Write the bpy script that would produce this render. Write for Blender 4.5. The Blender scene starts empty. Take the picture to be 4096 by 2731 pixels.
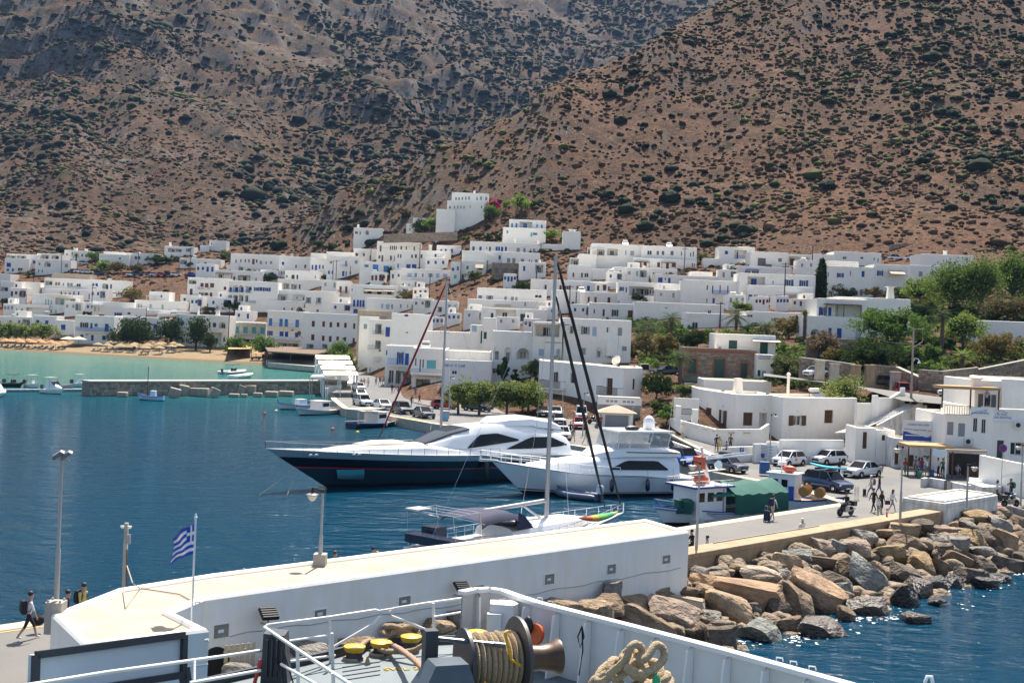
import bpy,bmesh,math,random
import numpy as np
from mathutils import Matrix,Vector
sc=bpy.context.scene
COL=sc.collection
random.seed(7)
RAD=math.radians
ORD=['first','second','third','fourth','fifth','sixth','seventh','eighth','ninth','tenth','eleventh','twelfth','thirteenth','fourteenth','fifteenth','sixteenth','seventeenth','eighteenth','nineteenth','twentieth']+['twenty-'+s for s in('first','second','third','fourth','fifth','sixth','seventh','eighth','ninth')]+['thirtieth']+[t+'-'+s for t in('thirty','forty')for s in('first','second','third','fourth','fifth','sixth','seventh','eighth','ninth')]
# camera
F,YP,CZ,ROLL=5000.0,1291.0,14.2,RAD(2.3)
cam=bpy.data.cameras.new('camera');cam_o=bpy.data.objects.new('camera',cam);COL.objects.link(cam_o)
cam.sensor_width=36;cam.lens=36*F/4096;cam.shift_y=-(1365.5-YP)/4096
cam.clip_start=.1;cam.clip_end=20000
cam_o.matrix_world=Matrix.Translation((0,0,CZ))@Matrix.Rotation(RAD(90),4,'X')@Matrix.Rotation(ROLL,4,'Z')
sc.camera=cam_o
# sky, sun, exposure
SUN_EL,SUN_AZ=RAD(59),RAD(9)
w=bpy.data.worlds.new('World');sc.world=w;w.use_nodes=True
nt=w.node_tree;sky=nt.nodes.new('ShaderNodeTexSky');sky.sky_type='NISHITA';sky.sun_disc=False
sky.sun_elevation=SUN_EL;sky.sun_rotation=SUN_AZ;sky.air_density=1.0;sky.dust_density=2.2;sky.ozone_density=.6
nt.links.new(sky.outputs[0],nt.nodes['Background'].inputs[0]);nt.nodes['Background'].inputs[1].default_value=.095
sun=bpy.data.lights.new('sun','SUN');sun.energy=4.7;sun.angle=RAD(.53);sun.color=(1,.94,.84)
sun_o=bpy.data.objects.new('sun',sun);COL.objects.link(sun_o)
sd=Vector((math.sin(SUN_AZ)*math.cos(SUN_EL),math.cos(SUN_AZ)*math.cos(SUN_EL),math.sin(SUN_EL)))
sun_o.rotation_euler=sd.to_track_quat('Z','Y').to_euler();sun_o.location=(0,0,200)
vs=sc.view_settings;vs.view_transform='Standard';vs.look='None';vs.exposure=1.12;vs.gamma=1
try:vs.use_curve_mapping=False
except Exception:pass
try:
 sc.cycles.max_bounces=6;sc.cycles.diffuse_bounces=3;sc.cycles.glossy_bounces=3;sc.cycles.transmission_bounces=4
 sc.cycles.volume_bounces=0;sc.cycles.caustics_reflective=False;sc.cycles.caustics_refractive=False
except Exception:pass
# photo pixels -> places
cr,sr=math.cos(ROLL),math.sin(ROLL)
def ab(x,y):
 p,q=x-2048,YP-y
 return p*cr-q*sr,p*sr+q*cr
def W(x,y,z=1.2):
 a,b=ab(x,y);d=(z-CZ)*F/b
 return Vector((a*d/F,d,z))
def At(x,y,d):
 a,b=ab(x,y);return Vector((a*d/F,d,CZ+b*d/F))
def PX(p):
 a,b=F*p[0]/p[1],F*(p[2]-CZ)/p[1]
 return 2048+a*cr+b*sr,YP+a*sr-b*cr
# noise
_T=np.random.RandomState(3).rand(256,256)
def vnoise(x,y):
 x=np.asarray(x,float);y=np.asarray(y,float)
 i=np.floor(x).astype(int);j=np.floor(y).astype(int);fx=x-i;fy=y-j
 fx=fx*fx*(3-2*fx);fy=fy*fy*(3-2*fy);g=lambda a,b:_T[a&255,b&255]
 return(g(i,j)*(1-fx)+g(i+1,j)*fx)*(1-fy)+(g(i,j+1)*(1-fx)+g(i+1,j+1)*fx)*fy
def fbm(x,y,oct=5,gain=.5):
 s=0;a=1;t=0;x=np.asarray(x,float);y=np.asarray(y,float)
 for k in range(oct):
  s=s+a*(vnoise(x*2**k+k*17.3,y*2**k+k*9.1)*2-1);t+=a;a*=gain
 return s/t
# materials
MATS={}
def mat(name,col,rough=.6,metal=0,spec=.5,var=0,vscale=3.,bump=0,bscale=20.,col2=None,alpha=1,island=0,emis=None,coat=0,streak=0,objvar=0,bdist=.05):
 if name in MATS:return MATS[name]
 m=bpy.data.materials.new(name);m.use_nodes=True;MATS[name]=m
 n=m.node_tree.nodes;L=m.node_tree.links;b=n['Principled BSDF']
 b.inputs['Base Color'].default_value=(*col,1);b.inputs['Roughness'].default_value=rough
 b.inputs['Metallic'].default_value=metal;b.inputs['Specular IOR Level'].default_value=spec
 if coat:b.inputs['Coat Weight'].default_value=coat;b.inputs['Coat Roughness'].default_value=.06
 if alpha<1:b.inputs['Alpha'].default_value=alpha
 m.diffuse_color=(*col,1)
 src=None
 tc=n.new('ShaderNodeTexCoord')
 if var or col2:
  t=n.new('ShaderNodeTexNoise');t.inputs['Scale'].default_value=vscale;t.inputs['Detail'].default_value=6;t.inputs['Roughness'].default_value=.6
  L.new(tc.outputs['Object'],t.inputs['Vector'])
  r=n.new('ShaderNodeValToRGB');r.color_ramp.elements[0].position=.3;r.color_ramp.elements[1].position=.72
  c2=col2 or tuple(c*(1-var)for c in col)
  r.color_ramp.elements[0].color=(*c2,1);r.color_ramp.elements[1].color=(*col,1)
  L.new(t.outputs['Fac'],r.inputs['Fac']);src=r.outputs['Color']
 if streak:
  mp=n.new('ShaderNodeMapping');mp.inputs['Scale'].default_value=(1.3,1.3,.35);L.new(tc.outputs['Object'],mp.inputs['Vector'])
  t=n.new('ShaderNodeTexNoise');t.inputs['Scale'].default_value=1.6;t.inputs['Detail'].default_value=5;L.new(mp.outputs[0],t.inputs['Vector'])
  r=n.new('ShaderNodeValToRGB');r.color_ramp.elements[0].position=.33;r.color_ramp.elements[1].position=.6
  v=1-streak;r.color_ramp.elements[0].color=(v,v*.97,v*.9,1);r.color_ramp.elements[1].color=(1,1,1,1);L.new(t.outputs['Fac'],r.inputs['Fac'])
  mx=n.new('ShaderNodeMixRGB');mx.blend_type='MULTIPLY';mx.inputs[0].default_value=1
  if src:L.new(src,mx.inputs[1])
  else:mx.inputs[1].default_value=(*col,1)
  L.new(r.outputs[0],mx.inputs[2]);src=mx.outputs[0]
 if island or objvar:
  if island:g=n.new('ShaderNodeNewGeometry');o=g.outputs['Random Per Island'];amt=island
  else:g=n.new('ShaderNodeObjectInfo');o=g.outputs['Random'];amt=objvar
  mr=n.new('ShaderNodeMapRange');mr.inputs['To Min'].default_value=1-amt;mr.inputs['To Max'].default_value=1+amt;L.new(o,mr.inputs['Value'])
  hs=n.new('ShaderNodeHueSaturation');hs.inputs['Color'].default_value=(*col,1)
  if src:L.new(src,hs.inputs['Color'])
  L.new(mr.outputs[0],hs.inputs['Value']);src=hs.outputs[0]
 if src:L.new(src,b.inputs['Base Color'])
 if bump:
  t=n.new('ShaderNodeTexNoise');t.inputs['Scale'].default_value=bscale;t.inputs['Detail'].default_value=4;L.new(tc.outputs['Object'],t.inputs['Vector'])
  bp=n.new('ShaderNodeBump');bp.inputs['Strength'].default_value=bump;bp.inputs['Distance'].default_value=bdist
  L.new(t.outputs['Fac'],bp.inputs['Height']);L.new(bp.outputs[0],b.inputs['Normal'])
 if emis:b.inputs['Emission Color'].default_value=(*emis,1);b.inputs['Emission Strength'].default_value=1
 return m
white=mat('whitewash',(.90,.87,.815),.85,var=.05,vscale=.7,bump=.15,bscale=6,streak=.03,objvar=.04)
white2=mat('whitewash_worn',(.78,.77,.74),.85,var=.12,vscale=1.3,bump=.25,bscale=9,streak=.38)
cream=mat('cream_roof',(.37,.285,.19),.9,col2=(.42,.36,.285),vscale=.55,bump=.2,bscale=12)
roofm=mat('roof_screed',(.72,.66,.56),.9,var=.16,vscale=.5,bump=.1)
glass_d=mat('window_glass',(.02,.025,.03),.08,spec=.7)
blue=mat('blue_paint',(.015,.07,.36),.5,var=.15,objvar=.2)
blue2=mat('light_blue_paint',(.05,.22,.55),.5,var=.15,objvar=.15)
green_p=mat('green_paint',(.006,.07,.055),.5,var=.15)
pale_g=mat('pale_green_paint',(.36,.47,.38),.6,var=.1)
grey_p=mat('grey_paint',(.32,.34,.36),.6,var=.1,objvar=.15)
red_p=mat('red_brown_paint',(.16,.03,.022),.55,var=.2,objvar=.25)
brown_w=mat('brown_wood',(.11,.045,.02),.6,var=.35,vscale=9)
orange_p=mat('orange_wood',(.42,.2,.05),.6,var=.15)
turq_p=mat('turquoise_paint',(.15,.45,.45),.5)
stone_m=mat('fieldstone',(.36,.28,.21),.9,col2=(.22,.17,.13),vscale=2.2,bump=.5,bscale=7,island=.35)
stone_g=mat('stone_mortar',(.27,.22,.17),.95,var=.3,vscale=3,bump=.4)
concrete=mat('concrete',(.44,.41,.36),.9,var=.22,vscale=.8,bump=.2,bscale=14,streak=.12)
concrete_y=mat('tan_concrete',(.40,.29,.175),.9,col2=(.30,.22,.14),vscale=.9,bump=.3,bscale=10,streak=.18)
pave=mat('quay_paving',(.165,.157,.14),.9,col2=(.12,.115,.107),vscale=.22,bump=.15,bscale=8)
asphalt=mat('asphalt',(.10,.10,.10),.9,col2=(.135,.133,.128),vscale=.3,bump=.1)
metal_g=mat('galvanised_steel',(.42,.40,.38),.45,metal=.4,var=.12,vscale=5)
chrome=mat('polished_steel',(.7,.7,.7),.2,metal=1)
black=mat('black_plastic',(.012,.012,.014),.45)
tyre=mat('tyre_rubber',(.012,.012,.012),.8)
wpaint=mat('white_paint',(.80,.80,.80),.3,coat=.3,var=.04,vscale=2)
gel=mat('white_gelcoat',(.82,.82,.81),.22,coat=.5,var=.04,vscale=1.2)
navy=mat('navy_paint',(.006,.014,.045),.25,coat=.5)
bark=mat('bark',(.14,.10,.07),.9,var=.4,vscale=6,bump=.5)
pole_w=mat('weathered_pole',(.10,.065,.045),.9,var=.3,vscale=5)
rope_m=mat('hawser_rope',(.60,.47,.31),.95,col2=(.42,.31,.19),vscale=26,bump=.9,bscale=60)
# mesh building
class MB:
 def __init__(s):s.v=[];s.f=[];s.m=[]
 def add(s,vs,fs,m=0):
  o=len(s.v);s.v+=[tuple(p)for p in vs];s.f+=[tuple(i+o for i in f)for f in fs];s.m+=[m]*len(fs);return s
 def box(s,x0,y0,z0,x1,y1,z1,m=0):
  return s.add([(x0,y0,z0),(x1,y0,z0),(x1,y1,z0),(x0,y1,z0),(x0,y0,z1),(x1,y0,z1),(x1,y1,z1),(x0,y1,z1)],[(3,2,1,0),(4,5,6,7),(0,1,5,4),(1,2,6,5),(2,3,7,6),(3,0,4,7)],m)
 def obox(s,p,q,w,h,up=(0,0,1),m=0):
  p=Vector(p);q=Vector(q);d=(q-p).normalized();u=Vector(up)
  sd_=d.cross(u);sd_=(sd_.normalized()if sd_.length>1e-4 else Vector((1,0,0)))*w/2;u=sd_.cross(d).normalized()*h/2
  vs_=[c+e+g for c in(p,q)for e,g in((-sd_,-u),(sd_,-u),(sd_,u),(-sd_,u))]
  return s.add(vs_,[(3,2,1,0),(4,5,6,7),(0,1,5,4),(1,2,6,5),(2,3,7,6),(3,0,4,7)],m)
 def tube(s,pts,r,n=6,m=0,cap=True):
  pts=[Vector(p)for p in pts];rs=r if isinstance(r,(list,tuple))else[r]*len(pts);o=[];vs_=[];fs=[]
  for i,p in enumerate(pts):
   d=(pts[min(i+1,len(pts)-1)]-pts[max(i-1,0)]).normalized()
   a=d.cross(Vector((0,0,1)))
   a=a.normalized()if a.length>.05 else d.cross(Vector((1,0,0))).normalized()
   b=d.cross(a)
   for k in range(n):
    t=2*math.pi*k/n;vs_.append(p+(a*math.cos(t)+b*math.sin(t))*rs[i])
  for i in range(len(pts)-1):
   for k in range(n):
    fs.append((i*n+k,i*n+(k+1)%n,(i+1)*n+(k+1)%n,(i+1)*n+k))
  if cap:fs.append(tuple(range(n-1,-1,-1)));e=(len(pts)-1)*n;fs.append(tuple(range(e,e+n)))
  return s.add(vs_,fs,m)
 def lathe(s,prof,n=16,c=(0,0,0),M=None,m=0):
  vs_=[];fs=[];M=M or Matrix.Translation(c)
  for r,z in prof:
   for k in range(n):
    t=2*math.pi*k/n;vs_.append(M@Vector((r*math.cos(t),r*math.sin(t),z)))
  for i in range(len(prof)-1):
   for k in range(n):fs.append((i*n+k,i*n+(k+1)%n,(i+1)*n+(k+1)%n,(i+1)*n+k))
  fs.append(tuple(range(n-1,-1,-1)));e=(len(prof)-1)*n;fs.append(tuple(range(e,e+n)))
  return s.add(vs_,fs,m)
 def prism(s,poly,z0,z1,m=0,mtop=None):
  n=len(poly);vs_=[(p[0],p[1],z0)for p in poly]+[(p[0],p[1],z1)for p in poly]
  fs=[(i,(i+1)%n,n+(i+1)%n,n+i)for i in range(n)]+[tuple(range(n-1,-1,-1))]
  s.add(vs_,fs,m);o=len(s.v)-2*n;s.f.append(tuple(o+n+i for i in range(n)));s.m.append(m if mtop is None else mtop);return s
 def xprism(s,poly,M,t,m=0):
  n=len(poly);vs_=[M@Vector((p[0],0,p[1]))for p in poly]+[M@Vector((p[0],t,p[1]))for p in poly]
  return s.add(vs_,[(i,(i+1)%n,n+(i+1)%n,n+i)for i in range(n)]+[tuple(range(n)),tuple(range(2*n-1,n-1,-1))],m)
 def loft(s,rings,m=0,closed=True,caps=True):
  n=len(rings[0]);vs_=[p for r in rings for p in r];fs=[]
  for i in range(len(rings)-1):
   for k in range(n if closed else n-1):
    fs.append((i*n+k,i*n+(k+1)%n,(i+1)*n+(k+1)%n,(i+1)*n+k))
  if caps:fs.append(tuple(range(n-1,-1,-1)));e=(len(rings)-1)*n;fs.append(tuple(range(e,e+n)))
  return s.add(vs_,fs,m)
 def ell(s,c,r,n=10,k=6,m=0,M=None):
  prof=[(max(1e-3,math.sin(math.pi*i/k)),-math.cos(math.pi*i/k))for i in range(k+1)]
  return s.lathe(prof,n,M=(M or Matrix.Translation(c))@Matrix.Diagonal((*r,1)),m=m)
 def build(s,name,mats,parent=None,smooth=None,loc=None,rz=0):
  me=bpy.data.meshes.new(name);me.from_pydata(s.v,[],s.f)
  for m_ in(mats if isinstance(mats,(list,tuple))else[mats]):me.materials.append(m_)
  if any(s.m):me.polygons.foreach_set('material_index',s.m)
  if smooth:
   me.shade_smooth()
   try:me.set_sharp_from_angle(angle=RAD(smooth))
   except Exception:pass
  bm=bmesh.new();bm.from_mesh(me);bmesh.ops.recalc_face_normals(bm,faces=bm.faces);bm.to_mesh(me);bm.free()
  return obj(name,me,parent,loc,rz)
def obj(name,me,parent=None,loc=None,rz=0,scale=None):
 o=bpy.data.objects.new(name,me);COL.objects.link(o)
 if parent:o.parent=parent
 if loc is not None:o.location=loc
 if rz:o.rotation_euler=(0,0,rz)
 if scale is not None:o.scale=scale
 return o
def tag(o,label=None,cat=None,group=None,kind=None):
 if label:o['label']=label
 if cat:o['category']=cat
 if group:o['group']=group
 if kind:o['kind']=kind
 return o
def thing(name,label,cat,loc=(0,0,0),rz=0,group=None):
 o=bpy.data.objects.new(name,None);COL.objects.link(o);o.empty_display_size=.3
 o.location=loc;o.rotation_euler=(0,0,rz);return tag(o,label,cat,group)
def struct(name,mb,mats,smooth=None):return tag(mb.build(name,mats,None,smooth),kind='structure')
def np_mesh(name,V,Q,mats,smooth=False,tri=False):
 me=bpy.data.meshes.new(name);k=Q.shape[1]
 me.vertices.add(len(V));me.vertices.foreach_set('co',np.asarray(V,np.float32).ravel())
 me.loops.add(Q.size);me.loops.foreach_set('vertex_index',np.asarray(Q,np.int32).ravel())
 me.polygons.add(len(Q));me.polygons.foreach_set('loop_start',np.arange(0,Q.size,k,dtype=np.int32));me.polygons.foreach_set('loop_total',np.full(len(Q),k,np.int32))
 for m_ in(mats if isinstance(mats,(list,tuple))else[mats]):me.materials.append(m_)
 me.update(calc_edges=True);me.validate()
 if smooth:me.shade_smooth()
 return me
# terrain
def zpix(x,y,d):return At(x,y,d).z
COLS={-1500:[('z',-4,330),('z',0,372),('z',1.3,386),('z',3,402),('z',10,440),('z',20,490),('z',30,540),('z',38,590)],0:[('z',-4,330),('z',0,373),('z',1.3,386),('z',2.2,398),(1250,450),(1150,500),(1080,540),(1020,590)],700:[('z',-4,310),('z',0,350),('z',1.3,364),('z',2.6,385),(1250,430),(1150,470),(1050,520),(1000,560)],1200:[('z',-4,300),('z',0,339),('z',1.2,352),('z',2.4,384),(1250,430),(1150,465),(1050,510),(1000,540)],1420:[('z',-4,215),('z',1.0,310),('z',2.0,345),(1330,372),(1250,408),(1150,445),(1050,480),(1000,505)],1600:[('z',-4,172),('z',1.0,200),('z',1.05,240),(1420,300),(1340,340),(1250,380),(1150,420),(1048,455),(1000,480)],2000:[('z',-4,158),('z',1.0,178),('z',1.1,190),(1500,215),(1400,255),(1300,300),(1230,335),(1130,375),(1050,410),(990,440)],2400:[('z',-4,146),('z',1.0,162),('z',1.1,172),(1480,195),(1440,215),(1370,250),(1250,310),(1110,370),(1000,420)],2800:[('z',-4,127),('z',1.0,142),('z',1.1,150),(1620,163),(1530,185),(1450,205),(1350,240),(1250,290),(1150,340),(1060,380),(1000,410)],3400:[('z',-4,112),('z',1.0,135),('z',1.1,156),(1590,168),(1480,190),(1400,215),(1300,255),(1200,300),(1100,345),(1020,380)],3700:[('z',-4,100),('z',.9,118),('z',1.0,140),(1575,158),(1540,166),(1440,192),(1300,243),(1150,305),(1020,372)],4096:[('z',-4,100),('z',.9,118),('z',1.0,128),('z',6.2,150),(1540,165),(1440,190),(1300,240),(1150,300),(1020,370)],5000:[('z',-4,100),('z',.9,118),('z',1.0,128),('z',6.5,150),('z',9,165),('z',12,190),('z',18,240),('z',28,300),('z',41,370)],7500:[('z',-4,100),('z',.9,118),('z',1.0,128),('z',6.5,150),('z',9,165),('z',12,190),('z',18,240),('z',28,300),('z',41,370)]}
RIDGE=[(700,1060),(870,1010),(1132,905),(1393,783),(1567,697),(1706,600),(1880,540),(2037,470),(2141,374),(2350,261),(2612,122),(2855,0),(3300,-200),(3800,-380),(5000,-500),(7500,-500)]
YA=np.concatenate([np.arange(85,240,1.6),np.arange(240,470,2.0),np.geomspace(470,980,210)])
UA=np.concatenate([np.linspace(-1.0,-.44,40),np.linspace(-.435,.435,470),np.linspace(.44,1.0,40)])
def colprof(x,pts):
 P=[]
 for q in pts:
  if q[0]=='z':P.append((q[2],q[1]))
  else:P.append((q[1],zpix(x,q[0],q[1])))
 d0,z0=P[-1]
 ry=np.interp(x,[r[0]for r in RIDGE],[r[1]for r in RIDGE])
 if x<800:P+=[(d0+40,z0+3),(d0+120,z0-15),(d0+500,z0-90)]
 else:
  e=ab(x,ry)[1]/F;sl=.60
  dr=(z0-sl*d0-CZ)/(e-sl)if e<sl-.02 else 900
  dr=max(d0+20,min(dr,930));zr=CZ+e*dr
  for t in(.25,.5,.75):P.append((d0+(dr-d0)*t,z0+(zr-z0)*(t**1.12)))
  P+=[(dr,zr),(dr+40,zr-14),(dr+400,zr-260)]
 a=ab(x,1250)[0]/F
 return a,np.interp(YA,[p[0]for p in P],[p[1]for p in P])
_c=[colprof(x,p)for x,p in sorted(COLS.items())]
_cu=np.array([c[0]for c in _c]);_cz=np.array([c[1]for c in _c])
ZA=np.array([np.interp(UA,_cu,_cz[:,j])for j in range(len(YA))]).T
def ridge_fix():
 for i,u in enumerate(UA):
  x=2048+u*F
  if x<830 or x>5200:continue
  ry=np.interp(x,[r[0]for r in RIDGE],[r[1]for r in RIDGE]);e=ab(x,ry)[1]/F
  el=(ZA[i]-CZ)/YA;k=np.argmax(el);f=e/el[k]
  if x<1000:f=1+(f-1)*(x-830)/170.
  s=np.clip((YA-YA[k]*.72)/(YA[k]*.28),0,1);s=s*s*(3-2*s)
  ZA[i]=CZ+(ZA[i]-CZ)*(1+(f-1)*s)
ridge_fix()
ker=np.array([1,4,6,4,1])/16.
def smooth_y(Z,n):
 for _ in range(n):
  Zp=np.pad(Z,((0,0),(2,2)),mode='edge');Z=sum(ker[k]*Zp[:,k:k+Z.shape[1]]for k in range(5))
 return Z
def smooth_u(Z,n):
 for _ in range(n):
  Zp=np.pad(Z,((2,2),(0,0)),mode='edge');Z=sum(ker[k]*Zp[k:k+Z.shape[0]]for k in range(5))
 return Z
ZA=smooth_u(smooth_y(ZA,3),3)
XXA=UA[:,None]*YA[None,:];YYA=np.broadcast_to(YA[None,:],XXA.shape)
_hs=np.clip((ZA-34)/30.,0,1)
ZA=ZA+_hs*(fbm(XXA/70.,YYA/110.,5,.52)*9+np.abs(fbm(XXA/24.,YYA/50.,3))*-2.5+fbm(XXA/6.,YYA/6.,3)*1.1)+np.clip((ZA-3)/8.,0,1)*fbm(XXA/14.,YYA/14.,3)*.5
def hA(X,Y):
 u=np.asarray(X,float)/np.asarray(Y,float);i=np.clip(np.searchsorted(UA,u)-1,0,len(UA)-2);j=np.clip(np.searchsorted(YA,Y)-1,0,len(YA)-2)
 fu=np.clip((u-UA[i])/(UA[i+1]-UA[i]),0,1);fy=np.clip((Y-YA[j])/(YA[j+1]-YA[j]),0,1)
 return(ZA[i,j]*(1-fu)+ZA[i+1,j]*fu)*(1-fy)+(ZA[i,j+1]*(1-fu)+ZA[i+1,j+1]*fu)*fy
def hit(x,y,d0=128,d1=900):
 a,b=ab(x,y);D=np.arange(d0,d1,1.0);zr=CZ+b*D/F;zt=hA(a*D/F,D)
 k=np.nonzero(zt>=zr)[0]
 return float(D[k[0]])if len(k)else 500.
def gz(x,y):return float(hA(x,y))
def ground(x,y,d0=128):
 d=hit(x,y,d0);p=At(x,y,d);return Vector((p.x,p.y,gz(p.x,p.y)))
# the higher mountain behind
MB_COL={-1600:[(1020,600),(900,660),(800,720),(600,840),(420,960),(300,1060),(150,1110),(0,1190),(-300,1400),(-700,1700)],0:[(1030,590),(900,680),(800,740),(600,860),(420,985),(320,1070),(170,1110),(0,1180),(-300,1400),(-700,1700)],400:[(1040,570),(900,680),(700,800),(500,940),(330,1050),(260,1090),(100,1130),(0,1200),(-300,1430),(-700,1750)],1000:[(1000,560),(900,690),(783,780),(600,910),(400,1070),(230,1190),(120,1230),(0,1330),(-300,1560),(-700,1850)],1500:[(900,640),(783,820),(620,930),(450,1010),(260,1220),(120,1400),(0,1500),(-300,1700),(-700,1950)],1800:[(760,800),(650,950),(500,1150),(350,1260),(200,1420),(0,1700),(-300,1950),(-700,2200)],2250:[(560,900),(400,1180),(280,1420),(150,1700),(0,1900),(-300,2200),(-700,2450)],2700:[(300,1100),(150,1700),(0,2050),(-300,2300),(-700,2500)],3400:[(200,1200),(0,2100),(-300,2400),(-700,2600)],6000:[(200,1200),(0,2100),(-300,2400),(-700,2600)]}
YB=np.geomspace(540,2700,330);UB=np.concatenate([np.linspace(-.8,-.44,30),np.linspace(-.435,.2,400),np.linspace(.21,.75,30)])
_c=[]
for x,pts in sorted(MB_COL.items()):
 P=[(d,zpix(x,y,d))for y,d in pts];d0,z0=P[0];P=[(d0-300,z0-170)]+P
 _c.append((ab(x,1250)[0]/F,np.interp(YB,[p[0]for p in P],[p[1]for p in P])))
_cu=np.array([c[0]for c in _c]);_cz=np.array([c[1]for c in _c])
ZB=np.array([np.interp(UB,_cu,_cz[:,j])for j in range(len(YB))]).T
ZB=smooth_u(smooth_y(ZB,4),8)
XXB=UB[:,None]*YB[None,:];YYB=np.broadcast_to(YB[None,:],XXB.shape)
_k=np.clip((YYB-560)/500.,0,1)
_q=XXB*.86+YYB*.5;_r=XXB*-.5+YYB*.86
ZB=ZB+(.25+.75*_k)*(fbm(_q/170.,_r/330.,5,.5)*46-np.abs(fbm(_q/95.+7,_r/260.,4))*34+np.abs(fbm(XXB/40.,YYB/60.,4))*9+fbm(XXB/11.,YYB/11.,3)*2.2)
_cl=fbm(XXB/130.+3,YYB/160.+5,3)
_m=np.clip(((ZB-150)/80.),0,1)*np.clip((.22-UB[:,None])*6,0,1)
_st=ZB/30.+_cl*2.2;_fr=_st-np.floor(_st);ZB=ZB+_m*(np.clip(_fr*1.7-.35,0,1)-_fr)*22
def hB(X,Y):
 u=np.asarray(X,float)/np.asarray(Y,float);i=np.clip(np.searchsorted(UB,u)-1,0,len(UB)-2);j=np.clip(np.searchsorted(YB,Y)-1,0,len(YB)-2)
 fu=np.clip((u-UB[i])/(UB[i+1]-UB[i]),0,1);fy=np.clip((Y-YB[j])/(YB[j+1]-YB[j]),0,1)
 return(ZB[i,j]*(1-fu)+ZB[i+1,j]*fu)*(1-fy)+(ZB[i,j+1]*(1-fu)+ZB[i+1,j+1]*fu)*fy
def land_mat(name,soil,dry,rock,scrubc,sand=None,rock_lo=.60,scr=.5):
 m=bpy.data.materials.new(name);m.use_nodes=True;n=m.node_tree.nodes;L=m.node_tree.links;b=n['Principled BSDF'];b.inputs['Roughness'].default_value=.95;b.inputs['Specular IOR Level'].default_value=.1
 g=n.new('ShaderNodeNewGeometry')
 def noise(scale,det=6,rough=.6,off=0):
  t=n.new('ShaderNodeTexNoise');t.inputs['Scale'].default_value=scale;t.inputs['Detail'].default_value=det;t.inputs['Roughness'].default_value=rough
  mp=n.new('ShaderNodeMapping');mp.inputs['Location'].default_value=(off,off*.7,0);L.new(g.outputs['Position'],mp.inputs[0]);L.new(mp.outputs[0],t.inputs['Vector']);return t.outputs['Fac']
 def ramp(f,p0,p1):
  r=n.new('ShaderNodeMapRange');r.inputs['From Min'].default_value=p0;r.inputs['From Max'].default_value=p1;r.clamp=True;L.new(f,r.inputs['Value']);return r.outputs[0]
 def mix(f,c1,c2):
  x=n.new('ShaderNodeMixRGB');L.new(f,x.inputs[0])
  for c,i in((c1,1),(c2,2)):
   if isinstance(c,tuple):x.inputs[i].default_value=(*c,1)
   else:L.new(c,x.inputs[i])
  return x.outputs[0]
 def math_(op,a,b_):
  x=n.new('ShaderNodeMath');x.operation=op
  for c,i in((a,0),(b_,1)):
   if isinstance(c,(int,float)):x.inputs[i].default_value=c
   else:L.new(c,x.inputs[i])
  return x.outputs[0]
 c=mix(ramp(noise(.02,8),.38,.62),soil,dry)
 c=mix(ramp(noise(.55,5,.7,40),.42,.6),c,tuple(v*.55 for v in dry))
 c=mix(ramp(noise(1.6,4,.7,90),.50,.62),c,tuple(min(1,v*1.25)for v in soil))
 sx=n.new('ShaderNodeSeparateXYZ');L.new(g.outputs['Normal'],sx.inputs[0])
 steep=ramp(sx.outputs['Z'],.80,.58)
 pat=ramp(noise(.016,9,.68,200),rock_lo,rock_lo+.09);spk=ramp(noise(.35,6,.75,300),.5,.6)
 rk=math_('MAXIMUM',math_('MULTIPLY',steep,ramp(noise(.06,8,.7,22),.3,.6)),math_('MULTIPLY',pat,spk))
 rc=mix(ramp(noise(.5,6,.7,60),.35,.65),tuple(v*.55 for v in rock),rock)
 c=mix(rk,c,rc)
 vo=n.new('ShaderNodeTexVoronoi');vo.inputs['Scale'].default_value=.8;L.new(g.outputs['Position'],vo.inputs['Vector'])
 st=math_('MULTIPLY',ramp(vo.outputs['Distance'],.26,.18),ramp(noise(.045,5,.6,500),.50,.64))
 c=mix(st,c,tuple(min(.7,v*1.35)for v in rock))
 gm=math_('MULTIPLY',ramp(noise(.11,7,.7,700),scr,scr+.10),.75)
 c=mix(gm,c,scrubc)
 if sand:
  z=n.new('ShaderNodeSeparateXYZ');L.new(g.outputs['Position'],z.inputs[0])
  c=mix(math_('MULTIPLY',ramp(z.outputs['Z'],3.4,2.4),ramp(z.outputs['Y'],305,335)),c,mix(ramp(noise(.25,6),.35,.65),sand,tuple(v*.86 for v in sand)))
  c=mix(math_('MULTIPLY',ramp(z.outputs['Z'],.55,.30),ramp(z.outputs['Y'],305,335)),c,tuple(v*.55 for v in sand))
 L.new(c,b.inputs['Base Color'])
 bp=n.new('ShaderNodeBump');bp.inputs['Strength'].default_value=.9;bp.inputs['Distance'].default_value=.8;L.new(noise(.7,6,.7,11),bp.inputs['Height']);L.new(bp.outputs[0],b.inputs['Normal'])
 return m
land_a=land_mat('dry_hillside',(.145,.073,.040),(.072,.046,.031),(.19,.17,.15),(.032,.037,.013),sand=(.28,.205,.12),rock_lo=.62,scr=.57)
land_b=land_mat('rocky_mountain',(.115,.060,.034),(.056,.037,.024),(.165,.157,.155),(.020,.024,.010),rock_lo=.47,scr=.50)
def polar(name,U,Y,Z,m):
 X=U[:,None]*Y[None,:];V=np.stack([X,np.broadcast_to(Y[None,:],X.shape),Z],-1).reshape(-1,3)
 i=np.arange(len(U)-1)[:,None];j=np.arange(len(Y)-1)[None,:];k=len(Y)
 q=np.stack([i*k+j,(i+1)*k+j,(i+1)*k+j+1,i*k+j+1],-1).reshape(-1,4)
 return tag(obj(name,np_mesh(name,V,q,m,smooth=True)),kind='structure')
hill_o=polar('hill',UA,YA,ZA,land_a)
mount_o=polar('mountain',UB,YB,ZB,land_b)
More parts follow.
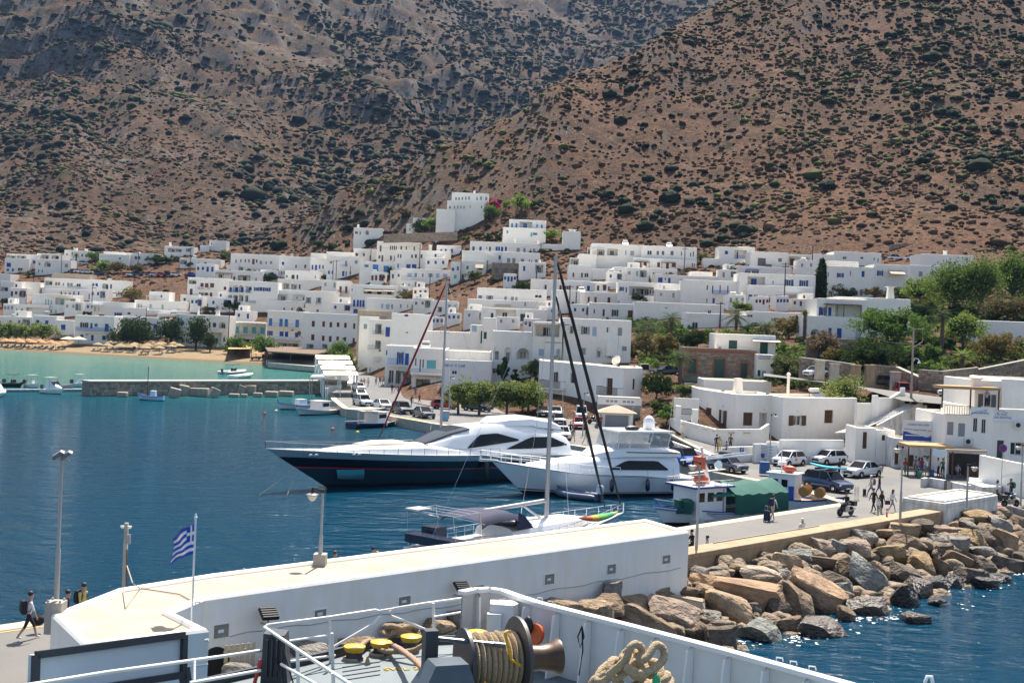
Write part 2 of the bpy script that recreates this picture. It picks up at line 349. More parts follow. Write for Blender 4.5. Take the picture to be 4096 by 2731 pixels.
# sea
def sea_mat():
 m=bpy.data.materials.new('sea_water');m.use_nodes=True;n=m.node_tree.nodes;L=m.node_tree.links;b=n['Principled BSDF']
 b.inputs['IOR'].default_value=1.33;b.inputs['Specular IOR Level'].default_value=.075;b.inputs['Roughness'].default_value=.08
 g=n.new('ShaderNodeNewGeometry');s=n.new('ShaderNodeSeparateXYZ');L.new(g.outputs['Position'],s.inputs[0])
 def noise(sc_,det,rough,st=(1,1,1)):
  t=n.new('ShaderNodeTexNoise');t.inputs['Scale'].default_value=sc_;t.inputs['Detail'].default_value=det;t.inputs['Roughness'].default_value=rough
  mp=n.new('ShaderNodeMapping');mp.inputs['Scale'].default_value=st;mp.inputs['Rotation'].default_value=(0,0,.35);L.new(g.outputs['Position'],mp.inputs[0]);L.new(mp.outputs[0],t.inputs['Vector']);return t.outputs['Fac']
 r=n.new('ShaderNodeValToRGB');mr=n.new('ShaderNodeMapRange');mr.inputs['From Min'].default_value=40;mr.inputs['From Max'].default_value=380;L.new(s.outputs['Y'],mr.inputs['Value'])
 nz=noise(.03,5,.6);ma=n.new('ShaderNodeMath');ma.operation='MULTIPLY_ADD';ma.inputs[1].default_value=.22;L.new(nz,ma.inputs[0]);L.new(mr.outputs[0],ma.inputs[2])
 e=r.color_ramp.elements;e[0].position=.1;e[0].color=(0,.029,.060,1);e[1].position=1.08 if False else 1.0;e[1].color=(.06,.18,.15,1)
 for p,c in((.42,(0,.036,.068)),(.56,(0,.060,.086)),(.64,(.018,.125,.122)),(.85,(.035,.155,.142))):
  k=e.new(p);k.color=(*c,1)
 L.new(ma.outputs[0],r.inputs['Fac']);L.new(r.outputs[0],b.inputs['Base Color'])
 def bump(h,stn,dist,prev=None):
  p=n.new('ShaderNodeBump');p.inputs['Strength'].default_value=stn;p.inputs['Distance'].default_value=dist;L.new(h,p.inputs['Height'])
  if prev:
   L.new(prev,p.inputs['Normal']);k=n.new('ShaderNodeMapRange');k.inputs['From Min'].default_value=.35;k.inputs['From Max'].default_value=.65;k.inputs['To Min'].default_value=stn*.35;k.inputs['To Max'].default_value=stn*1.25;L.new(noise(.022,3,.5,(.4,1,1)),k.inputs['Value']);L.new(k.outputs[0],p.inputs['Strength'])
  return p.outputs[0]
 q=bump(noise(.5,3,.55,(.5,1,1)),.9,.8);q=bump(noise(1.7,4,.6,(.55,1,1)),.9,.38,q);q=bump(noise(5.5,3,.6,(.7,1,1)),.7,.09,q)
 L.new(q,b.inputs['Normal']);return m
sea_m=sea_mat()
mb=MB();mb.add([(-1500,-300,0),(1500,-300,0),(1500,700,0),(-1500,700,0)],[(0,1,2,3)]);struct('sea',mb,sea_m)
mb=MB();mb.add([(-1500,-300,-4.5),(1500,-300,-4.5),(1500,700,-4.5),(-1500,700,-4.5)],[(0,1,2,3)]);struct('sea_bed',mb,mat('sea_bed_sand',(.3,.27,.2),.9))
# quay, jetty
JA=W(0,2497,1.2);JB=W(3350,2018,1.2);JU=(JB-JA).normalized();JN=Vector((JU.y,-JU.x,0))
def J(a,b,z=1.2):p=JA+JU*a+JN*b;return Vector((p.x,p.y,z))
QE=[W(*p)for p in((3365,2010),(3157,1947),(2925,1903),(2760,1868),(2640,1840),(2350,1790),(2000,1735),(1720,1692),(1612,1673),(1430,1641),(1370,1632),(1327,1598),(1313,1575))]
QB=[W(1345,1560),W(1400,1540),W(1418,1500),W(1400,1470)]
j_end=J(62,10.4)
quay_poly=[tuple(p[:2])for p in QE]+[tuple(p[:2])for p in QB]+[(-30,330),(30,330),(60,175),(130,170),(170,120),(90,112),(60,112),tuple(j_end[:2])]
mb=MB();mb.prism(quay_poly[::-1],-4,1.2,0,1);struct('quay',mb,[concrete,pave])
mb=MB();mb.prism([tuple(J(a,b)[:2])for a,b in((-60,0),(-60,16),(0,16),(0,10.4),(64,10.4),((QE[0]-JA).dot(JU)+.4,0))][::1],-4,1.196,0,1);struct('jetty',mb,[concrete,pave])
mb=MB();E=[J(-58,.02),J(20,.02),J(40,.02),QE[0]]
def strip(mb,pts,wd,z,m=0):
 for p,q in zip(pts[:-1],pts[1:]):
  d=(q-p).normalized();nn=Vector((d.y,-d.x,0))*wd
  mb.add([(p.x,p.y,z),(q.x,q.y,z),(q.x+nn.x,q.y+nn.y,z),(p.x+nn.x,p.y+nn.y,z)],[(0,1,2,3)],m)
strip(mb,E,.9,1.204);strip(mb,QE[::-1],-.9,1.206)if False else None
struct('jetty_edge',mb,mat('worn_coping',(.50,.42,.30),.9,var=.2,vscale=1))
mb=MB();strip(mb,[Vector((p.x,p.y,0))for p in QE],.9,1.205);struct('quay_edge',mb,MATS['worn_coping'])
mb=MB();strip(mb,[J(-58,1.15),J(20,1.15),J(44,1.15)],.12,1.207);strip(mb,[W(1600,1667),W(1725,1690)],.5,1.212);strip(mb,[W(1385,1631),W(1600,1667)],.12,1.212)
struct('kerb_line',mb,mat('faded_yellow_paint',(.55,.40,.08),.8,var=.4,vscale=2))
mb=MB();rd=[W(*p)for p in((3560,1940),(3290,1905),(3050,1880),(2830,1850),(2600,1805),(2350,1745),(2000,1690),(1720,1650),(1560,1622),(1430,1600))]
rb=[W(*p)for p in((1500,1560),(1640,1590),(1700,1612),(1960,1668),(2300,1730),(2560,1790),(2760,1815),(2960,1845),(3120,1872),(3420,1895),(3640,1920))]
mb.prism([tuple(p[:2])for p in rd+rb],1.15,1.204);struct('road',mb,asphalt)
mb=MB();mb.prism([tuple(W(*p)[:2])for p in((1630,1588),(1650,1610),(1700,1622),(1760,1630),(1830,1620),(1830,1570),(1740,1572),(1660,1575))][::-1],1.1,1.32);struct('pavement',mb,pave)
mb=MB();mb.prism([tuple(W(*p)[:2])for p in((1437,1505),(1428,1560),(1500,1560),(1640,1588),(1580,1535),(1490,1478),(1455,1462))][::-1],1.1,1.205);struct('street',mb,asphalt)
# scrub on the slopes
def ico(sub,seed,jit,flat=.0):
 bm=bmesh.new();bmesh.ops.create_icosphere(bm,subdivisions=sub,radius=1);r=random.Random(seed)
 for v in bm.verts:
  f=1+r.uniform(-jit,jit);v.co*=f;v.co.z=max(v.co.z,-.35)
 bm.faces.ensure_lookup_table();V=np.array([v.co[:]for v in bm.verts]);Fc=np.array([[v.index for v in f.verts]for f in bm.faces]);bm.free();return V,Fc
def scatter(name,P,S,mats,shapes,label,cat,rs):
 VV=[];FF=[];o=0;n=len(P)
 pick=rs.randint(0,len(shapes),n);ang=rs.rand(n)*6.283
 for k,(V,Fc)in enumerate(shapes):
  idx=np.nonzero(pick==k)[0]
  if not len(idx):continue
  c,s_=np.cos(ang[idx])[:,None],np.sin(ang[idx])[:,None]
  x=V[None,:,0]*S[idx,0:1];y=V[None,:,1]*S[idx,1:2];z=V[None,:,2]*S[idx,2:3]
  v=np.stack([x*c-y*s_+P[idx,0:1],x*s_+y*c+P[idx,1:2],z+P[idx,2:3]],-1).reshape(-1,3)
  f=(Fc[None]+(np.arange(len(idx))*len(V))[:,None,None]+o).reshape(-1,Fc.shape[1]);VV.append(v);FF.append(f);o+=len(v)
 me=np_mesh(name,np.concatenate(VV),np.concatenate(FF),mats);return tag(obj(name,me),label,cat,None,'stuff')
scrub_d=mat('juniper_green',(.015,.021,.009),.9,spec=.1,island=.4,col2=(.009,.013,.006),vscale=.6)
scrub_o=mat('olive_scrub',(.062,.074,.018),.9,spec=.1,island=.45)
scrub_b=mat('dry_phrygana',(.092,.055,.032),.95,spec=.1,island=.45)
rs=np.random.RandomState(11)
SH0=[ico(1,30+k,.3)for k in range(8)];SH1=[ico(2,50+k,.34)for k in range(8)];SH2=[ico(3,80+k,.2)for k in range(6)]
def pts_on(n,u0,u1,y0,y1,hfn,zmin,mask):
 u=rs.uniform(u0,u1,n);y=np.sqrt(rs.uniform(y0**2,y1**2,n));x=u*y;z=hfn(x,y);m=rs.rand(n)<mask(x,y,z);m&=z>zmin
 return np.stack([x,y,z],-1)[m]
mk=lambda x,y,z:np.clip((fbm(x/55.,y/75.,4)+.10)*2.3+np.clip((z-70)/160.,0,.5),.05,1)*np.clip((z-36)/10.,0,1)
PA=pts_on(10000,-.30,.46,400,900,hA,37,mk);R=rs.gamma(1.6,.46,len(PA))+.35
order=np.argsort(-(R/PA[:,1]));big=[k for k in order if PA[k,0]/PA[k,1]<.42 and PA[k,1]<760][:170];rest=np.setdiff1d(np.arange(len(PA)),big)
MESH2=[]
for V,Fc in SH2:
 me=np_mesh('shrub',V,Fc,scrub_d);MESH2.append(me)
for k in big:
 o=obj('shrub',MESH2[k%6],loc=(PA[k,0],PA[k,1],PA[k,2]),rz=k*1.7,scale=(R[k]*1.15,R[k]*1.05,R[k]*.85));tag(o,'dark green rounded shrub on the steep brown slope of the right-hand hill','shrub','dark shrubs on the right-hand hill')
scatter('hill_scrub',PA[rest],np.stack([R[rest]*1.1,R[rest]*1.05,R[rest]*.9],-1),scrub_d,SH1,'smaller dark shrubs scattered thickly over the right-hand hill','scrub',rs)
mk2=lambda x,y,z:np.clip((fbm(x/40.+9,y/50.,4)+.12)*2.6,.04,1)*np.clip((z-36)/12.,0,1)
PO=pts_on(15000,-.32,.46,400,880,hA,37,mk2);R=rs.gamma(1.4,.32,len(PO))+.25
scatter('olive_scrub',PO,np.stack([R*1.3,R*1.2,R*.75],-1),scrub_o,SH1,'low olive green scrub spreading over the right-hand hill','scrub',rs)
mk3=lambda x,y,z:np.clip((z-20)/14.,0,1)*np.clip(.75+fbm(x/30.,y/30.,3),.25,1)
PP=pts_on(30000,-.44,.46,360,720,hA,20,mk3);R=rs.gamma(5,.11,len(PP))+.15
scatter('dry_brush',PP,np.stack([R*1.2,R*1.2,R*.85],-1),scrub_b,SH0,'dry brown cushion brush covering the lower hillside','scrub',rs)
mkB=lambda x,y,z:np.clip((fbm(x/120.+4,y/150.,5)+.2)*2.4+np.clip((z-200)/500.,0,.3),.10,1)
PB=pts_on(52000,-.46,.20,580,2100,hB,30,mkB);R=(rs.gamma(1.7,.62,len(PB))+.5)*(.8+PB[:,1]/3500.)
scatter('mountain_scrub',PB,np.stack([R*1.15,R*1.1,R*.9],-1),scrub_d,SH0,'dark scrub in patches over the far mountain','scrub',rs)
PB2=pts_on(13000,-.46,.18,580,1500,hB,30,lambda x,y,z:np.clip((fbm(x/80.+8,y/90.,4)+.1)*2.4,.03,1));R=rs.gamma(2,.45,len(PB2))+.4
scatter('green_scrub',PB2,np.stack([R*1.2,R*1.1,R*.7],-1),scrub_o,SH0,'low green scrub in patches over the far mountain','scrub',rs)
PB3=pts_on(24000,-.46,.1,570,1150,hB,30,lambda x,y,z:np.clip(.6+fbm(x/40.,y/40.,3),.2,1));R=rs.gamma(3,.22,len(PB3))+.25
scatter('mountain_brush',PB3,np.stack([R*1.2,R*1.2,R*.8],-1),scrub_b,SH0,'dry brown brush covering the lower mountain slopes','scrub',rs)
# air between: one even volume round everything
def haze():
 m=bpy.data.materials.new('haze_air');m.use_nodes=True;n=m.node_tree.nodes;L=m.node_tree.links;n.remove(n['Principled BSDF'])
 v=n.new('ShaderNodeVolumePrincipled');v.inputs['Color'].default_value=(.36,.6,1,1);v.inputs['Density'].default_value=.000045;v.inputs['Anisotropy'].default_value=-.1
 L.new(v.outputs[0],n['Material Output'].inputs['Volume'])
 b=MB();b.box(-2600,-40,-6,2600,2750,900);tag(b.build('haze',m),'thin bluish haze in front of the far mountain','haze',None,'stuff')
HAZE=True
if HAZE:haze()
# houses
REG={1:(0,950,2.851),2:(700,950,2.851),3:(1400,750,2.851),4:(2150,950,2.851),5:(2850,950,2.851),6:(3300,950,2.851),7:(1400,1250,2.851),8:(2150,1350,2.851),9:(2600,1450,2.851),10:(3300,1450,2.851),0:(0,0,1)}
SHC={'b':blue,'B':blue2,'g':green_p,'G':pale_g,'y':grey_p,'r':red_p,'n':orange_p,'w':brown_w,'t':turq_p,'p':mat('pale_blue_paint',(.40,.52,.62),.6),'k':None,'m':mat('grey_metal_door',(.13,.13,.14),.6)}
_um={}
def unit(kind,c):
 key=(kind,c)
 if key in _um:return _um[key]
 b=MB()
 if kind=='shutter':
  b.box(-.5,-.03,0,.5,.06,1,0)
  for x0,x1 in((-.46,-.02),(.02,.46)):
   b.box(x0,-.055,.03,x1,-.03,.09);b.box(x0,-.055,.91,x1,-.03,.97);b.box(x0,-.055,.09,x0+.06,-.03,.91);b.box(x1-.06,-.055,.09,x1,-.03,.91)
   for k in range(7):z=.12+k*.112;b.add([(x0+.06,-.034,z),(x1-.06,-.034,z),(x1-.06,-.056,z+.07),(x0+.06,-.056,z+.07)],[(0,1,2,3)])
  me=b.build('u',SHC[c]).data
 elif kind=='leaf':
  b.box(0,-.05,0,1,0,1)
  for k in range(7):z=.08+k*.125;b.box(.12,-.065,z,.88,-.05,z+.05)
  me=b.build('u',SHC[c]).data
 elif kind=='frame':
  for q in((-.5,0,-.42,1),(.42,0,.5,1),(-.42,0,.42,.06),(-.42,.94,.42,1),(-.03,.06,.03,.94)):b.box(q[0],-.03,q[1],q[2],.05,q[3])
  me=b.build('u',SHC[c]or wpaint).data
 elif kind=='pane':
  b.box(-.43,0,.05,.43,.02,.95);me=b.build('u',glass_d).data
 bpy.data.objects.remove(bpy.data.objects[-1]if False else[o for o in bpy.data.objects if o.data is me][0]);_um[key]=me;return me
class Front:
 def __init__(s,reg,x0,y1,d,yaw=0):
  s.ox,s.oy,s.sc=REG[reg];s.P0=At(*s.pix(x0,y1),d);c,q=math.cos(RAD(yaw)),math.sin(RAD(yaw));s.ex=Vector((c,q,0));s.ey=Vector((-q,c,0));s.yaw=RAD(yaw)
 def pix(s,x,y):return s.ox+x/s.sc,s.oy+y/s.sc
 def loc(s,x,y,off=0):
  a,b=ab(*s.pix(x,y));di=Vector((a/F,1,b/F));P=s.P0+s.ey*off;t=(P-Vector((0,0,CZ))).dot(s.ey)/di.dot(s.ey);p=Vector((0,0,CZ))+di*t
  return(p-s.P0).dot(s.ex),p.z
 def world(s,lx,ly,z):p=s.P0+s.ex*lx+s.ey*ly;return Vector((p.x,p.y,z))
def cutwall(b,w,z0,z1,holes,m=0):
 xs=sorted({0,w}|{h[0]for h in holes}|{h[2]for h in holes});zs=sorted({z0,z1}|{h[1]for h in holes}|{h[3]for h in holes})
 xs=[x for x in xs if 0<=x<=w];zs=[z for z in zs if z0<=z<=z1]
 for i in range(len(xs)-1):
  for j in range(len(zs)-1):
   cx,cz=(xs[i]+xs[i+1])/2,(zs[j]+zs[j+1])/2
   if not any(h[0]<cx<h[2]and h[1]<cz<h[3]for h in holes):b.add([(xs[i],0,zs[j]),(xs[i+1],0,zs[j]),(xs[i+1],0,zs[j+1]),(xs[i],0,zs[j+1])],[(0,1,2,3)],m)
 for h in holes:
  x0,a,x1,c,t=h[:5]
  b.add([(x0,0,a),(x0,t,a),(x0,t,c),(x0,0,c)],[(0,1,2,3)],m);b.add([(x1,0,a),(x1,t,a),(x1,t,c),(x1,0,c)],[(3,2,1,0)],m)
  b.add([(x0,0,a),(x1,0,a),(x1,t,a),(x0,t,a)],[(3,2,1,0)],m);b.add([(x0,0,c),(x1,0,c),(x1,t,c),(x0,t,c)],[(0,1,2,3)],m)
  b.add([(x0,t,a),(x1,t,a),(x1,t,c),(x0,t,c)],[(0,1,2,3)],m)
  if len(h)>5 and h[5]:
   r=(x1-x0)/2;cx=(x0+x1)/2;zc=max(a,c-r);N=8
   for sgn in(-1,1):
    arc=[(cx+sgn*r*math.cos(math.pi/2*k/N),zc+(c-zc)*math.sin(math.pi/2*k/N))for k in range(N+1)]
    cor=(cx+sgn*r,c)
    for k in range(N):
     p,q=arc[k],arc[k+1];b.add([(cor[0],.001,cor[1]),(p[0],.001,p[1]),(q[0],.001,q[1])],[(0,1,2)],m);b.add([(p[0],0,p[1]),(q[0],0,q[1]),(q[0],t,q[1]),(p[0],t,p[1])],[(0,1,2,3)],m)
def window(E,fr,lx,z,w,h,c,rec):
 """closed shutter, open shutters with glass, or glass"""
 base=E.location
 def put(name,me,x,y,zz,sx,sz,par=None):
  p=fr.world(x,y,zz)-base;o=obj(name,me,E,p,fr.yaw,(sx,1,sz));return o
 cl=c[0]
 if cl=='k' or cl=='e':
  o=put('window',unit('frame','k'),lx+w/2,rec-.06,z,w,h);p=obj('pane',unit('pane','k'),o)
 elif w>1.12*h or c.endswith('o'):
  o=put('window',unit('frame','k'),lx+w/2,rec-.06,z,w*.5,h);obj('pane',unit('pane','k'),o)
  for x in(lx,lx+w*.75):l=obj('shutter',unit('leaf',cl),E,fr.world(x,-.03,z)-base,fr.yaw,(w*.25,1,h))
 else:put('shutter' if h<1.75 else 'door',unit('shutter',cl),lx+w/2,rec-.08,z,w,h)
ALLH=[];EXT=14
def mass(E,fr,reg,x0,y0,x1,y1,wins='',dep=7.,off=0.,m=None,rm=None,low=None,par=.3,sides=True):
 w0,zb=fr.loc(x0,y1,off);w1,_=fr.loc(x1,y1,off);_,zt=fr.loc((x0+x1)/2,y0,off);w=w1-w0
 zl=min(zb,min(gz(*fr.world(w0+w*t,off+dep*k,0)[:2])for t in(0,1)for k in(0,.5)))-.8 if low is None else zb-low
 b=MB();holes=[];wl=[]
 for t in wins.split():
  q=t.split(',');X,Y,w_,h_=map(float,q[:4]);c=q[4]
  a0,zt_=fr.loc(X,Y+h_/2,off)[0]-w0,fr.loc(X+w_/2,Y,off)[1];a1,zb_=fr.loc(X+w_,Y+h_/2,off)[0]-w0,fr.loc(X+w_/2,Y+h_,off)[1]
  a0=max(.05,a0);a1=min(w-.05,a1);zt_=min(zt-.12,zt_);zb_=max(zl+.05,zb_)
  if a1-a0<.15 or zt_-zb_<.15:continue
  if c[0]=='V':holes.append((a0,zb_,a1,zt_,min(2.2,dep*.4)))
  elif c[0]=='A':holes.append((a0,zb_,a1,zt_,min(1.6,dep*.3)if(a1-a0)>1.4 else.35,True))
  else:holes.append((a0,zb_,a1,zt_,.55 if c[0]=='e' else.16))if not(w_>1.12*h_ or c.endswith('o'))or c[0]in 'ke' else holes.append((a0+(a1-a0)*.25,zb_,a1-(a1-a0)*.25,zt_,.16))
  wl.append((a0,zb_,a1-a0,zt_-zb_,c))
 cutwall(b,w,zl,zt,holes)
 t=.22;zr=zt-par
 b.add([(0,0,zl),(0,dep,zl),(0,dep,zt),(0,0,zt)],[(0,1,2,3)]);b.add([(w,0,zl),(w,dep,zl),(w,dep,zt),(w,0,zt)],[(3,2,1,0)]);b.add([(0,dep,zl),(w,dep,zl),(w,dep,zt),(0,dep,zt)],[(3,2,1,0)])
 o_=[(0,0),(w,0),(w,dep),(0,dep)];i_=[(t,t),(w-t,t),(w-t,dep-t),(t,dep-t)]
 for k in range(4):
  p,q,r,s_=o_[k],o_[(k+1)%4],i_[(k+1)%4],i_[k]
  b.add([(*p,zt),(*q,zt),(*r,zt+.03),(*s_,zt+.03)],[(0,1,2,3)]);b.add([(*s_,zt+.03),(*r,zt+.03),(*r,zr),(*s_,zr)],[(0,1,2,3)])
 base=E.location;P=fr.world(w0,off,0)-Vector((base.x,base.y,base.z))
 b.build('wall',m or white,E,None,P,fr.yaw)
 r=MB();r.add([(t,t,zr+.01),(w-t,t,zr+.01),(w-t,dep-t,zr+.01),(t,dep-t,zr+.01)],[(0,1,2,3)]);r.build('roof',rm or roofm,E,None,P,fr.yaw)
 f2=Front.__new__(Front);f2.__dict__=dict(fr.__dict__);f2.P0=fr.P0+fr.ex*w0+fr.ey*off
 for a,z,ww,hh,c in wl:
  if c[0]=='V':
   dp=min(2.2,dep*.4);cc=(c[1]if len(c)>1 else 'k');n=max(1,int(ww/2.6))
   for k in range(n):window(E,f2,a+ww*(k+.3)/n,z+.02,min(1.3,ww*.45),min(2.1,hh*.82),cc,dp-.02)
  elif c[0]=='A':
   dp=min(1.6,dep*.3)if ww>1.4 else.35;window(E,f2,a+ww*.22,z+.02,ww*.56,min(hh*.7,2.1),(c[1]if len(c)>1 else 'k'),dp)
  else:window(E,f2,a,z,ww,hh,c,.55 if c[0]=='e' else.16)
 return f2,w,zt
def house(reg,label,ms,name='house',cat='house',d=None,yaw=0,**kw):
 x0,y0,x1,y1=ms[0][:4];ox,oy,s_=REG[reg]
 if d is None:d=hit(ox+(x0+x1)/2/s_,oy+(y1+EXT)/s_)
 d+=(len(ALLH)*.0437)%.9-kw.pop('dn',0)
 fr=Front(reg,x0,y1,d,yaw);E=thing(name,label,cat,(fr.P0.x,fr.P0.y,max(0,min(fr.P0.z,gz(fr.P0.x,fr.P0.y)))))
 E2=dict(E=E,fr=fr,reg=reg)
 for q in ms:
  op=dict(kw);op.update(q[5]if len(q)>5 else{});mass(E,fr,reg,*q[:4],q[4]if len(q)>4 else '',**op)
 ALLH.append(E2);return E2
def addpart(H,name,mb,mats,smooth=None):
 fr,E=H['fr'],H['E'];return mb.build(name,mats,E,smooth,Vector((fr.P0.x,fr.P0.y,0))-E.location,fr.yaw)
def chimney(H,x,y0,y1,w=.6,off=2.,tap=.75,n=4,m=None):
 fr=H['fr'];a,z1=fr.loc(x,y0,off);_,z0=fr.loc(x,y1,off);b=MB();r=w*.7
 b.lathe([(r,z0-.8),(r*tap,z1-.15),(r*1.05,z1-.15),(r*1.05,z1)],n,M=Matrix.Translation((a,off,0))@Matrix.Rotation(RAD(45),4,'Z'));return addpart(H,'chimney',b,m or white)
def balcony(H,x0,x1,y0,y1,m,out=1.1,off=0.,step=.14,solid=False):
 fr=H['fr'];a,zt=fr.loc(x0,y0,off-out);c,zb=fr.loc(x1,y1,off-out);_,zt=fr.loc((x0+x1)/2,y0,off-out);_,zb=fr.loc((x0+x1)/2,y1,off-out)
 b=MB();b.box(a,off-out,zb-.16,c,off,zb);addpart(H,'balcony_slab',b,white);b=MB()
 if solid:b.box(a,off-out,zb,c,off-out+.12,zt)
 else:
  b.box(a,off-out,zt-.05,c,off-out+.05,zt);b.box(a,off-out,zb+.06,c,off-out+.05,zb+.1)
  n=max(2,int((c-a)/step))
  for k in range(n+1):x=a+(c-a-.03)*k/n;b.box(x,off-out+.01,zb+.1,x+.03,off-out+.04,zt-.05)
  for x in(a,c-.04):b.box(x,off-out+.05,zt-.05,x+.04,off,zt);b.box(x,off-out+.05,zb+.06,x+.04,off,zb+.1)
 addpart(H,'railing',b,m)
def pergola(H,x0,x1,y0,y1,m,out=2.2,off=0.,thick=.12,posts=True,top=None,slope=0.):
 fr=H['fr'];a,zt=fr.loc(x0,y0,off-out);c,_=fr.loc(x1,y0,off-out);_,zb=fr.loc((x0+x1)/2,y1,off-out)
 b=MB();vs_=[(a,off-out,zt-slope),(c,off-out,zt-slope),(c,off-.01,zt),(a,off-.01,zt)];b.add(vs_+[(x,y,z-thick)for x,y,z in vs_],[(0,1,2,3),(7,6,5,4),(0,4,5,1),(1,5,6,2),(2,6,7,3),(3,7,4,0)]);addpart(H,'canopy',b,top or m)
 if posts:
  n=max(1,round((c-a)/2.8))
  for k in range(n+1):x=a+.05+(c-a-.22)*k/n;b=MB();b.box(x,off-out+.05,zb-.2,x+.12,off-out+.17,zt-slope-thick);addpart(H,'post',b,m)
acm=mat('ac_casing',(.70,.69,.65),.5)
def acunit(H,x,y,off=0.):
 fr=H['fr'];a,z=fr.loc(x,y,off-.35);b=MB();b.box(a-.42,off-.36,z-.3,a+.42,off-.02,z+.3);o=addpart(H,'air_conditioner',b,acm);b=MB();b.lathe([(.23,0),(.23,.02)],12,M=Matrix.Translation((a-.1,off-.36,z))@Matrix.Rotation(RAD(90),4,'X'));g=b.build('fan_grille',black,o)
def solar(H,x,y,off=3.):
 fr=H['fr'];a,z=fr.loc(x,y,off);b=MB();b.tube([(a-.7,off,z+.1),(a+.7,off,z+.1)],.26,10);o=addpart(H,'solar_heater',b,acm,40);b=MB()
 b.add([(a-.9,off-1.6,z-1.0),(a+.9,off-1.6,z-1.0),(a+.9,off-.2,z-.15),(a-.9,off-.2,z-.15)],[(0,1,2,3)]);b.box(a-.8,off-.05,z-1.1,a-.74,off,z);b.box(a+.74,off-.05,z-1.1,a+.8,off,z);b.build('collector',mat('solar_panel',(.05,.07,.10),.5,spec=.3),o)
def stairs(H,x0,y0,x1,y1,n,wd=1.2,off=0.,m=None):
 fr=H['fr'];a,za=fr.loc(x0,y0,off-wd);c,zc=fr.loc(x1,y1,off-wd);b=MB();b.xprism([(a,za),(c,zc),(c,zc-.9),(a,zc-.9)],Matrix.Translation((0,off-wd,0)),.14);addpart(H,'stair_wall',b,m or white)
 for k in range(n):
  t0,t1=k/n,(k+1)/n;b=MB();b.box(min(a+(c-a)*t0,a+(c-a)*t1),off-wd+.14,zc-1,max(a+(c-a)*t0,a+(c-a)*t1),off,za+(zc-za)*t1-.35);addpart(H,'step',b,m or white)
def stonework(name,fr_world,w,z0,z1,par,rs_,sx=.42,sz=.26,prd=.07,m=None,holes=()):
 """coursed rubble set proud of a wall: real stones, joined"""
 b=MB();z=z0
 while z<z1:
  hh=min(sz*rs_.uniform(.7,1.35),z1-z);x=0
  while x<w:
   ww=min(sx*rs_.uniform(.55,1.6),w-x);cx,cz=x+ww/2,z+hh/2
   if not any(h[0]-.05<cx+ww*.3 and cx-ww*.3<h[2]+.05 and h[1]<cz<h[3]for h in holes)and ww>.08 and hh>.05:
    e=rs_.uniform(.2,1)*prd;j=lambda:rs_.uniform(.01,.035)
    q=[(x+j(),z+j()),(x+ww-j(),z+j()),(x+ww-j(),z+hh-j()),(x+j(),z+hh-j())];vs_=[fr_world(p[0],.0,p[1])for p in q]+[fr_world(p[0]*.86+cx*.14,-e,p[1]*.86+cz*.14)for p in q]
    b.add(vs_,[(4,5,6,7),(0,1,5,4),(1,2,6,5),(2,3,7,6),(3,0,4,7)])
   x+=ww
  z+=hh
 o=b.build(name,m or stone_m,par);o['kind']='stuff';return o
# the village, left to right, top rows first
H={}
def hh(k,*a,**kw):H[k]=house(*a,**kw);return H[k]
hh('tl1',1,'white two-storey terraced house with blue corner windows at far left',[(50,238,330,392,'75,288,50,48,b 75,355,28,28,b 135,355,22,30,b 200,345,60,40,k'),(70,192,440,300,'78,205,105,42,V 190,205,110,42,V 345,262,60,35,m',dict(off=4)),(420,185,700,260,'475,200,80,45,V 590,205,80,40,Vr',dict(off=6))],dep=6)
hh('tl2',1,'white house with two arched openings above the upper car park',[(400,252,805,405,'437,275,26,42,A 505,275,75,60,A 740,300,34,42,y 435,362,12,40,k 475,365,14,38,k')])
hh('tl3',1,'white cube house with curved gable behind a palm tree',[(730,148,1018,268,'755,180,16,30,k 815,165,16,40,k 925,185,22,35,k 985,190,22,30,k')]);chimney(H['tl3'],865,120,150,1.6,n=10);chimney(H['tl3'],985,130,170,1.2)
hh('tl4',1,'long low white house with a roof terrace behind brown bushes',[(1125,192,1470,345,'1355,225,26,28,y 1150,260,100,28,V'),(1180,165,1420,215,'',dict(off=6))])
hh('tl5',1,'white house with dark glazed veranda beside two utility poles',[(1450,182,1805,302,'1535,213,32,36,m 1580,213,20,36,m 1675,215,15,16,k 1620,190,1,1,k')]);chimney(H['tl5'],1595,168,185,.5)
hh('tl6',1,'white upper house with columned porch and tall chimney',[(1872,102,2208,212,'1915,123,85,42,V 2005,130,66,34,V 2120,125,60,40,y')]);chimney(H['tl6'],1942,55,105,1.)
hh('tl7',2,'low white house with pillared porch below the white cube',[(50,242,520,335,'60,256,75,50,V 330,280,32,28,k 262,280,12,28,k')]);solar(H['tl7'],225,212)
hh('tl8',2,'plain white cube house standing alone on the slope',[(285,92,390,152),(390,35,585,112,'410,60,14,22,k',dict(off=2))],dep=6)
hh('m1',1,'long white hotel with arched ground floor under the stone car park wall',[(505,598,1440,712,'685,606,26,50,Ab 725,610,36,55,A 780,605,30,65,A 835,612,16,64,b 888,614,16,64,b 1010,640,18,65,b 1056,642,50,64,b 1165,647,30,38,b 1262,650,22,38,b'),(500,478,1445,625,'515,493,80,48,V 628,508,26,38,n 660,508,24,38,n 715,515,15,36,y 765,515,28,38,y 802,517,26,38,y 870,525,52,34,k 1056,522,20,40,b 1088,522,28,40,b 1165,527,70,62,Vb 1254,530,24,56,k',dict(off=4)),(590,415,1030,500,'',dict(off=9,m=cream))])
acunit(H['m1'],1300,630);balcony(H['m1'],1105,1380,688,716,blue2,1.);balcony(H['m1'],820,900,645,678,blue2,.8);balcony(H['m1'],770,920,555,575,grey_p,.6,off=4);solar(H['m1'],1250,480,8)
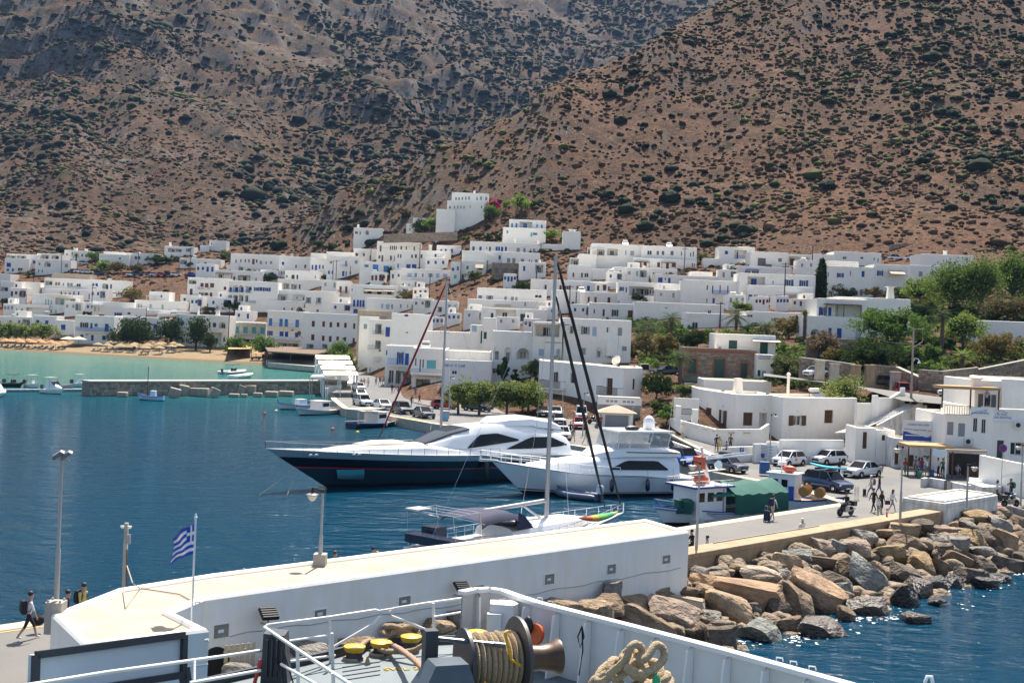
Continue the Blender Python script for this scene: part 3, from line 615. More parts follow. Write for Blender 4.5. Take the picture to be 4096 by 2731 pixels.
hh('m2',1,'tall plain white building at left edge with small blue windows',[(0,505,445,690,'220,532,18,24,b 280,535,10,24,b 219,590,15,46,y 272,592,14,44,y 0,565,90,46,Vb')],dep=9)
hh('m2b',1,'white flat-roofed building cut off by the left edge',[(-200,412,115,520,'')],dep=9)
hh('m3',1,'white house with long shaded veranda in front of plain tall building',[(318,562,520,672,'362,585,115,62,V')])
hh('m4',1,'white house with pale green shutters and wide porch',[(362,648,870,862,'515,705,15,62,G 545,705,14,62,G 578,715,15,45,G 630,690,230,78,VG 575,820,16,40,G 630,822,14,40,G'),]);pergola(H['m4'],540,760,640,680,wpaint,1.5)
hh('m5',1,'low white house with pale green shutters and front porch at left',[(150,762,552,892,'182,805,14,40,G 240,807,22,44,G 298,800,252,62,VG')]);pergola(H['m5'],195,335,682,760,wpaint,2,off=3);solar(H['m5'],540,838)
hh('m6',1,'white house with blue door and white pergola above the beach',[(1052,735,1530,900,'1306,855,84,40,b 1075,790,20,50,G 1118,795,20,42,G')]);pergola(H['m6'],895,1140,762,835,wpaint,3.)
hh('m7',1,'wide white building with row of pale green windows',[(1530,722,2120,850,'1546,755,16,46,G 1575,756,16,46,G 1605,757,14,46,G 1705,760,28,40,G 1840,763,26,52,G'),(1700,620,1930,740,'1830,655,20,30,k',dict(off=3))]);pergola(H['m7'],1670,1790,662,715,wpaint,2,off=3)
hh('m8',1,'low white buildings with cluttered roofs behind beach trees',[(1392,800,1662,910,'1450,850,40,30,k'),(1662,832,2165,910,'1525,850,1,1,k',dict(off=2)),(1790,872,2272,960,'1830,905,60,40,V',dict(off=-2))]);solar(H['m8'],1990,835)
hh('b1',1,'low white beach tavern at left edge behind the tamarisks',[(-250,900,370,1010,'')],dep=6);pergola(H['b1'],165,370,905,960,grey_p,2.5)
hh('b2',1,'white beachfront house with two blue windows behind the hedge',[(370,892,640,1090,'411,940,38,34,b 515,946,36,62,b')]);solar(H['b2'],540,850)
hh('b3',1,'low white beachfront house with single blue door',[(610,942,845,1140,'695,992,52,60,b')]);pergola(H['b3'],625,780,1100,1150,brown_w,4,top=roofm)
hh('b4',1,'two-storey white beach hotel with blue balcony panels',[(845,892,1292,1205,'915,968,92,58,r 1030,975,25,62,b 1075,978,40,42,k 1195,984,45,86,b 915,1105,35,62,b 1038,1110,30,66,b 1165,1120,38,48,b')],dep=9);balcony(H['b4'],860,1290,1028,1072,blue,1.2,solid=False,step=.12);acunit(H['b4'],995,1105);chimney(H['b4'],1160,875,895,1.4,n=10,m=brown_w)
hh('b5',1,'white house with one blue door between the beach trees',[(1300,905,1870,1130,'1748,985,45,60,b')],dep=8)
hh('b6',2,'white tavern with big arched balcony beside the beach',[(0,882,612,1235,'62,940,48,56,Ab 385,970,22,55,g 432,972,36,50,g 497,962,82,74,A 380,1082,150,140,V 545,1120,26,70,Ab')],dep=9);chimney(H['b6'],490,830,885,1.3);chimney(H['b6'],270,780,885,.6)
hh('b7',2,'restaurant with long turquoise glazed terrace over the beach',[(618,962,1035,1150,'635,985,392,110,Vt')],dep=10);pergola(H['b7'],632,1030,965,1095,turq_p,1.0,top=roofm,thick=.3);balcony(H['b7'],632,1025,1062,1098,turq_p,1.2)
hh('v1',2,'white three-level guesthouse with brown shutters and small dark balconies',[(60,655,390,742,'98,690,25,32,r 168,583,1,1,k'),(135,462,600,745,'168,583,32,72,r 290,518,36,42,r 340,520,42,50,r 400,520,46,50,r 555,560,30,38,r 275,626,52,44,r 335,628,42,46,r 395,628,30,48,r 460,695,16,50,k 550,695,20,40,r 155,485,90,45,V',dict(off=1.5))]);[balcony(H['v1'],x,x+28,565,590,red_p,.6,off=1.5)for x in(258,300,370)];[balcony(H['v1'],x,x+32,672,695,red_p,.6,off=1.5)for x in(245,285,345)]
hh('v2',2,'white hotel with three blue-railed arches and long blue shutter row',[(600,500,1162,842,'600,545,56,80,Ab 662,545,60,80,Ab 728,545,55,80,Ab 805,556,70,74,Vb 900,566,60,44,b 962,566,34,44,b 1000,570,92,44,b 598,655,50,70,V 660,655,55,70,V 728,655,50,72,V 800,660,35,74,Vb')]);balcony(H['v2'],602,655,598,622,blue2,.3);balcony(H['v2'],662,722,598,624,blue2,.3);balcony(H['v2'],728,782,598,626,blue2,.3);balcony(H['v2'],805,870,602,630,blue2,.3)
hh('v3',2,'white house with brown timber pergolas behind the arched hotel',[(452,378,1002,520,'495,418,46,40,Vr 640,430,12,26,k 665,445,22,40,r 724,434,132,60,Vr 915,460,20,32,y')]);pergola(H['v3'],455,650,402,460,brown_w,1.5);pergola(H['v3'],720,855,434,495,brown_w,1.2);chimney(H['v3'],1045,452,515,1.2,n=10)
hh('v4',2,'long white house with five brown windows and curved garden wall on upper row',[(585,290,720,378,'598,290,30,16,r'),(632,192,1190,378,'690,250,13,36,r 745,247,13,38,r 795,247,13,38,r 836,247,15,38,r 880,245,28,62,r 922,250,18,38,r 966,266,28,40,y 1030,270,16,36,k 1083,268,26,36,y 905,364,12,36,k 960,365,10,42,k 1003,368,15,30,k 725,338,50,36,V',dict(off=1))]);chimney(H['v4'],1240,190,230,1.6,n=10);chimney(H['v4'],1335,185,225,.9,n=10)
hh('v5',2,'low white terrace house with blue door and white awning',[(1180,218,1545,440,'1218,278,28,36,b 1186,382,10,38,r 1212,382,11,40,r 1238,385,12,36,r 1370,310,20,40,k 1475,310,20,40,r')])
hh('v6',2,'white house with row of dark blue doors beside the double pole',[(1540,235,1730,440,'1558,312,20,55,b 1595,312,26,60,b 1640,312,18,46,b 1680,315,16,42,b'),(1545,180,1720,260,'',dict(off=4))])
hh('v7',2,'white double house with pale blue shutters under the upper arches',[(1725,212,2105,455,'1938,265,26,60,y 2050,262,32,38,y 1742,378,26,40,B 1785,380,22,38,B 1905,382,26,60,b 1945,385,13,58,b 1992,388,15,28,b 1760,258,40,40,A'),(1722,166,2035,260,'',dict(off=5))]);balcony(H['v7'],1900,1965,305,330,blue2,.8)
hh('v8',2,'white stepped house with green shutters on its upper terrace',[(1165,478,1712,615,'1180,528,12,26,k 1200,528,10,26,k 1235,520,70,66,V 1325,532,66,58,V 1412,535,20,52,g'),(1250,382,1642,500,'1328,425,36,50,g 1385,425,19,50,g 1592,435,14,28,k 1262,428,25,30,y',dict(off=3))],dep=8)
hh('v9',2,'white house with dark green doors and small green balcony',[(842,608,1165,845,'875,672,13,72,g 900,672,22,76,g 855,780,26,46,g 902,782,18,62,g 935,785,34,46,g 1015,675,42,36,g 1095,680,52,30,g')]);balcony(H['v9'],840,922,720,748,green_p,.8)
hh('v10',2,'white house with pergola terrace and round arch below',[(1040,718,1475,845,'1235,798,20,30,k 1325,800,20,30,k 1385,790,72,52,A'),(1165,602,1485,740,'1210,668,56,50,yo 1385,672,13,30,k 1455,675,18,46,k',dict(off=3))]);pergola(H['v10'],1055,1280,648,720,metal_g,2,off=3,thick=.06);pergola(H['v10'],1342,1480,658,720,metal_g,2,off=3,thick=.06)
hh('v11',2,'white house with grey open shutters and black railed balcony',[(1480,612,1842,890,'1490,680,62,62,yo 1610,682,58,62,yo 1610,820,30,30,k')],dep=9);balcony(H['v11'],1475,1545,735,752,black,.5);balcony(H['v11'],1600,1660,740,758,black,.5)
hh('v12',2,'white house with two tall brown doors and wooden balcony',[(1832,507,1988,745,'1875,555,26,76,r 1940,557,26,76,r 1855,680,40,50,b 1900,682,35,52,b 1940,685,38,52,b')]);balcony(H['v12'],1840,1982,600,638,orange_p,.8)
hh('v13',3,'white house with cream awnings and bright blue shutters below',[(0,1112,530,1420,'18,1150,12,30,k 155,1155,345,62,Vr 36,1280,24,78,b 76,1280,24,78,b 108,1282,24,78,b 140,1283,26,80,b 38,1385,50,50,b 248,1318,28,60,b')],dep=9);balcony(H['v13'],0,170,1330,1362,blue,.9);pergola(H['v13'],160,370,1150,1200,wpaint,1.6,posts=False,slope=.7,top=cream);pergola(H['v13'],375,505,1155,1200,wpaint,1.6,posts=False,slope=.7,top=cream)
hh('b8',2,'white beachfront hotel with light blue upper shutters and cobalt lower ones',[(1040,838,1452,1260,'1070,920,38,86,B 1190,926,38,90,B 1250,930,38,90,B 1373,937,40,90,B 1052,1062,62,54,bo 1192,1070,45,56,b 1253,1072,38,60,b 1368,1083,40,55,b 1170,1200,140,50,V 1300,1205,112,50,V')],dep=10);balcony(H['b8'],1042,1425,975,1018,metal_g,1.1,step=.3);balcony(H['b8'],1050,1425,1130,1160,metal_g,1.1,step=.3);acunit(H['b8'],1340,1055)
hh('b9',2,'white beachfront hotel with brown shutters and vines trailing from its balconies',[(1452,868,2088,1265,'1560,950,34,66,r 1680,955,30,62,r 1762,963,30,60,r 1845,967,30,52,r 1928,972,30,56,r 2032,978,24,62,r 1553,1105,36,66,r 1675,1118,30,60,r 1755,1123,30,66,r 1840,1128,30,50,r 1922,1135,30,46,r 2025,1145,24,66,r 1500,1215,80,50,V 1680,1215,60,50,V')],dep=10)
hh('u1',3,'hilltop white villa with five square-headed windows above three arched ones',[(1105,157,1532,278,'1130,212,19,32,k 1185,212,12,32,k 1220,198,19,44,Ay 1256,198,19,44,Ay 1291,198,19,44,Ay 1492,208,14,30,k 1365,200,10,35,y'),(1157,62,1576,180,'1200,112,18,32,y 1234,112,18,32,y 1273,108,18,34,y 1311,106,18,34,y 1349,104,18,36,y 1440,108,17,40,y 1483,102,22,42,y 1542,110,22,36,y',dict(off=3)),(985,250,1200,282,'',dict(off=-2,dep=2))],dep=10,dn=16);chimney(H['u1'],1420,40,66,.8,off=5)
hh('u2',3,'small low white house with arched window and white chimney on bare slope',[(40,463,372,552,'55,500,36,30,k 108,500,15,40,k 175,488,42,52,Ap')],dn=8);chimney(H['u2'],95,422,466,.9)
hh('u3',3,'white cube house half hidden by a dark green tree',[(640,416,715,505,'675,465,14,28,k'),(712,350,952,505,'870,375,16,18,y',dict(off=1))],dn=8)
hh('u4',3,'white villa with light blue shutters and covered loggia on the slope',[(1740,462,2232,592,'1785,490,20,32,B 2058,515,22,46,t 2085,515,50,30,B 1890,480,1,1,k'),(1812,370,2236,480,'1838,410,20,50,B 1888,410,20,50,B 1935,392,140,68,VB 2125,420,16,38,B 2178,425,19,38,B',dict(off=2))],dep=8,dn=8)
hh('u5',0,'tiny white chapel-like house behind a round bush',[(2250,926,2322,968,'')],dep=5,dn=5);chimney(H['u5'],2290,918,930,2.,n=12)
hh('w1',3,'tall white cube house with four narrow upper windows',[(300,622,796,860,'338,660,22,72,m 455,665,14,46,r 477,665,14,46,r 500,666,14,46,r 522,667,12,44,r 575,668,18,40,r 635,670,14,40,r 725,675,16,46,r 322,772,26,40,k 358,772,20,76,r 455,778,22,50,r 500,778,14,60,y')],dep=9)
hh('w2',3,'white house with two tall arched openings beside the utility pole',[(36,700,292,862,'62,748,28,34,r 136,730,42,56,A 213,730,38,106,A 55,830,30,40,y')])
hh('w3',3,'white house with four small brown windows and blue balcony doors',[(512,722,802,940,'542,760,15,42,r 570,762,17,42,r 698,765,18,38,r 740,762,22,42,r 540,870,16,46,b 642,875,48,50,b 706,875,50,46,b 485,980,1,1,k')],dep=7)
hh('w4',3,'white house with three pairs of light blue shutters',[(105,850,512,1040,'165,878,46,32,B 258,878,64,78,B 383,893,64,72,B 460,895,16,20,B')])
hh('w5',3,'plain white house with two brown windows and white stair turret',[(800,722,1142,880,'805,765,22,40,r 1005,785,30,42,r')],dep=8);chimney(H['w5'],917,655,728,1.3)
hh('w5b',3,'small white upper house with three blue shutters',[(985,662,1266,780,'1030,702,20,38,b 1080,702,24,42,b 1150,700,24,44,b')],dep=8)
hh('w6',3,'very long white terrace with blue shutters left and grey windows right',[(1365,632,2420,745,'1395,672,26,48,b 1475,672,26,48,b 1555,675,10,30,k 1585,675,22,50,m 1660,675,26,46,b 1690,676,22,46,b 1722,676,26,52,b 1765,676,24,48,b 1900,690,36,46,y 1975,690,28,50,y 2055,695,10,44,k 2085,697,28,42,y 2155,698,30,46,y 2216,700,28,50,y')],dep=9);chimney(H['w6'],1882,590,640,.9);chimney(H['w6'],2148,605,645,.9)
hh('w7',3,'white lower terrace with outside staircase and grey windows over the stone house',[(1730,740,2165,900,'1790,805,38,52,y 1850,805,36,62,y 1948,815,38,50,y 2040,820,12,44,k 2068,824,10,44,k 2110,820,28,46,y'),(1268,727,1740,870,'1695,775,24,46,b',dict(off=2)),(2050,870,2240,1010,'',dict(off=-.6))],dep=8);stairs(H['w7'],1560,742,1700,850,9,off=2)
hh('w8',3,'brown fieldstone house with five dark windows among the white ones',[(1615,862,2058,1015,'1655,912,42,65,m 1750,917,42,76,m 1875,935,30,56,m 1940,937,32,52,m 2000,937,30,56,m')],m=stone_g)
hh('w9',3,'white terrace house with pale grey-blue windows and glazed porch',[(572,932,1142,1095,'655,975,50,50,p 735,975,28,46,y 820,980,18,40,y 890,978,56,46,p 980,980,40,50,p 1060,985,52,48,p'),(570,1060,1160,1190,'590,1092,45,25,p 660,1095,26,38,p 738,1080,92,62,Vp 855,1097,38,45,p 948,1098,195,58,Vp',dict(off=-1.5)),(680,1140,1130,1330,'912,1190,30,40,k 845,1220,40,38,r',dict(off=-2.5))],dep=8);balcony(H['w9'],580,720,1020,1048,white,.8,solid=True);balcony(H['w9'],668,760,1138,1170,p_m:=SHC['p'],1.)
hh('w10',3,'white house with blue, turquoise and green doors beside brown slope',[(1140,852,1268,1095,'1160,915,28,36,b 1218,900,24,46,B 1185,995,30,44,t'),(1262,832,1545,1070,'1268,990,30,60,g 1325,890,30,46,k 1455,900,60,40,V',dict(off=1))],dep=8);pergola(H['w10'],1430,1520,872,900,wpaint,2,posts=False,slope=1.2,top=cream)
hh('w11',3,'long white house with row of grey windows behind the arched tavern',[(185,1272,922,1420,'355,1325,25,52,p 408,1328,42,58,p 470,1330,20,54,y 570,1330,18,46,y 650,1333,13,38,y 700,1335,24,60,y 752,1338,42,52,y 855,1340,32,40,y')],dep=8)
hh('w12',3,'small white house with pale blue door and white chimney',[(920,1292,1228,1440,'1120,1335,30,38,y 1180,1335,32,62,p 1000,1360,50,60,V')],dep=7);chimney(H['w12'],1118,1282,1300,.5)
hh('w13',3,'wide white two-level house with grey shutters above terrace pergola',[(1335,1285,2240,1430,'1365,1370,20,30,y 1440,1372,20,30,y 1990,1305,16,50,k'),(1445,1157,2240,1320,'1460,1228,48,36,y 1555,1230,76,56,yo 1760,1240,28,56,y 1835,1245,34,56,y 1885,1248,26,52,y 2105,1225,86,32,k',dict(off=3))],dep=8);pergola(H['w13'],1650,1830,1335,1375,metal_g,1.5,thick=.06);chimney(H['w13'],1860,1155,1180,.5)
hh('w14',3,'white house with large open loggia and dark green shutter',[(1490,1380,2242,1560,'1605,1430,30,76,g 1665,1395,226,126,V 1940,1440,56,86,g 1735,1400,1,1,k')],dep=9)
hh('w15',7,'broad blank white building with one cobalt window',[(465,15,905,345,'622,0,42,45,b 640,220,22,14,r')],dep=9,d=262)
hh('s1',7,'cream-topped white corner building at the top of the street',[(90,45,300,545,'155,130,40,56,y 262,138,16,30,r'),(85,-20,470,80,'',dict(off=4,m=cream))],dep=10,d=300)
hh('s2',7,'white house with stacked green railed balconies over the crowded street',[(200,80,465,560,'288,130,72,110,Vy 405,165,50,110,b 288,320,62,90,Vy 130,440,1,1,k 325,415,26,30,b')],dep=9,d=285);[balcony(H['s2'],a,b,c,e,mat('green_rail',(.22,.30,.22),.6),1.2)for a,b,c,e in((255,372,205,250),(200,335,372,425),(270,360,505,540))];balcony(H['s2'],360,412,48,82,blue,.8)
hh('s3',7,'white street house with cobalt shutters and blue balcony over shops',[(388,378,705,905,'372,420,18,60,k 408,425,18,60,k 535,450,76,140,bo 628,465,42,132,b 345,610,60,150,k 440,650,60,160,k 520,660,50,150,V 600,690,100,170,V')],dep=10,d=238);balcony(H['s3'],428,668,525,600,blue2,1.3);pergola(H['s3'],570,700,675,800,brown_w,2.2,top=green_p)
hh('s4',7,'white corner shop with big teal window and round balcony',[(700,408,1078,905,'742,515,16,96,k 792,525,16,160,k 825,530,18,106,k 750,760,160,130,V')],dep=11,d=226);balcony(H['s4'],690,1062,645,685,grey_p,1.4)
b_=MB();fr=H['s4']['fr'];a0,zt=fr.loc(878,540);a1,zb=fr.loc(978,640);b_.box(a0,-.06,zb,a1,.02,zt);addpart(H['s4'],'shop_window',b_,mat('teal_glass',(.12,.42,.44),.1,spec=.8));pergola(H['s4'],690,1060,675,700,white,1.6,posts=False,thick=.5)
hh('s5',7,'white rental office with blue lettered sign behind the tamarisk trees',[(1072,545,1605,905,'1160,665,60,36,k 1380,553,90,12,k'),(1065,440,1600,600,'1220,530,40,30,k',dict(off=4))],dep=9,d=205)
hh('s6',7,'low white block with rooftop tank behind the street corner',[(850,218,1362,410,'')],dep=8,d=245);solar(H['s6'],870,345,-8)
hh('s7',7,'white house with green doors and glass balcony behind arched building',[(1362,140,1512,400,'1390,150,56,70,p 1490,210,20,140,g'),(1505,60,1660,330,'1525,220,34,80,g',dict(off=-3))],dep=8,d=240)
hh('s8',7,'white building with three large round arches at its upper floor',[(1600,218,2260,905,'1635,385,82,162,A 1760,397,82,165,A 1900,405,146,126,A 1620,637,92,58,k 2155,415,56,86,p')],dep=10,d=208);pergola(H['s8'],1965,2330,112,250,metal_g,3,off=4)
hh('big',4,'large plain white house with arched doors and outside stair behind the harbour house',[(250,932,1056,1420,'370,1005,40,92,yo 495,1015,100,90,yo 625,1018,50,106,p 787,1022,22,62,k 915,1028,50,92,y 500,1258,50,78,y 665,1252,72,122,A 808,1270,40,104,A 965,1240,52,52,y'),(-60,962,255,1420,'-20,1000,270,130,V 15,1270,60,80,p 215,1270,60,80,p',dict(off=-.6))],d=206,dep=10);stairs(H['big'],790,1130,960,1290,10);pergola(H['big'],-60,320,985,1120,metal_g,2.,off=-.6,thick=.08)
hh('r1',4,'tall white apartment row with dark square windows on top of the village',[(1090,242,1812,372,'1150,275,32,76,r 1210,278,36,48,r 1365,282,32,56,r 1465,288,32,72,r 1530,288,46,50,r 1760,290,14,50,k 1785,292,10,50,k'),(1180,102,1812,300,'1250,148,56,50,k 1357,150,30,52,k 1417,150,30,52,k 1515,152,40,52,k 1635,160,14,50,k 1740,170,14,52,k 1770,155,14,66,k',dict(off=2)),(615,77,1185,240,'675,140,96,66,V 795,130,122,76,V 1000,150,14,48,y 1058,152,44,55,y',dict(off=4)),(470,190,670,300,'',dict(off=2))],dep=9);pergola(H['r1'],568,775,118,205,wpaint,2,off=4);pergola(H['r1'],1100,1280,272,352,brown_w,1.2);pergola(H['r1'],1415,1580,282,358,brown_w,1.2);solar(H['r1'],1000,45,7);solar(H['r1'],1500,70,7);[acunit(H['r1'],x,y,2)for x,y in((1150,245),(1305,248),(1555,262))]
hh('r2',4,'white terraced house with dark doors and outside stair with black rail',[(658,205,1105,372,'675,268,56,86,m 832,272,44,82,m 1005,272,46,72,m 930,250,16,14,r'),(372,238,662,345,'378,250,225,75,V',dict(off=-1))],dep=6);stairs(H['r2'],640,350,800,490,12,off=-1)
hh('r3',4,'white lower flats with brown doors and arched dark window',[(345,316,612,498,'400,400,18,50,r 497,402,20,52,r 533,405,50,50,k'),(612,360,870,520,'780,400,16,20,k',dict(off=.5)),(862,348,1590,522,'872,405,64,34,k 1005,420,40,86,r 1105,448,24,52,r 1248,450,30,52,r',dict(off=.8))],dep=8);acunit(H['r3'],950,385)
hh('r4',4,'long low white house with blue shuttered windows under porch roofs',[(1322,420,1592,535,'1375,455,52,56,b 1450,458,16,30,k 1488,460,30,58,b'),(1590,440,2052,535,'1622,480,86,46,bo 1795,485,78,42,bo',dict(off=.5)),(1742,392,1995,470,'',dict(off=5))],dep=8);acunit(H['r4'],1328,408);acunit(H['r4'],1475,410)
hh('r5',4,'long white house with mixed brown and blue shutters left of the mast',[(-80,492,922,630,'80,540,26,50,r 185,542,26,50,r 250,545,26,48,r 283,548,92,46,ro 443,550,36,50,ro 565,550,32,60,b 663,555,62,52,bo 740,555,60,55,k 805,558,18,50,r')],dep=8)
hh('r6',4,'white house with recessed dark veranda behind a dark bush',[(920,512,1345,760,'935,562,50,48,bo 1005,568,15,58,b 1120,585,96,62,V 1270,592,66,56,k 1045,560,280,100,V 918,720,16,26,b')],dep=8)
hh('r7',4,'white house with five bright blue shutters and long white terrace wall',[(1340,532,1892,680,'1360,592,52,60,b 1480,592,50,66,b 1595,595,48,60,b 1672,595,56,66,bo 1820,598,50,60,b'),(1250,660,1802,765,'1278,732,24,14,b 1380,738,90,12,b 1608,738,26,14,b',dict(off=-3,dep=3))],dep=8)
hh('r8',4,'white house with narrow red doors beside twin poles',[(478,622,918,770,'458,672,12,40,r 572,675,23,90,r 648,678,26,88,r 798,682,32,62,r')],dep=8)
hh('r8b',4,'white house with brown solar rack just right of the mast',[(150,600,480,860,'330,680,16,60,r 455,822,26,50,r 525,822,26,50,r 195,790,22,60,r')],dep=7);solar(H['r8b'],500,580,4)
hh('r9',4,'white house with dark red shutters above the big arched house',[(590,752,1148,950,'640,815,15,50,r 742,818,24,80,r 845,822,76,76,ro 1030,830,60,84,r')],dep=9)
hh('r10',5,'white corner house with blue balcony railing and blue windows',[(-340,492,400,760,'-5,548,14,86,b 80,545,13,86,b 168,548,13,86,b -68,540,18,60,k 265,650,42,72,b 330,652,28,64,b -70,690,12,60,k 0,690,26,60,b')],dep=8);balcony(H['r10'],2,195,605,650,blue,.9,step=.12)
hh('r11',5,'white curved-roof house with broad veranda and pairs of blue shutters',[(398,555,1150,760,'410,650,42,68,b 472,655,44,66,b 562,657,48,76,Ab 635,655,36,90,A 720,655,46,74,b 770,655,20,74,b 852,655,100,92,Vb 1035,665,38,66,b'),(300,420,1172,580,'400,448,200,108,Vb 685,490,12,40,k 818,480,104,72,bo 990,487,100,70,bo',dict(off=2))],dep=8);pergola(H['r11'],850,1020,632,745,wpaint,1.4)
hh('r12',5,'small white cube house with blue porch on the upper right row',[(-100,245,390,318,''),(68,110,392,260,'140,152,36,40,b 250,145,140,98,Vb',dict(off=1)),(290,108,478,260,'',dict(off=3))],dep=7);balcony(H['r12'],250,388,205,242,blue,.2,off=1)
hh('r13',5,'white house with dark double door and small garden steps',[(428,167,855,345,'515,235,92,90,m 748,235,46,46,k'),(850,195,1105,345,'868,222,230,100,Vr',dict(off=1))],dep=8);solar(H['r13'],635,300,-1);pergola(H['r13'],575,780,380,420,brown_w,2.5,off=-2,thick=.1)
hh('r14',5,'wide low white house with two small windows near parked cars',[(1385,168,1922,315,'1483,218,46,30,k 1685,220,38,28,k 1838,228,14,34,k 1883,235,12,50,k'),(1138,192,1390,320,'',dict(off=1))],dep=9)
hh('r15',5,'white house with blue shutters and curved stair wall behind the conifer',[(1302,332,1832,700,'1418,405,78,52,bo 1700,382,34,68,b 1568,378,12,64,k 1305,400,20,50,b 1682,592,28,70,b 1555,570,85,90,A'),(1835,312,2232,470,'1875,377,70,60,bo 1970,350,1,1,k',dict(off=2)),(1300,272,1665,360,'',dict(off=3))],dep=8);pergola(H['r15'],2040,2210,365,420,wpaint,2.5,off=2,posts=False,slope=1.,top=cream)
hh('r15b',5,'white low house with blue pergola between cypress and cube house',[(240,335,900,450,'260,380,20,52,y 370,380,60,50,b 450,380,70,50,b')],dep=7);pergola(H['r15b'],390,530,358,430,blue,1.2)
hh('r16',6,'white house with grey window half hidden by eucalyptus trees',[(955,326,1600,530,'1070,388,42,60,y 1195,388,60,70,y')],dep=9)
hh('r17',6,'white house with cream parapet and square chimney behind the eucalyptus',[(1085,198,1700,340,'1700,280,1,1,k')],dep=9);chimney(H['r17'],1371,152,215,1.)
hh('r18',5,'long low white building with dark slots behind the palms',[(-310,870,395,1010,'-235,965,70,70,k'),(370,852,1085,1010,'395,880,66,26,k 665,918,58,36,k 765,920,60,34,k 955,925,84,32,k',dict(off=1))],dep=7)
hh('r19',4,'low white building with grey stone panel behind the palms',[(1110,750,2120,905,'1455,795,30,12,k 1760,855,46,26,k 1940,830,42,44,k')],dep=6)
hh('r20',6,'white garden house with arched door behind red bougainvillea at right edge',[(1785,962,2600,1230,'2050,1082,92,140,Ay')],dep=8)
hh('vl',5,'large white villa with blue shutters, pergola and tall tapered chimney',[(1075,902,1765,1180,'1120,1042,102,100,A 1320,1030,36,110,b 1418,1035,54,122,b 1630,1045,62,124,p'),(1185,702,1760,925,'1212,792,80,98,bo 1320,795,36,100,b 1400,768,305,140,V',dict(off=2)),(1430,690,2255,860,'1760,800,70,80,y',dict(off=4)),],dep=9);chimney(H['vl'],2030,558,735,1.5,off=6,tap=.6);pergola(H['vl'],1300,1705,752,905,brown_w,2.0,off=2)
E=H['vl']['E'];fr=H['vl']['fr']
for x in(1455,1585):a,z=fr.loc(x,908,4.1);a2,z2=fr.loc(x+115,798,4.1);f2=Front.__new__(Front);f2.__dict__=dict(fr.__dict__);f2.P0=fr.P0+fr.ey*4.12;window(E,f2,a,z,a2-a,z2-z,'bo',0)
hh('vb',5,'brown stone basement wall and steps under the white villa',[(1075,1150,1630,1370,'1205,1260,40,100,b')],name='stone_basement',cat='wall',dep=1.2,m=stone_g,off=-.6)
bpy.context.view_layer.update();DG=bpy.context.evaluated_depsgraph_get();rf=random.Random(12);made=[]
def bare(x,y):
 a,b=ab(x,y);r=sc.ray_cast(DG,Vector((0,0,CZ)),Vector((a/F,1,b/F)).normalized(),distance=900);return r[0]and r[4].name.startswith('hill')
KEEP=[(1740,1110,1960,1230),(2200,980,2330,1140),(480,1110,740,1190),(0,1040,760,1125),(2560,1240,4100,1600),(3550,1120,4100,1260),(1450,870,2330,975)]
for _ in range(7000):
 if len(made)>=48:break
 x=rf.uniform(0,3500);y=rf.uniform(1060,1350)if x>700 else rf.uniform(1130,1330);w_=rf.uniform(50,115);h_=rf.uniform(34,58)
 if any(a<x+w_ and x<c and b<y and y-h_<e for a,b,c,e in KEEP)or any(m[0]-8<x+w_ and x<m[0]+m[2]+8 and m[1]-m[3]<y and y-h_<m[1]for m in made):continue
 if not bare(x+w_*.5,y-4)or bare(x+w_*.12,y-3)+bare(x+w_*.88,y-3)+bare(x+w_*.5,y-13)<2:continue
 n_=rf.randint(2,4);cc=rf.choice('bbbryyGk');ws=' '.join('%d,%d,%d,%d,%s'%(x+w_*(k+.35)/n_,y-h_*.74,9,rf.choice((13,13,20)),cc)for k in range(n_));two=rf.random()<.4;u=x+w_*rf.uniform(.1,.4)
 if rf.random()<.5:ws+=' %d,%d,%d,%d,V'%(x+w_*.62,y-h_*.80,w_*.3,h_*.55)
 made.append((x,y,w_,h_,ws,two,u,cc))
made.sort()
for k,(x,y,w_,h_,ws,two,u,cc)in enumerate(made):
 hh('f%d'%k,0,'small white cube house with %s windows, %s such little house from the left'%({'b':'blue','r':'brown','y':'grey','G':'pale green','k':'plain'}[cc],ORD[k]),[(x,y-h_,x+w_,y,ws)]+([(u,y-h_-22,u+w_*.5,y-h_+10,'%d,%d,8,12,%s'%(u+8,y-h_-15,cc),dict(off=2.5,dep=4))]if two else[]),dep=rf.uniform(5,8))
 if k%3==0:chimney(H['f%d'%k],x+w_*.8,y-h_-10,y-h_+3,.6)
 if k%4==1:solar(H['f%d'%k],x+w_*.3,y-h_-6,3)
rs_=random.Random(5)
for k,(x0,y0,x1,y1)in(('w8',(1615,866,2058,1012)),('vb',(1075,1152,1630,1368))):
 fr=H[k]['fr'];E=H[k]['E'];a0,z1=fr.loc(x0,y0,-.0);a1,z0=fr.loc(x1,y1);off=-.6 if k=='vb' else 0
 a0,z1=fr.loc(x0,y0,off);a1,z0=fr.loc(x1,y1,off)
 hl=[]
 for q in(('1655,912,42,65','1750,917,42,76','1875,935,30,56','1940,937,32,52','2000,937,30,56')if k=='w8' else('1205,1260,40,100',)):
  X,Y,w_,h_=map(float,q.split(','));hl.append((fr.loc(X,Y+h_,off)[0]-a0,fr.loc(X,Y+h_,off)[1],fr.loc(X+w_,Y,off)[0]-a0,fr.loc(X,Y,off)[1]))
 stonework('stones',lambda x,y,z:fr.world(a0+x,off+y,z)-E.location,a1-a0,z0,z1,E,rs_,.6,.36,.1,holes=hl)
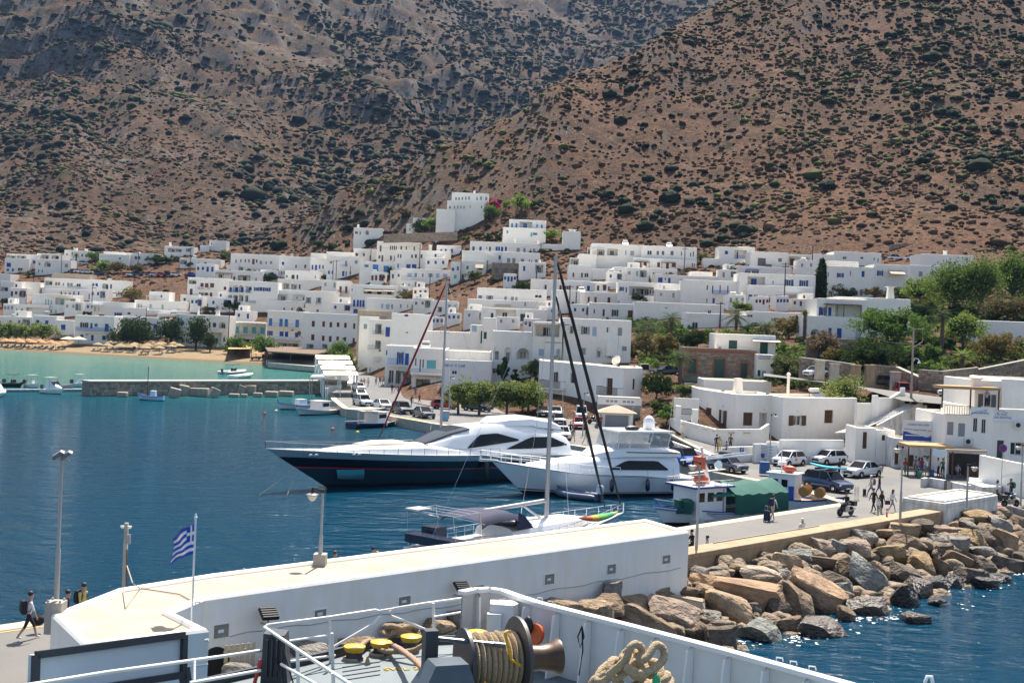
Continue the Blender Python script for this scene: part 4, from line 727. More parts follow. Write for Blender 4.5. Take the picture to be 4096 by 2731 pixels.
# near buildings
def text_mesh(s,size,m,parent,loc,rot,name='lettering',align='CENTER',ext=.004,xs=1.):
 c=bpy.data.curves.new('t','FONT');c.body=s;c.size=size;c.align_x=align;c.align_y='CENTER';c.extrude=ext;c.resolution_u=2
 o=bpy.data.objects.new('t',c);COL.objects.link(o);bpy.context.view_layer.update();me=bpy.data.meshes.new_from_object(o.evaluated_get(bpy.context.evaluated_depsgraph_get()));bpy.data.objects.remove(o);bpy.data.curves.remove(c)
 me.materials.clear();me.materials.append(m);t=obj(name,me,parent);t.location=loc;t.rotation_euler=rot;t.scale=(xs,1,1);t['kind']='stuff';return t
ink_b=mat('blue_ink',(.03,.08,.35),.6);ink_k=mat('black_ink',(.03,.03,.035),.6);ink_r=mat('red_ink',(.5,.05,.04),.6)
def sign(H,x0,y0,x1,y1,m,off=-.08,lines=(),name='sign',t=.05):
 fr=H['fr'];a,zt=fr.loc(x0,(y0+y1)/2,off);c,_=fr.loc(x1,(y0+y1)/2,off);_,zt=fr.loc((x0+x1)/2,y0,off);_,zb=fr.loc((x0+x1)/2,y1,off)
 b=MB();b.box(a,off,zb,c,off+t,zt);o=addpart(H,name,b,m)
 for s,fx,fz,sz,mm in lines:text_mesh(s,sz,mm,o,(a+(c-a)*fx,off-.012,zt+(zb-zt)*fz),(RAD(90),0,0))
 return o,(a,c,zb,zt)
def poly_house(reg,label,cor,zt,zb,wins,back=8.,m=None,par=.35,name='house',cat='house'):
 ox,oy,s_=REG[reg];P=[W(ox+x/s_,oy+y/s_,zt)for x,y in cor];E=thing(name,label,cat,(P[0].x,P[0].y,zb));n=len(P);out=[]
 for i in range(n-1):
  d=P[i+1]-P[i];fr=Front.__new__(Front);fr.ox,fr.oy,fr.sc=REG[reg];fr.P0=P[i].copy();fr.ex=d.normalized();fr.ey=Vector((-fr.ex.y,fr.ex.x,0));fr.yaw=math.atan2(d.y,d.x);w=d.length;b=MB();holes=[];wl=[]
  for t in wins[i].split():
   q=t.split(',');X,Y,w_,h_=map(float,q[:4]);c=q[4];a0=max(.03,fr.loc(X,Y+h_/2)[0]);a1=min(w-.03,fr.loc(X+w_,Y+h_/2)[0]);z1=min(zt-.1,fr.loc(X+w_/2,Y)[1]);z0=max(zb+.02,fr.loc(X+w_/2,Y+h_)[1])
   op=w_>1.12*h_ or c.endswith('o');dp=.3
   if c[0]=='A':holes.append((a0,z0,a1,z1,1.2,True))
   elif op:holes.append((a0+(a1-a0)*.25,z0,a1-(a1-a0)*.25,z1,dp))
   else:holes.append((a0,z0,a1,z1,1.2 if c[0]=='e' else dp))
   wl.append((a0,z0,a1-a0,z1-z0,c))
  cutwall(b,w,zb-1.5,zt,holes)
  b.add([(0,0,zt),(w,0,zt),(w,.25,zt+.03),(0,.25,zt+.03)],[(0,1,2,3)]);b.add([(0,.25,zt+.03),(w,.25,zt+.03),(w,.25,zt-par),(0,.25,zt-par)],[(0,1,2,3)])
  b.build('wall',m or white,E,None,Vector((P[i].x,P[i].y,0))-E.location,fr.yaw)
  for a,z,ww,h,c in wl:
   if c[0]=='A':
    q=MB();q.box(a+ww*.1,1.1,z,a+ww*.9,1.15,z+h*.8);q.build('door',brown_w,E,None,Vector((P[i].x,P[i].y,0))-E.location,fr.yaw)
   elif c[0]!='e':window(E,fr,a,z,ww,h,c,.3)
  out.append(dict(E=E,fr=fr,reg=reg))
 B=[p+Vector((0,back,0))for p in P][::-1];ring=[tuple((p-E.location)[:2])for p in P]+[tuple((p-E.location)[:2])for p in B]
 b=MB();o=len(ring);z0,z1=zb-1.5-E.location.z,zt-E.location.z
 for i in range(n-1,len(ring)):p,q=ring[i],ring[(i+1)%o];b.add([(*p,z0),(*q,z0),(*q,z1),(*p,z1)],[(0,1,2,3)])
 for i in range(n-1,len(ring)):
  p,q=Vector((*ring[i],0)),Vector((*ring[(i+1)%o],0));d=(q-p).normalized();nn=Vector((-d.y,d.x,0))*.25;b.add([(p.x,p.y,z1),(q.x,q.y,z1),(q.x+nn.x,q.y+nn.y,z1+.03),(p.x+nn.x,p.y+nn.y,z1+.03)],[(0,1,2,3)]);b.add([(q.x+nn.x,q.y+nn.y,z1+.03),(p.x+nn.x,p.y+nn.y,z1+.03),(p.x+nn.x,p.y+nn.y,z1-par),(q.x+nn.x,q.y+nn.y,z1-par)],[(0,1,2,3)])
 b.build('rear_wall',m or white,E);b=MB();b.add([(*p,z1-par)for p in ring],[tuple(range(o))]);b.build('roof',roofm2,E);return out
roofm2=mat('cream_roof_pale',(.76,.67,.52),.9,col2=(.70,.58,.42),vscale=.5)
# harbour house with wooden balconies
HB=poly_house(8,'white harbour house with brown wooden balconies and arched doorway',[(35,260),(605,310),(985,345),(1200,345)],8.6,1.2,['150,390,84,112,wo 375,405,52,112,w 335,688,147,190,A 175,690,68,85,wo','655,740,130,115,wo 785,462,70,190,w','1085,470,30,122,w 1070,757,30,120,w'],back=9)
balcony(HB[0],18,252,487,575,brown_w,1.0,step=.15);balcony(HB[1],672,905,562,665,brown_w,1.0,step=.15);acunit(HB[2],1050,715)
b=MB();fr=HB[1]['fr'];a,z=fr.loc(915,250,4);b.tube([(a,4,8.2),(a,4,12.8)],.05);o=addpart(HB[1],'aerial',b,metal_g);b=MB();b.lathe([(.05,0),(.6,.12),(.75,.3)],14,M=Matrix.Translation((a+.2,3.8,9.3))@Matrix.Rotation(RAD(-70),4,'Y'));addpart(HB[1],'satellite_dish',b,gel)
# fieldstone house with white upper floor
E9=house(8,'brown stone house with red brick window arches and green shutters',[(1668,125,2490,520,'1720,240,90,170,ge 2010,245,125,235,g 2318,290,75,170,g')],d=186,m=stone_g,dep=7,rm=roofm2);H['st']=E9
fr=E9['fr'];a0,z1=fr.loc(1668,150);a1,z0=fr.loc(2490,520);hl=[]
for X,Y,w_,h_ in((1720,240,90,170),(2010,245,125,235),(2318,290,75,170)):hl.append((fr.loc(X,Y+h_)[0]-a0,fr.loc(X,Y+h_)[1],fr.loc(X+w_,Y)[0]-a0,fr.loc(X,Y)[1]))
brick_m=mat('red_brick',(.30,.09,.05),.85,island=.3)
for x0,zz0,x1,zz1 in hl:
 k=0
 for(px,pz,n,dx,dz)in((x0+a0-.22,zz0,int((zz1-zz0)/.22),0,.22),(x1+a0,zz0,int((zz1-zz0)/.22),0,.22),(x0+a0-.22,zz1,int((x1-x0+.44)/.2),.2,0)):
  for i in range(n):
   q=MB();cx=px+dx*i;cz=pz+dz*i
   if dx:t=(i+.5)/n*2-1;cz+=.22*(1-t*t);q.box(cx+.01,-.09,cz,cx+.19,.03,cz+.24)
   else:q.box(cx,-.09,cz+.01,cx+.22,.03,cz+.21)
   addpart(E9,'brick',q,brick_m)
q=MB();q.box(a0-.05,-.14,z1-.05,a1+.05,.1,z1+.2);addpart(E9,'brick_cornice',q,brick_m)
stonework('stones',lambda x,y,z:fr.world(a0+x,y,z)-E9['E'].location,a1-a0,z0,z1-.06,E9['E'],random.Random(8),.5,.3,.09,holes=[(h[0]-.22,h[1],h[2]+.22,h[3]+.4)for h in hl])
H['st2']=house(5,'white upper house with dark green shutter and tin porch roof above the stone house',[(35,1107,712,1400,'185,1172,96,114,g 540,1190,90,200,g')],d=191,dep=7);pergola(H['st2'],468,785,1165,1350,brown_w,1.6,top=metal_g,posts=False,slope=.2);acunit(H['st2'],90,1265)
H['st3']=house(5,'narrow white annex with wooden balcony beside the stone house',[(495,1335,690,1640,'515,1510,32,70,g 562,1520,48,60,y')],d=184,dep=6);balcony(H['st3'],528,660,1345,1392,black,.4)
b=MB();fr=H['st']['fr'];a0,z1=fr.loc(1680,455,-2.5);a1,z0=fr.loc(1900,530,-2.5);b.box(a0,-2.6,z0-2.5,a1,-2.4,z0+.1);addpart(H['st'],'terrace_wall',b,white);b=MB()
for k in range(14):x=a0+(a1-a0)*k/13;b.box(x,-2.55,z0+.1,x+.06,-2.5,z1)
b.box(a0,-2.56,z1-.06,a1,-2.49,z1);b.box(a0,-2.56,z0+.4,a1,-2.49,z0+.46);addpart(H['st'],'terrace_railing',b,mat('bright_green_paint',(.01,.2,.12),.5))
# white harbour office with brown shutters
zt9=6.55
HO=poly_house(9,'white single-storey harbour office with brown shutters and open door',[(565,300),(980,362),(1385,372),(1520,397),(2361,405)],zt9,2.0,['625,512,72,205,w 790,542,84,208,wo','1063,568,108,150,w 1245,573,90,180,e','','1582,602,194,116,wo 1990,540,98,150,w'],back=9)
chim=poly=None
b=MB();fr=HO[0]['fr'];a,z=fr.loc(1000,340,2.5);b.lathe([(.75,6.),(.55,8.2),(.6,8.2),(.6,8.35)],4,M=Matrix.Translation((a,2.5,0))@Matrix.Rotation(RAD(45),4,'Z'));addpart(HO[0],'chimney',b,white)
b=MB();fr=HO[3]['fr'];a,z=fr.loc(1575,300,5);b.tube([(a,5,6),(a,5,9.0)],.17,8);b.lathe([(.26,9),(.26,9.2),(.02,9.4)],8,M=Matrix.Translation((a,5,0)));addpart(HO[3],'flue_pipe',b,white)
solar(HO[3],1870,320,4.5)
b=MB();b.xprism([(0,0),(1,0)],Matrix(),.1)if False else None
H['of2']=house(9,'low white block with cream roof behind the harbour office',[(612,205,1382,330,'')],d=172,dep=6,rm=roofm2)
for k,(x,y)in enumerate(((665,462),(836,492),(1300,520),(1685,550))):
 i=0 if x<980 else 1 if x<1385 else 3;fr=HO[i]['fr'];a,z=fr.loc(x,y);b=MB();b.ell((a,-.12,z),(.13,.12,.13),8,6);addpart(HO[i],'wall_lamp',b,gel,40)
def low_wall(name,label,pts,zt,zb,th=.25,m=None,holes=None,cat='wall',cap=None):
 E=thing(name,label,cat,(pts[0][0],pts[0][1],zb if not isinstance(zb,list)else zb[0]));n=len(pts)
 ZT=zt if isinstance(zt,list)else[zt]*n;ZB=zb if isinstance(zb,list)else[zb]*n;b=MB()
 for i in range(n-1):
  p,q=Vector(pts[i]),Vector(pts[i+1]);d=(q-p);d.z=0;L_=d.length;d.normalize();nn=Vector((-d.y,d.x,0))*th
  V=[Vector((p.x,p.y,ZB[i]-1)),Vector((q.x,q.y,ZB[i+1]-1)),Vector((q.x,q.y,ZT[i+1])),Vector((p.x,p.y,ZT[i]))];V+=[v+nn for v in V]
  b.add([v-E.location for v in V],[(0,1,2,3),(7,6,5,4),(3,2,6,7),(1,5,6,2),(0,3,7,4)])
 b.build('wall',m or white,E)
 if cap:
  b=MB()
  for i in range(n-1):
   p,q=Vector((*pts[i][:2],ZT[i]+.03))-E.location,Vector((*pts[i+1][:2],ZT[i+1]+.03))-E.location;d=(q-p).normalized();nn=Vector((-d.y,d.x,0))*th/2;b.obox(p+nn,q+nn,th+.08,.07)
  b.build('coping',cap,E)
 return E
def zn(r,x,y):ox,oy,s_=REG[r];return ox+x/s_,oy+y/s_
T=[W(*zn(9,x,y),3.05)for x,y in((235,632),(760,760),(1270,758),(1362,730))]
E=low_wall('terrace_wall','white terrace wall with small openings in front of harbour office',[tuple(p)for p in T],[3.05,3.05,3.05,3.4],1.2,.3)
dk=mat('pale_opening',(.55,.45,.32),.9)
for x,y,w_,h_ in((275,672,30,30),(345,685,52,30),(460,712,84,34),(600,742,60,36),(710,765,32,32),(885,785,82,32),(1065,788,80,28)):
 i=0 if x<740 else 1;p,q=T[i],T[i+1];d=(q-p).normalized();fr=Front.__new__(Front);fr.ox,fr.oy,fr.sc=REG[9];fr.P0=p;fr.ex=d;fr.ey=Vector((-d.y,d.x,0));a0,z1=fr.loc(x,y);a1,z0=fr.loc(x+w_,y+h_);b=MB();L_=fr.P0-E.location
 for(xx0,zz0,xx1,zz1)in((a0,z0,a1,z0+.05),(a0,z1-.05,a1,z1),(a0,z0,a0+.05,z1),(a1-.05,z0,a1,z1)):b.box(xx0,-.06,zz0-E.location.z,xx1,.02,zz1-E.location.z)
 b.box(a0,-.012,z0-E.location.z,a1,.01,z1-E.location.z,1);b.build('opening',[white,dk],E,None,(L_.x,L_.y,0),math.atan2(d.y,d.x))
P_=[W(*zn(9,x,y),z)for x,y,z in((905,960,2.75),(1190,955,2.75),(1192,925,3.1),(1340,925,3.1),(1345,900,3.35),(1490,900,3.35),(1492,878,3.6),(2215,882,3.6))]
WL=low_wall('sign_wall','stepped white wall carrying parking sign and information board',[tuple(p)for p in P_],[p.z for p in P_],1.2,.3)
d=(P_[7]-P_[6]).normalized();fr=Front.__new__(Front);fr.ox,fr.oy,fr.sc=REG[9];q0=W(*zn(9,905,1105),1.2);q1=W(*zn(9,1900,1110),1.2)
fr.P0=P_[0].copy();d=(P_[1]-P_[0]).normalized();fr.ex=d;fr.ey=Vector((-d.y,d.x,0));fr.yaw=math.atan2(d.y,d.x);HW=dict(E=WL,fr=fr,reg=9)
sign(HW,1030,965,1070,1030,ink_b,-.07,[('P',.5,.42,.62,wpaint)],'parking_sign');sign(HW,945,968,1012,1000,wpaint,-.06,[],'small_sign')
fr2=Front.__new__(Front);fr2.__dict__=dict(fr.__dict__);fr2.P0=P_[3].copy();d=(P_[6]-P_[1]).normalized();fr2.ex=d;fr2.ey=Vector((-d.y,d.x,0));fr2.yaw=math.atan2(d.y,d.x)
o,bx=sign(dict(E=WL,fr=fr2,reg=9),1230,935,1485,1095,mat('board_white',(.72,.74,.77),.5),-.45,[],'information_board',.06)
for k in range(7):b=MB();zz=bx[3]-(bx[3]-bx[2])*(.14+.11*k);b.box(bx[0]+.35,-.47,zz-.04,bx[1]-.35-(.6 if k%2 else.1),-.452,zz+.03);addpart(dict(E=WL,fr=fr2),'text_line',b,grey_p)
b=MB();b.box(bx[0]+.1,-.47,bx[2]+.08,bx[0]+.9,-.452,bx[2]+.5);addpart(dict(E=WL,fr=fr2),'emblem',b,ink_b)
P_=[W(*zn(9,x,y),z)for x,y,z in((-80,770,2.2),(230,890,1.9),(480,985,1.6),(720,1065,1.35))]
low_wall('ramp_wall','sloping low white kerb wall of the footpath below the terrace',[tuple(p)for p in P_],[p.z for p in P_],1.2,.35)
b=MB();Q=[W(*zn(9,x,y),z)for x,y,z in((-80,775,1.9),(720,1070,1.25),(760,1050,1.25),(230,830,2.0),(0,700,3.2),(-60,640,3.6))];b.add(Q,[tuple(range(6))]);struct('path',b,concrete)
low_wall('garden_wall','white garden wall with barred opening left of the office',[tuple(W(*zn(9,275,400),5.6)),tuple(W(*zn(9,565,385),5.9))],5.6,2.5,.3)
for k,(x0,y0,x1,y1)in enumerate(((297,495,355,640),(478,535,552,690))):
 p=At(*zn(9,x0,y1),152);q=At(*zn(9,x1,y0),152);b=MB();b.box(0,0,-1,q.x-p.x,.9,q.z-p.z);tag(b.build('gate_pillar',white,None,None,p),'white square pillar %s of the barred gate by the office'%('left' if k==0 else 'right'),'pillar')
p=At(*zn(9,357,600),152.3);q=At(*zn(9,475,525),152.3);E=thing('gate','dark barred gate between two white pillars by the office','gate',p);b=MB();L_=q.x-p.x;b.box(0,0,q.z-p.z-.06,L_,.05,q.z-p.z);b.box(0,0,.1,L_,.05,.16);b.build('gate_frame',black,E)
for k in range(16):b=MB();b.box(L_*k/15,.01,.16,L_*k/15+.03,.04,q.z-p.z-.06);b.build('bar',black,E)
st0=W(*zn(8,1430,1110),1.25);st1=At(*zn(8,1330,850),176);ES=thing('stone_steps','pale stone steps climbing beside the harbour house','steps',st0)
for k in range(13):
 t=k/12;p=st0.lerp(st1,t);b=MB();b.box(-1.5,-.35,-1.2,1.5,.9,.08);b.build('step',concrete,ES,None,p-st0)
a_=[W(*zn(8,1340,1085),1.3),At(*zn(8,1250,930),168),At(*zn(8,1160,760),180)]
for k in range(9):
 t=k/8*1.999;i=int(t);p=Vector(a_[i]).lerp(Vector(a_[i+1]),t-i);b=MB();b.box(-.45,-.5,-1.5,.45,.9,.75+.1*(k%2));o=b.build('stone_block',stone_g,ES,None,p-st0)
# car rental house, cafe and sheds at right
HR=house(10,'white rental office with brown roof terrace, grey shutters and lettered signs',[(1345,597,1660,1330,'1393,675,72,150,y 1518,690,78,152,y'),(1655,512,1890,1330,'1690,625,50,172,k 1785,638,50,174,k',dict(off=-.05)),(1885,537,2700,1330,'1960,885,76,218,g 2115,910,150,148,e',dict(off=.1)),(1700,205,2020,560,'1745,355,60,160,m 1815,360,80,150,k 1895,365,58,145,m',dict(off=2.6)),(2010,200,2700,560,'',dict(off=2.2))],d=121,dep=9);H['cr']=HR
sign(HR,1658,522,1880,612,wpaint,-.12,[('CAR',.72,.26,.26,ink_b),('RENTAL',.72,.58,.26,ink_b),('En Minas',.27,.6,.22,ink_k)]);sign(HR,1895,545,2142,668,wpaint,-.02,[('En Minas',.5,.36,.26,ink_k),('CAR RENTAL',.5,.66,.33,ink_b)])
b=MB();fr=HR['fr'];
for x in(1760,2020):
 a,z=fr.loc(x,560);y_=-.06-.12*(x<1900);pts=[(a-.65-.3*(x<1900),y_,z-.3),(a-.3,y_,z+.03),(a,y_,z+.06),(a+.55,y_,z-.12)];b.tube(pts,.018,5)
addpart(HR,'sign_swoosh',b,ink_b)
pergola(HR,1335,2005,262,505,brown_w,2.6,off=2.6,thick=.28,top=mat('thatch_mat',(.50,.31,.15),.9,var=.25,vscale=12));balcony(HR,1368,1648,487,600,brown_w,.1,off=-.2,step=.22);acunit(HR,1645,900);acunit(HR,2215,712);chimney(HR,1725,170,210,1.)
pergola(HR,948,1480,935,1290,brown_w,3.2,off=-.1,thick=.25,top=MATS['thatch_mat']);pergola(HR,1375,1850,985,1300,wpaint,3.6,off=-.2,thick=.22,top=cream)
fr=HR['fr'];a0,z1=fr.loc(1232,985,-3.9);a1,z0=fr.loc(1385,1070,-3.9);sign(HR,1232,990,1385,1065,mat('pale_blue_board',(.5,.62,.7),.5),-3.9,[])
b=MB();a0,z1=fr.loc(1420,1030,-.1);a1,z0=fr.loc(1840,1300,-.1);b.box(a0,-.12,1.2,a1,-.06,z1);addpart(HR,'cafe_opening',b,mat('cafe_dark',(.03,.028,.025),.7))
for k in range(3):q=MB();x=a0+.8+k*1.7;q.box(x,-2.6,1.2,x+1.2,-2.0,1.95);q.box(x+.05,-2.55,1.95,x+1.15,-2.05,2.0);tag(q.build('cafe_table',brown_w,None,None,fr.world(0,0,0),fr.yaw),'brown wooden cafe table under the white canopy, %s from the left'%('first','second','third')[k],'table')
P_=[W(*zn(10,x,y),z)for x,y,z in((1762,1050,4.1),(1800,1060,4.1),(1960,1095,4.0),(2130,1130,3.9),(2330,1165,3.8))]
low_wall('curved_wall','curved white terrace wall below the rental office',[tuple(p)for p in P_],[p.z for p in P_],1.2,.4)
P_=[W(*zn(10,x,y),z)for x,y,z in((2330,1230,3.6),(1900,1340,2.0),(1640,1370,1.75))]
low_wall('ramp_side','sloping white wall of the ramp at the right edge',[tuple(p)for p in P_][::-1],[p.z for p in P_][::-1],1.2,.35)
b=MB();Q=[W(*zn(10,x,y),1.2)for x,y in((1640,1440),(1790,1490),(2010,1485),(2060,1440),(1980,1400),(1640,1375))];b.prism([tuple(p[:2])for p in Q],1.0,1.75,0,0);struct('pavement_block',b,white2)
P_=[W(*zn(10,x,y),2.0)for x,y in((1135,1320),(1180,1312),(1360,1340))];low_wall('cafe_wall','low white wall in front of the cafe, left of the little gate',[tuple(p)for p in P_],2.0,1.2,.35,white2)
P_=[W(*zn(10,x,y),2.0)for x,y in((1440,1360),(1610,1395),(1660,1400))];low_wall('cafe_wall','low white wall in front of the cafe, right of the little gate',[tuple(p)for p in P_],2.0,1.2,.35,white2)
p,q=W(*zn(10,1362,1345),2.),W(*zn(10,1440,1362),2.);E=thing('garden_gate','small dark iron gate in the low cafe wall','gate',(p.x,p.y,1.2))
for k in range(9):b=MB();t=k/8;r=(q-p)*t;b.box(r.x,r.y,0,r.x+.04,r.y+.04,.75+.25*math.sin(t*3.14));b.build('bar',black,E)
HS=house(10,'small white shed with brown door and cream flat roof by the stairs',[(345,745,575,1010,'430,790,46,190,w'),(570,770,782,1230,'648,825,36,62,w',dict(off=.0))],d=128,dep=4,rm=cream)
HT=house(10,'low white store with two brown doors beside the cafe',[(780,872,1350,1240,'795,1018,42,142,w 940,1050,72,132,w 1115,1060,100,20,k')],d=125,dep=4,m=white2,rm=roofm2)
sg,bx=sign(HT,890,665,1345,895,wpaint,-.3,[('AEGEAN SEA LINES',.38,.2,.25,ink_k),('Anemos:',.13,.42,.25,ink_r),('Listen to the',.42,.45,.25,ink_k),('wind',.68,.48,.25,ink_r)],'billboard',.12)
fr=HT['fr'];a,c,zb,zt=bx;b=MB();N=20;top=[(a+(c-a)*k/N,zb+(zt-zb)*(.46 if k<2 else.47-.26*min(1,k/12.)+.02*math.sin(k)))for k in range(N+1)]
for k in range(N):
 b.add([(top[k][0],-.315,zb+.02),(top[k+1][0],-.315,zb+.02),(top[k+1][0],-.315,top[k+1][1]),(top[k][0],-.315,top[k][1])],[(0,1,2,3)])
addpart(HT,'billboard_wave',b,ink_b);b=MB();b.add([(a+(c-a)*.66,-.325,zb+.5),(c-.1,-.325,zb+1.1),(c-.2,-.325,zb+1.75),(a+(c-a)*.76,-.325,zb+1.2)],[(0,1,2,3)]);b.add([(a+(c-a)*.64,-.33,zb+.42),(c-.1,-.33,zb+1.0),(c-.1,-.33,zb+1.12),(a+(c-a)*.66,-.33,zb+.52)],[(0,1,2,3)],1);addpart(HT,'printed_ferry',b,[gel,ink_r]);b=MB();b.box(a+.2,-.335,zb+.5,a+1.9,-.32,zb+.6);addpart(HT,'white_print_line',b,gel)
s0=W(*zn(10,500,735),3.6);s1=At(*zn(10,1010,480),150);ES=thing('staircase','long white concrete staircase climbing to the upper road','stairs',s0);ux=(s1-s0);ux.z=0;ux.normalize()
for k in range(18):
 t=k/17;p=s0.lerp(s1,t);b=MB();b.box(-.25,-1.2,-2.2,1.0,1.3,.05);b.build('step',white2,ES,None,p-s0,math.atan2(ux.y,ux.x))
b=MB();n_=Vector((-ux.y,ux.x,0));A=s0-n_*1.6;B=s1-n_*1.6;b.add([A-s0+Vector((0,0,-3)),B-s0+Vector((0,0,-5)),B-s0+Vector((0,0,.5)),A-s0+Vector((0,0,.4))],[(0,1,2,3)]);V_=-n_*-.35;b.add([A-s0+Vector((0,0,.4)),B-s0+Vector((0,0,.5)),B-s0+V_+Vector((0,0,.5)),A-s0+V_+Vector((0,0,.4))],[(0,1,2,3)]);b.build('side_wall',white2,ES)
P_=[At(*zn(10,x,y),d)for x,y,d in((370,460,148),(540,462,150),(545,370,150),(605,370,150),(612,400,150),(760,400,151),(860,335,152),(865,285,152),(915,285,152))]
low_wall('boundary_wall','high white boundary wall with stepped top beside the staircase',[tuple(p)for p in P_],[p.z for p in P_],1.5,.35)
b=MB();Q=[At(*zn(10,x,y),d)for x,y,d in((100,800,150),(370,790,145),(900,545,150),(820,555,152),(500,660,153))];b.add(Q,[tuple(range(5))]);struct('ramp',b,concrete)
b=MB();Q=[At(*zn(10,x,y),d)for x,y,d in((900,435,148),(1700,500,140),(2300,520,138),(2300,330,160),(1300,350,166),(900,360,166),(-300,200,172),(-700,120,176),(-700,150,170),(300,260,164))];b.add(Q,[tuple(range(len(Q)))]);struct('upper_road',b,pave)
def stone_wall(label,picks,h,th=.5,cap=True,seed=1):
 P=[At(x,y,d)for x,y,d in picks];E=thing('stone_wall',label,'wall',P[0]);b=MB();r_=random.Random(seed)
 for i in range(len(P)-1):
  p,q=P[i]-P[0],P[i+1]-P[0];d=q-p;d.z=0;L_=d.length;d.normalize();nn=Vector((-d.y,d.x,0))
  V=[p+Vector((0,0,-1.5)),q+Vector((0,0,-1.5)),q+Vector((0,0,h)),p+Vector((0,0,h))];b.add(V+[v+nn*th for v in V],[(0,1,2,3),(7,6,5,4),(3,2,6,7),(1,5,6,2),(0,3,7,4)])
  def fw(x,y,z,p=p,q=q,d=d,nn=nn,L_=L_):r=p+d*x-nn*(-y)if False else p+d*x+nn*y;return Vector((r.x,r.y,z+p.z+(q.z-p.z)*x/L_))
  stonework('stones',fw,L_,-1.,h,E,r_,.55,.32,.1)
 b.build('wall_core',stone_g,E)
 if cap:
  b=MB()
  for i in range(len(P)-1):
   p,q=P[i]-P[0]+Vector((0,0,h+.06)),P[i+1]-P[0]+Vector((0,0,h+.06));d=(q-p).normalized();nn=Vector((-d.y,d.x,0))*th/2;b.obox(p+nn,q+nn,th+.2,.14)
  b.build('coping',concrete,E)
 return E
stone_wall('stone wall with pale coping behind the red van on the upper road',[zn(10,530,195)+(168,),zn(10,800,225)+(168,),zn(10,1060,345)+(164,)],2.0,seed=2)
stone_wall('tall stone wall behind the parked white saloon car',[zn(10,1060,350)+(163,),zn(10,1330,375)+(160,),zn(10,1740,330)+(160,)],3.0,seed=3)
stone_wall('stone wall rising at the right edge above the rental office',[zn(10,1740,300)+(160,),zn(10,2330,180)+(162,)],2.4,seed=4)
stone_wall('pillared stone wall beside the silver car on the upper road',[zn(10,-300,85)+(176,),zn(10,60,130)+(172,),zn(10,330,170)+(170,)],1.7,seed=5)
for k,(x,y0,y1)in enumerate(((105,25,150),(350,40,190),(508,40,200),(800,118,260),(1100,150,330),(1265,165,340),(-60,-10,110))):
 p=At(*zn(10,x,y1),165);q=At(*zn(10,x,y0),165);b=MB();b.box(-.55,-.4,-1,.55,.6,q.z-p.z);b.box(-.65,-.5,q.z-p.z,.65,.7,q.z-p.z+.18);tag(b.build('gate_pillar',concrete_y if k in(1,2)else concrete,None,None,p),'tan stone gate pillar on the upper road, number %s from the left'%('one','three','four','five','six','seven','two')[k]if False else 'pale pillar on the upper road wall, %s counting from the left'%('second','third','fourth','fifth','sixth','seventh','first')[k],'pillar')
stone_wall('brown stone retaining wall under the upper car park',[(175,1086,545),(370,1100,530),(720,1108,515)],3.4,seed=6,cap=False);
p=At(430,1106,522)
b=MB();Q=[At(x,y,d)for x,y,d in((175,1078,545.5),(720,1100,515.5),(760,1092,522),(740,1085,540),(180,1062,575))];b.add([v+Vector((0,0,3.3))if k<2 else v for k,v in enumerate(Q)],[tuple(range(5))])if False else None
stone_wall('low stone wall on the slope under the hilltop villa',[(1535,955,445),(1690,950,448),(1830,945,450)],1.6,seed=9,cap=False)
stone_wall('long grey drystone wall across the foot of the right-hand hill',[(3560,998,378),(3800,985,385),(4096,970,392),(4300,962,400)],1.5,seed=10,cap=False)
# jetty building, parapet, breakwater
def jab(p):r=p-JA;return r.dot(JU),r.dot(JN)
ZR=4.2
roof_px=[(333,2588),(836,2526),(690,2455),(815,2403),(2756,2131),(2583,2081),(836,2303),(470,2361),(205,2464)]
R_=[W(x,y,ZR)for x,y in roof_px];EJ=thing('jetty_building','long low white building with cream flat roof on the jetty','building',(R_[1].x,R_[1].y,1.2));O_=EJ.location
b=MB();n=len(R_);L2=[tuple((p-O_)[:2])for p in R_]
for i in range(n):p,q=L2[i],L2[(i+1)%n];b.add([(*p,-1.6),(*q,-1.6),(*q,ZR-1.2),(*p,ZR-1.2)],[(0,1,2,3)])
cx=sum(p[0]for p in L2)/n;cy=sum(p[1]for p in L2)/n
def inset(P,t):
 out=[];n=len(P)
 for i in range(n):
  p0,p1,p2=Vector(P[i-1]),Vector(P[i]),Vector(P[(i+1)%n]);d0=(p1-p0).normalized();d1=(p2-p1).normalized();n0=Vector((-d0.y,d0.x));n1=Vector((-d1.y,d1.x));m_=(n0+n1);k=max(.35,m_.dot(n0));out.append(tuple(p1+m_*(t/k)))
 return out
rings=[(L2,ZR-1.2),(inset(L2,.06),ZR-1.2+.09),(inset(L2,.16),ZR-1.2+.12),(inset(L2,.26),ZR-1.2+.1),(inset(L2,.31),ZR-1.2+.02),(inset(L2,.32),ZR-1.2-.04)]
for(A,za),(B,zb)in zip(rings[:-1],rings[1:]):
 for i in range(n):j=(i+1)%n;b.add([(*A[i],za),(*A[j],za),(*B[j],zb),(*B[i],zb)],[(0,1,2,3)])
b.build('wall',mat('jetty_white',(.88,.845,.79),.8,var=.05,vscale=.4,bump=.15,bscale=3,streak=.03),EJ,50)
b=MB();I_=inset(L2,.3);b.add([(*p,ZR-1.2-.02)for p in I_],[tuple(range(n))]);b.build('roof',cream,EJ)
FJ=Front.__new__(Front);FJ.ox,FJ.oy,FJ.sc=0,0,1;d=(R_[4]-R_[3]).normalized();FJ.P0=R_[3].copy();FJ.ex=d;FJ.ey=Vector((-d.y,d.x,0));FJ.yaw=math.atan2(d.y,d.x);HJ=dict(E=EJ,fr=FJ)
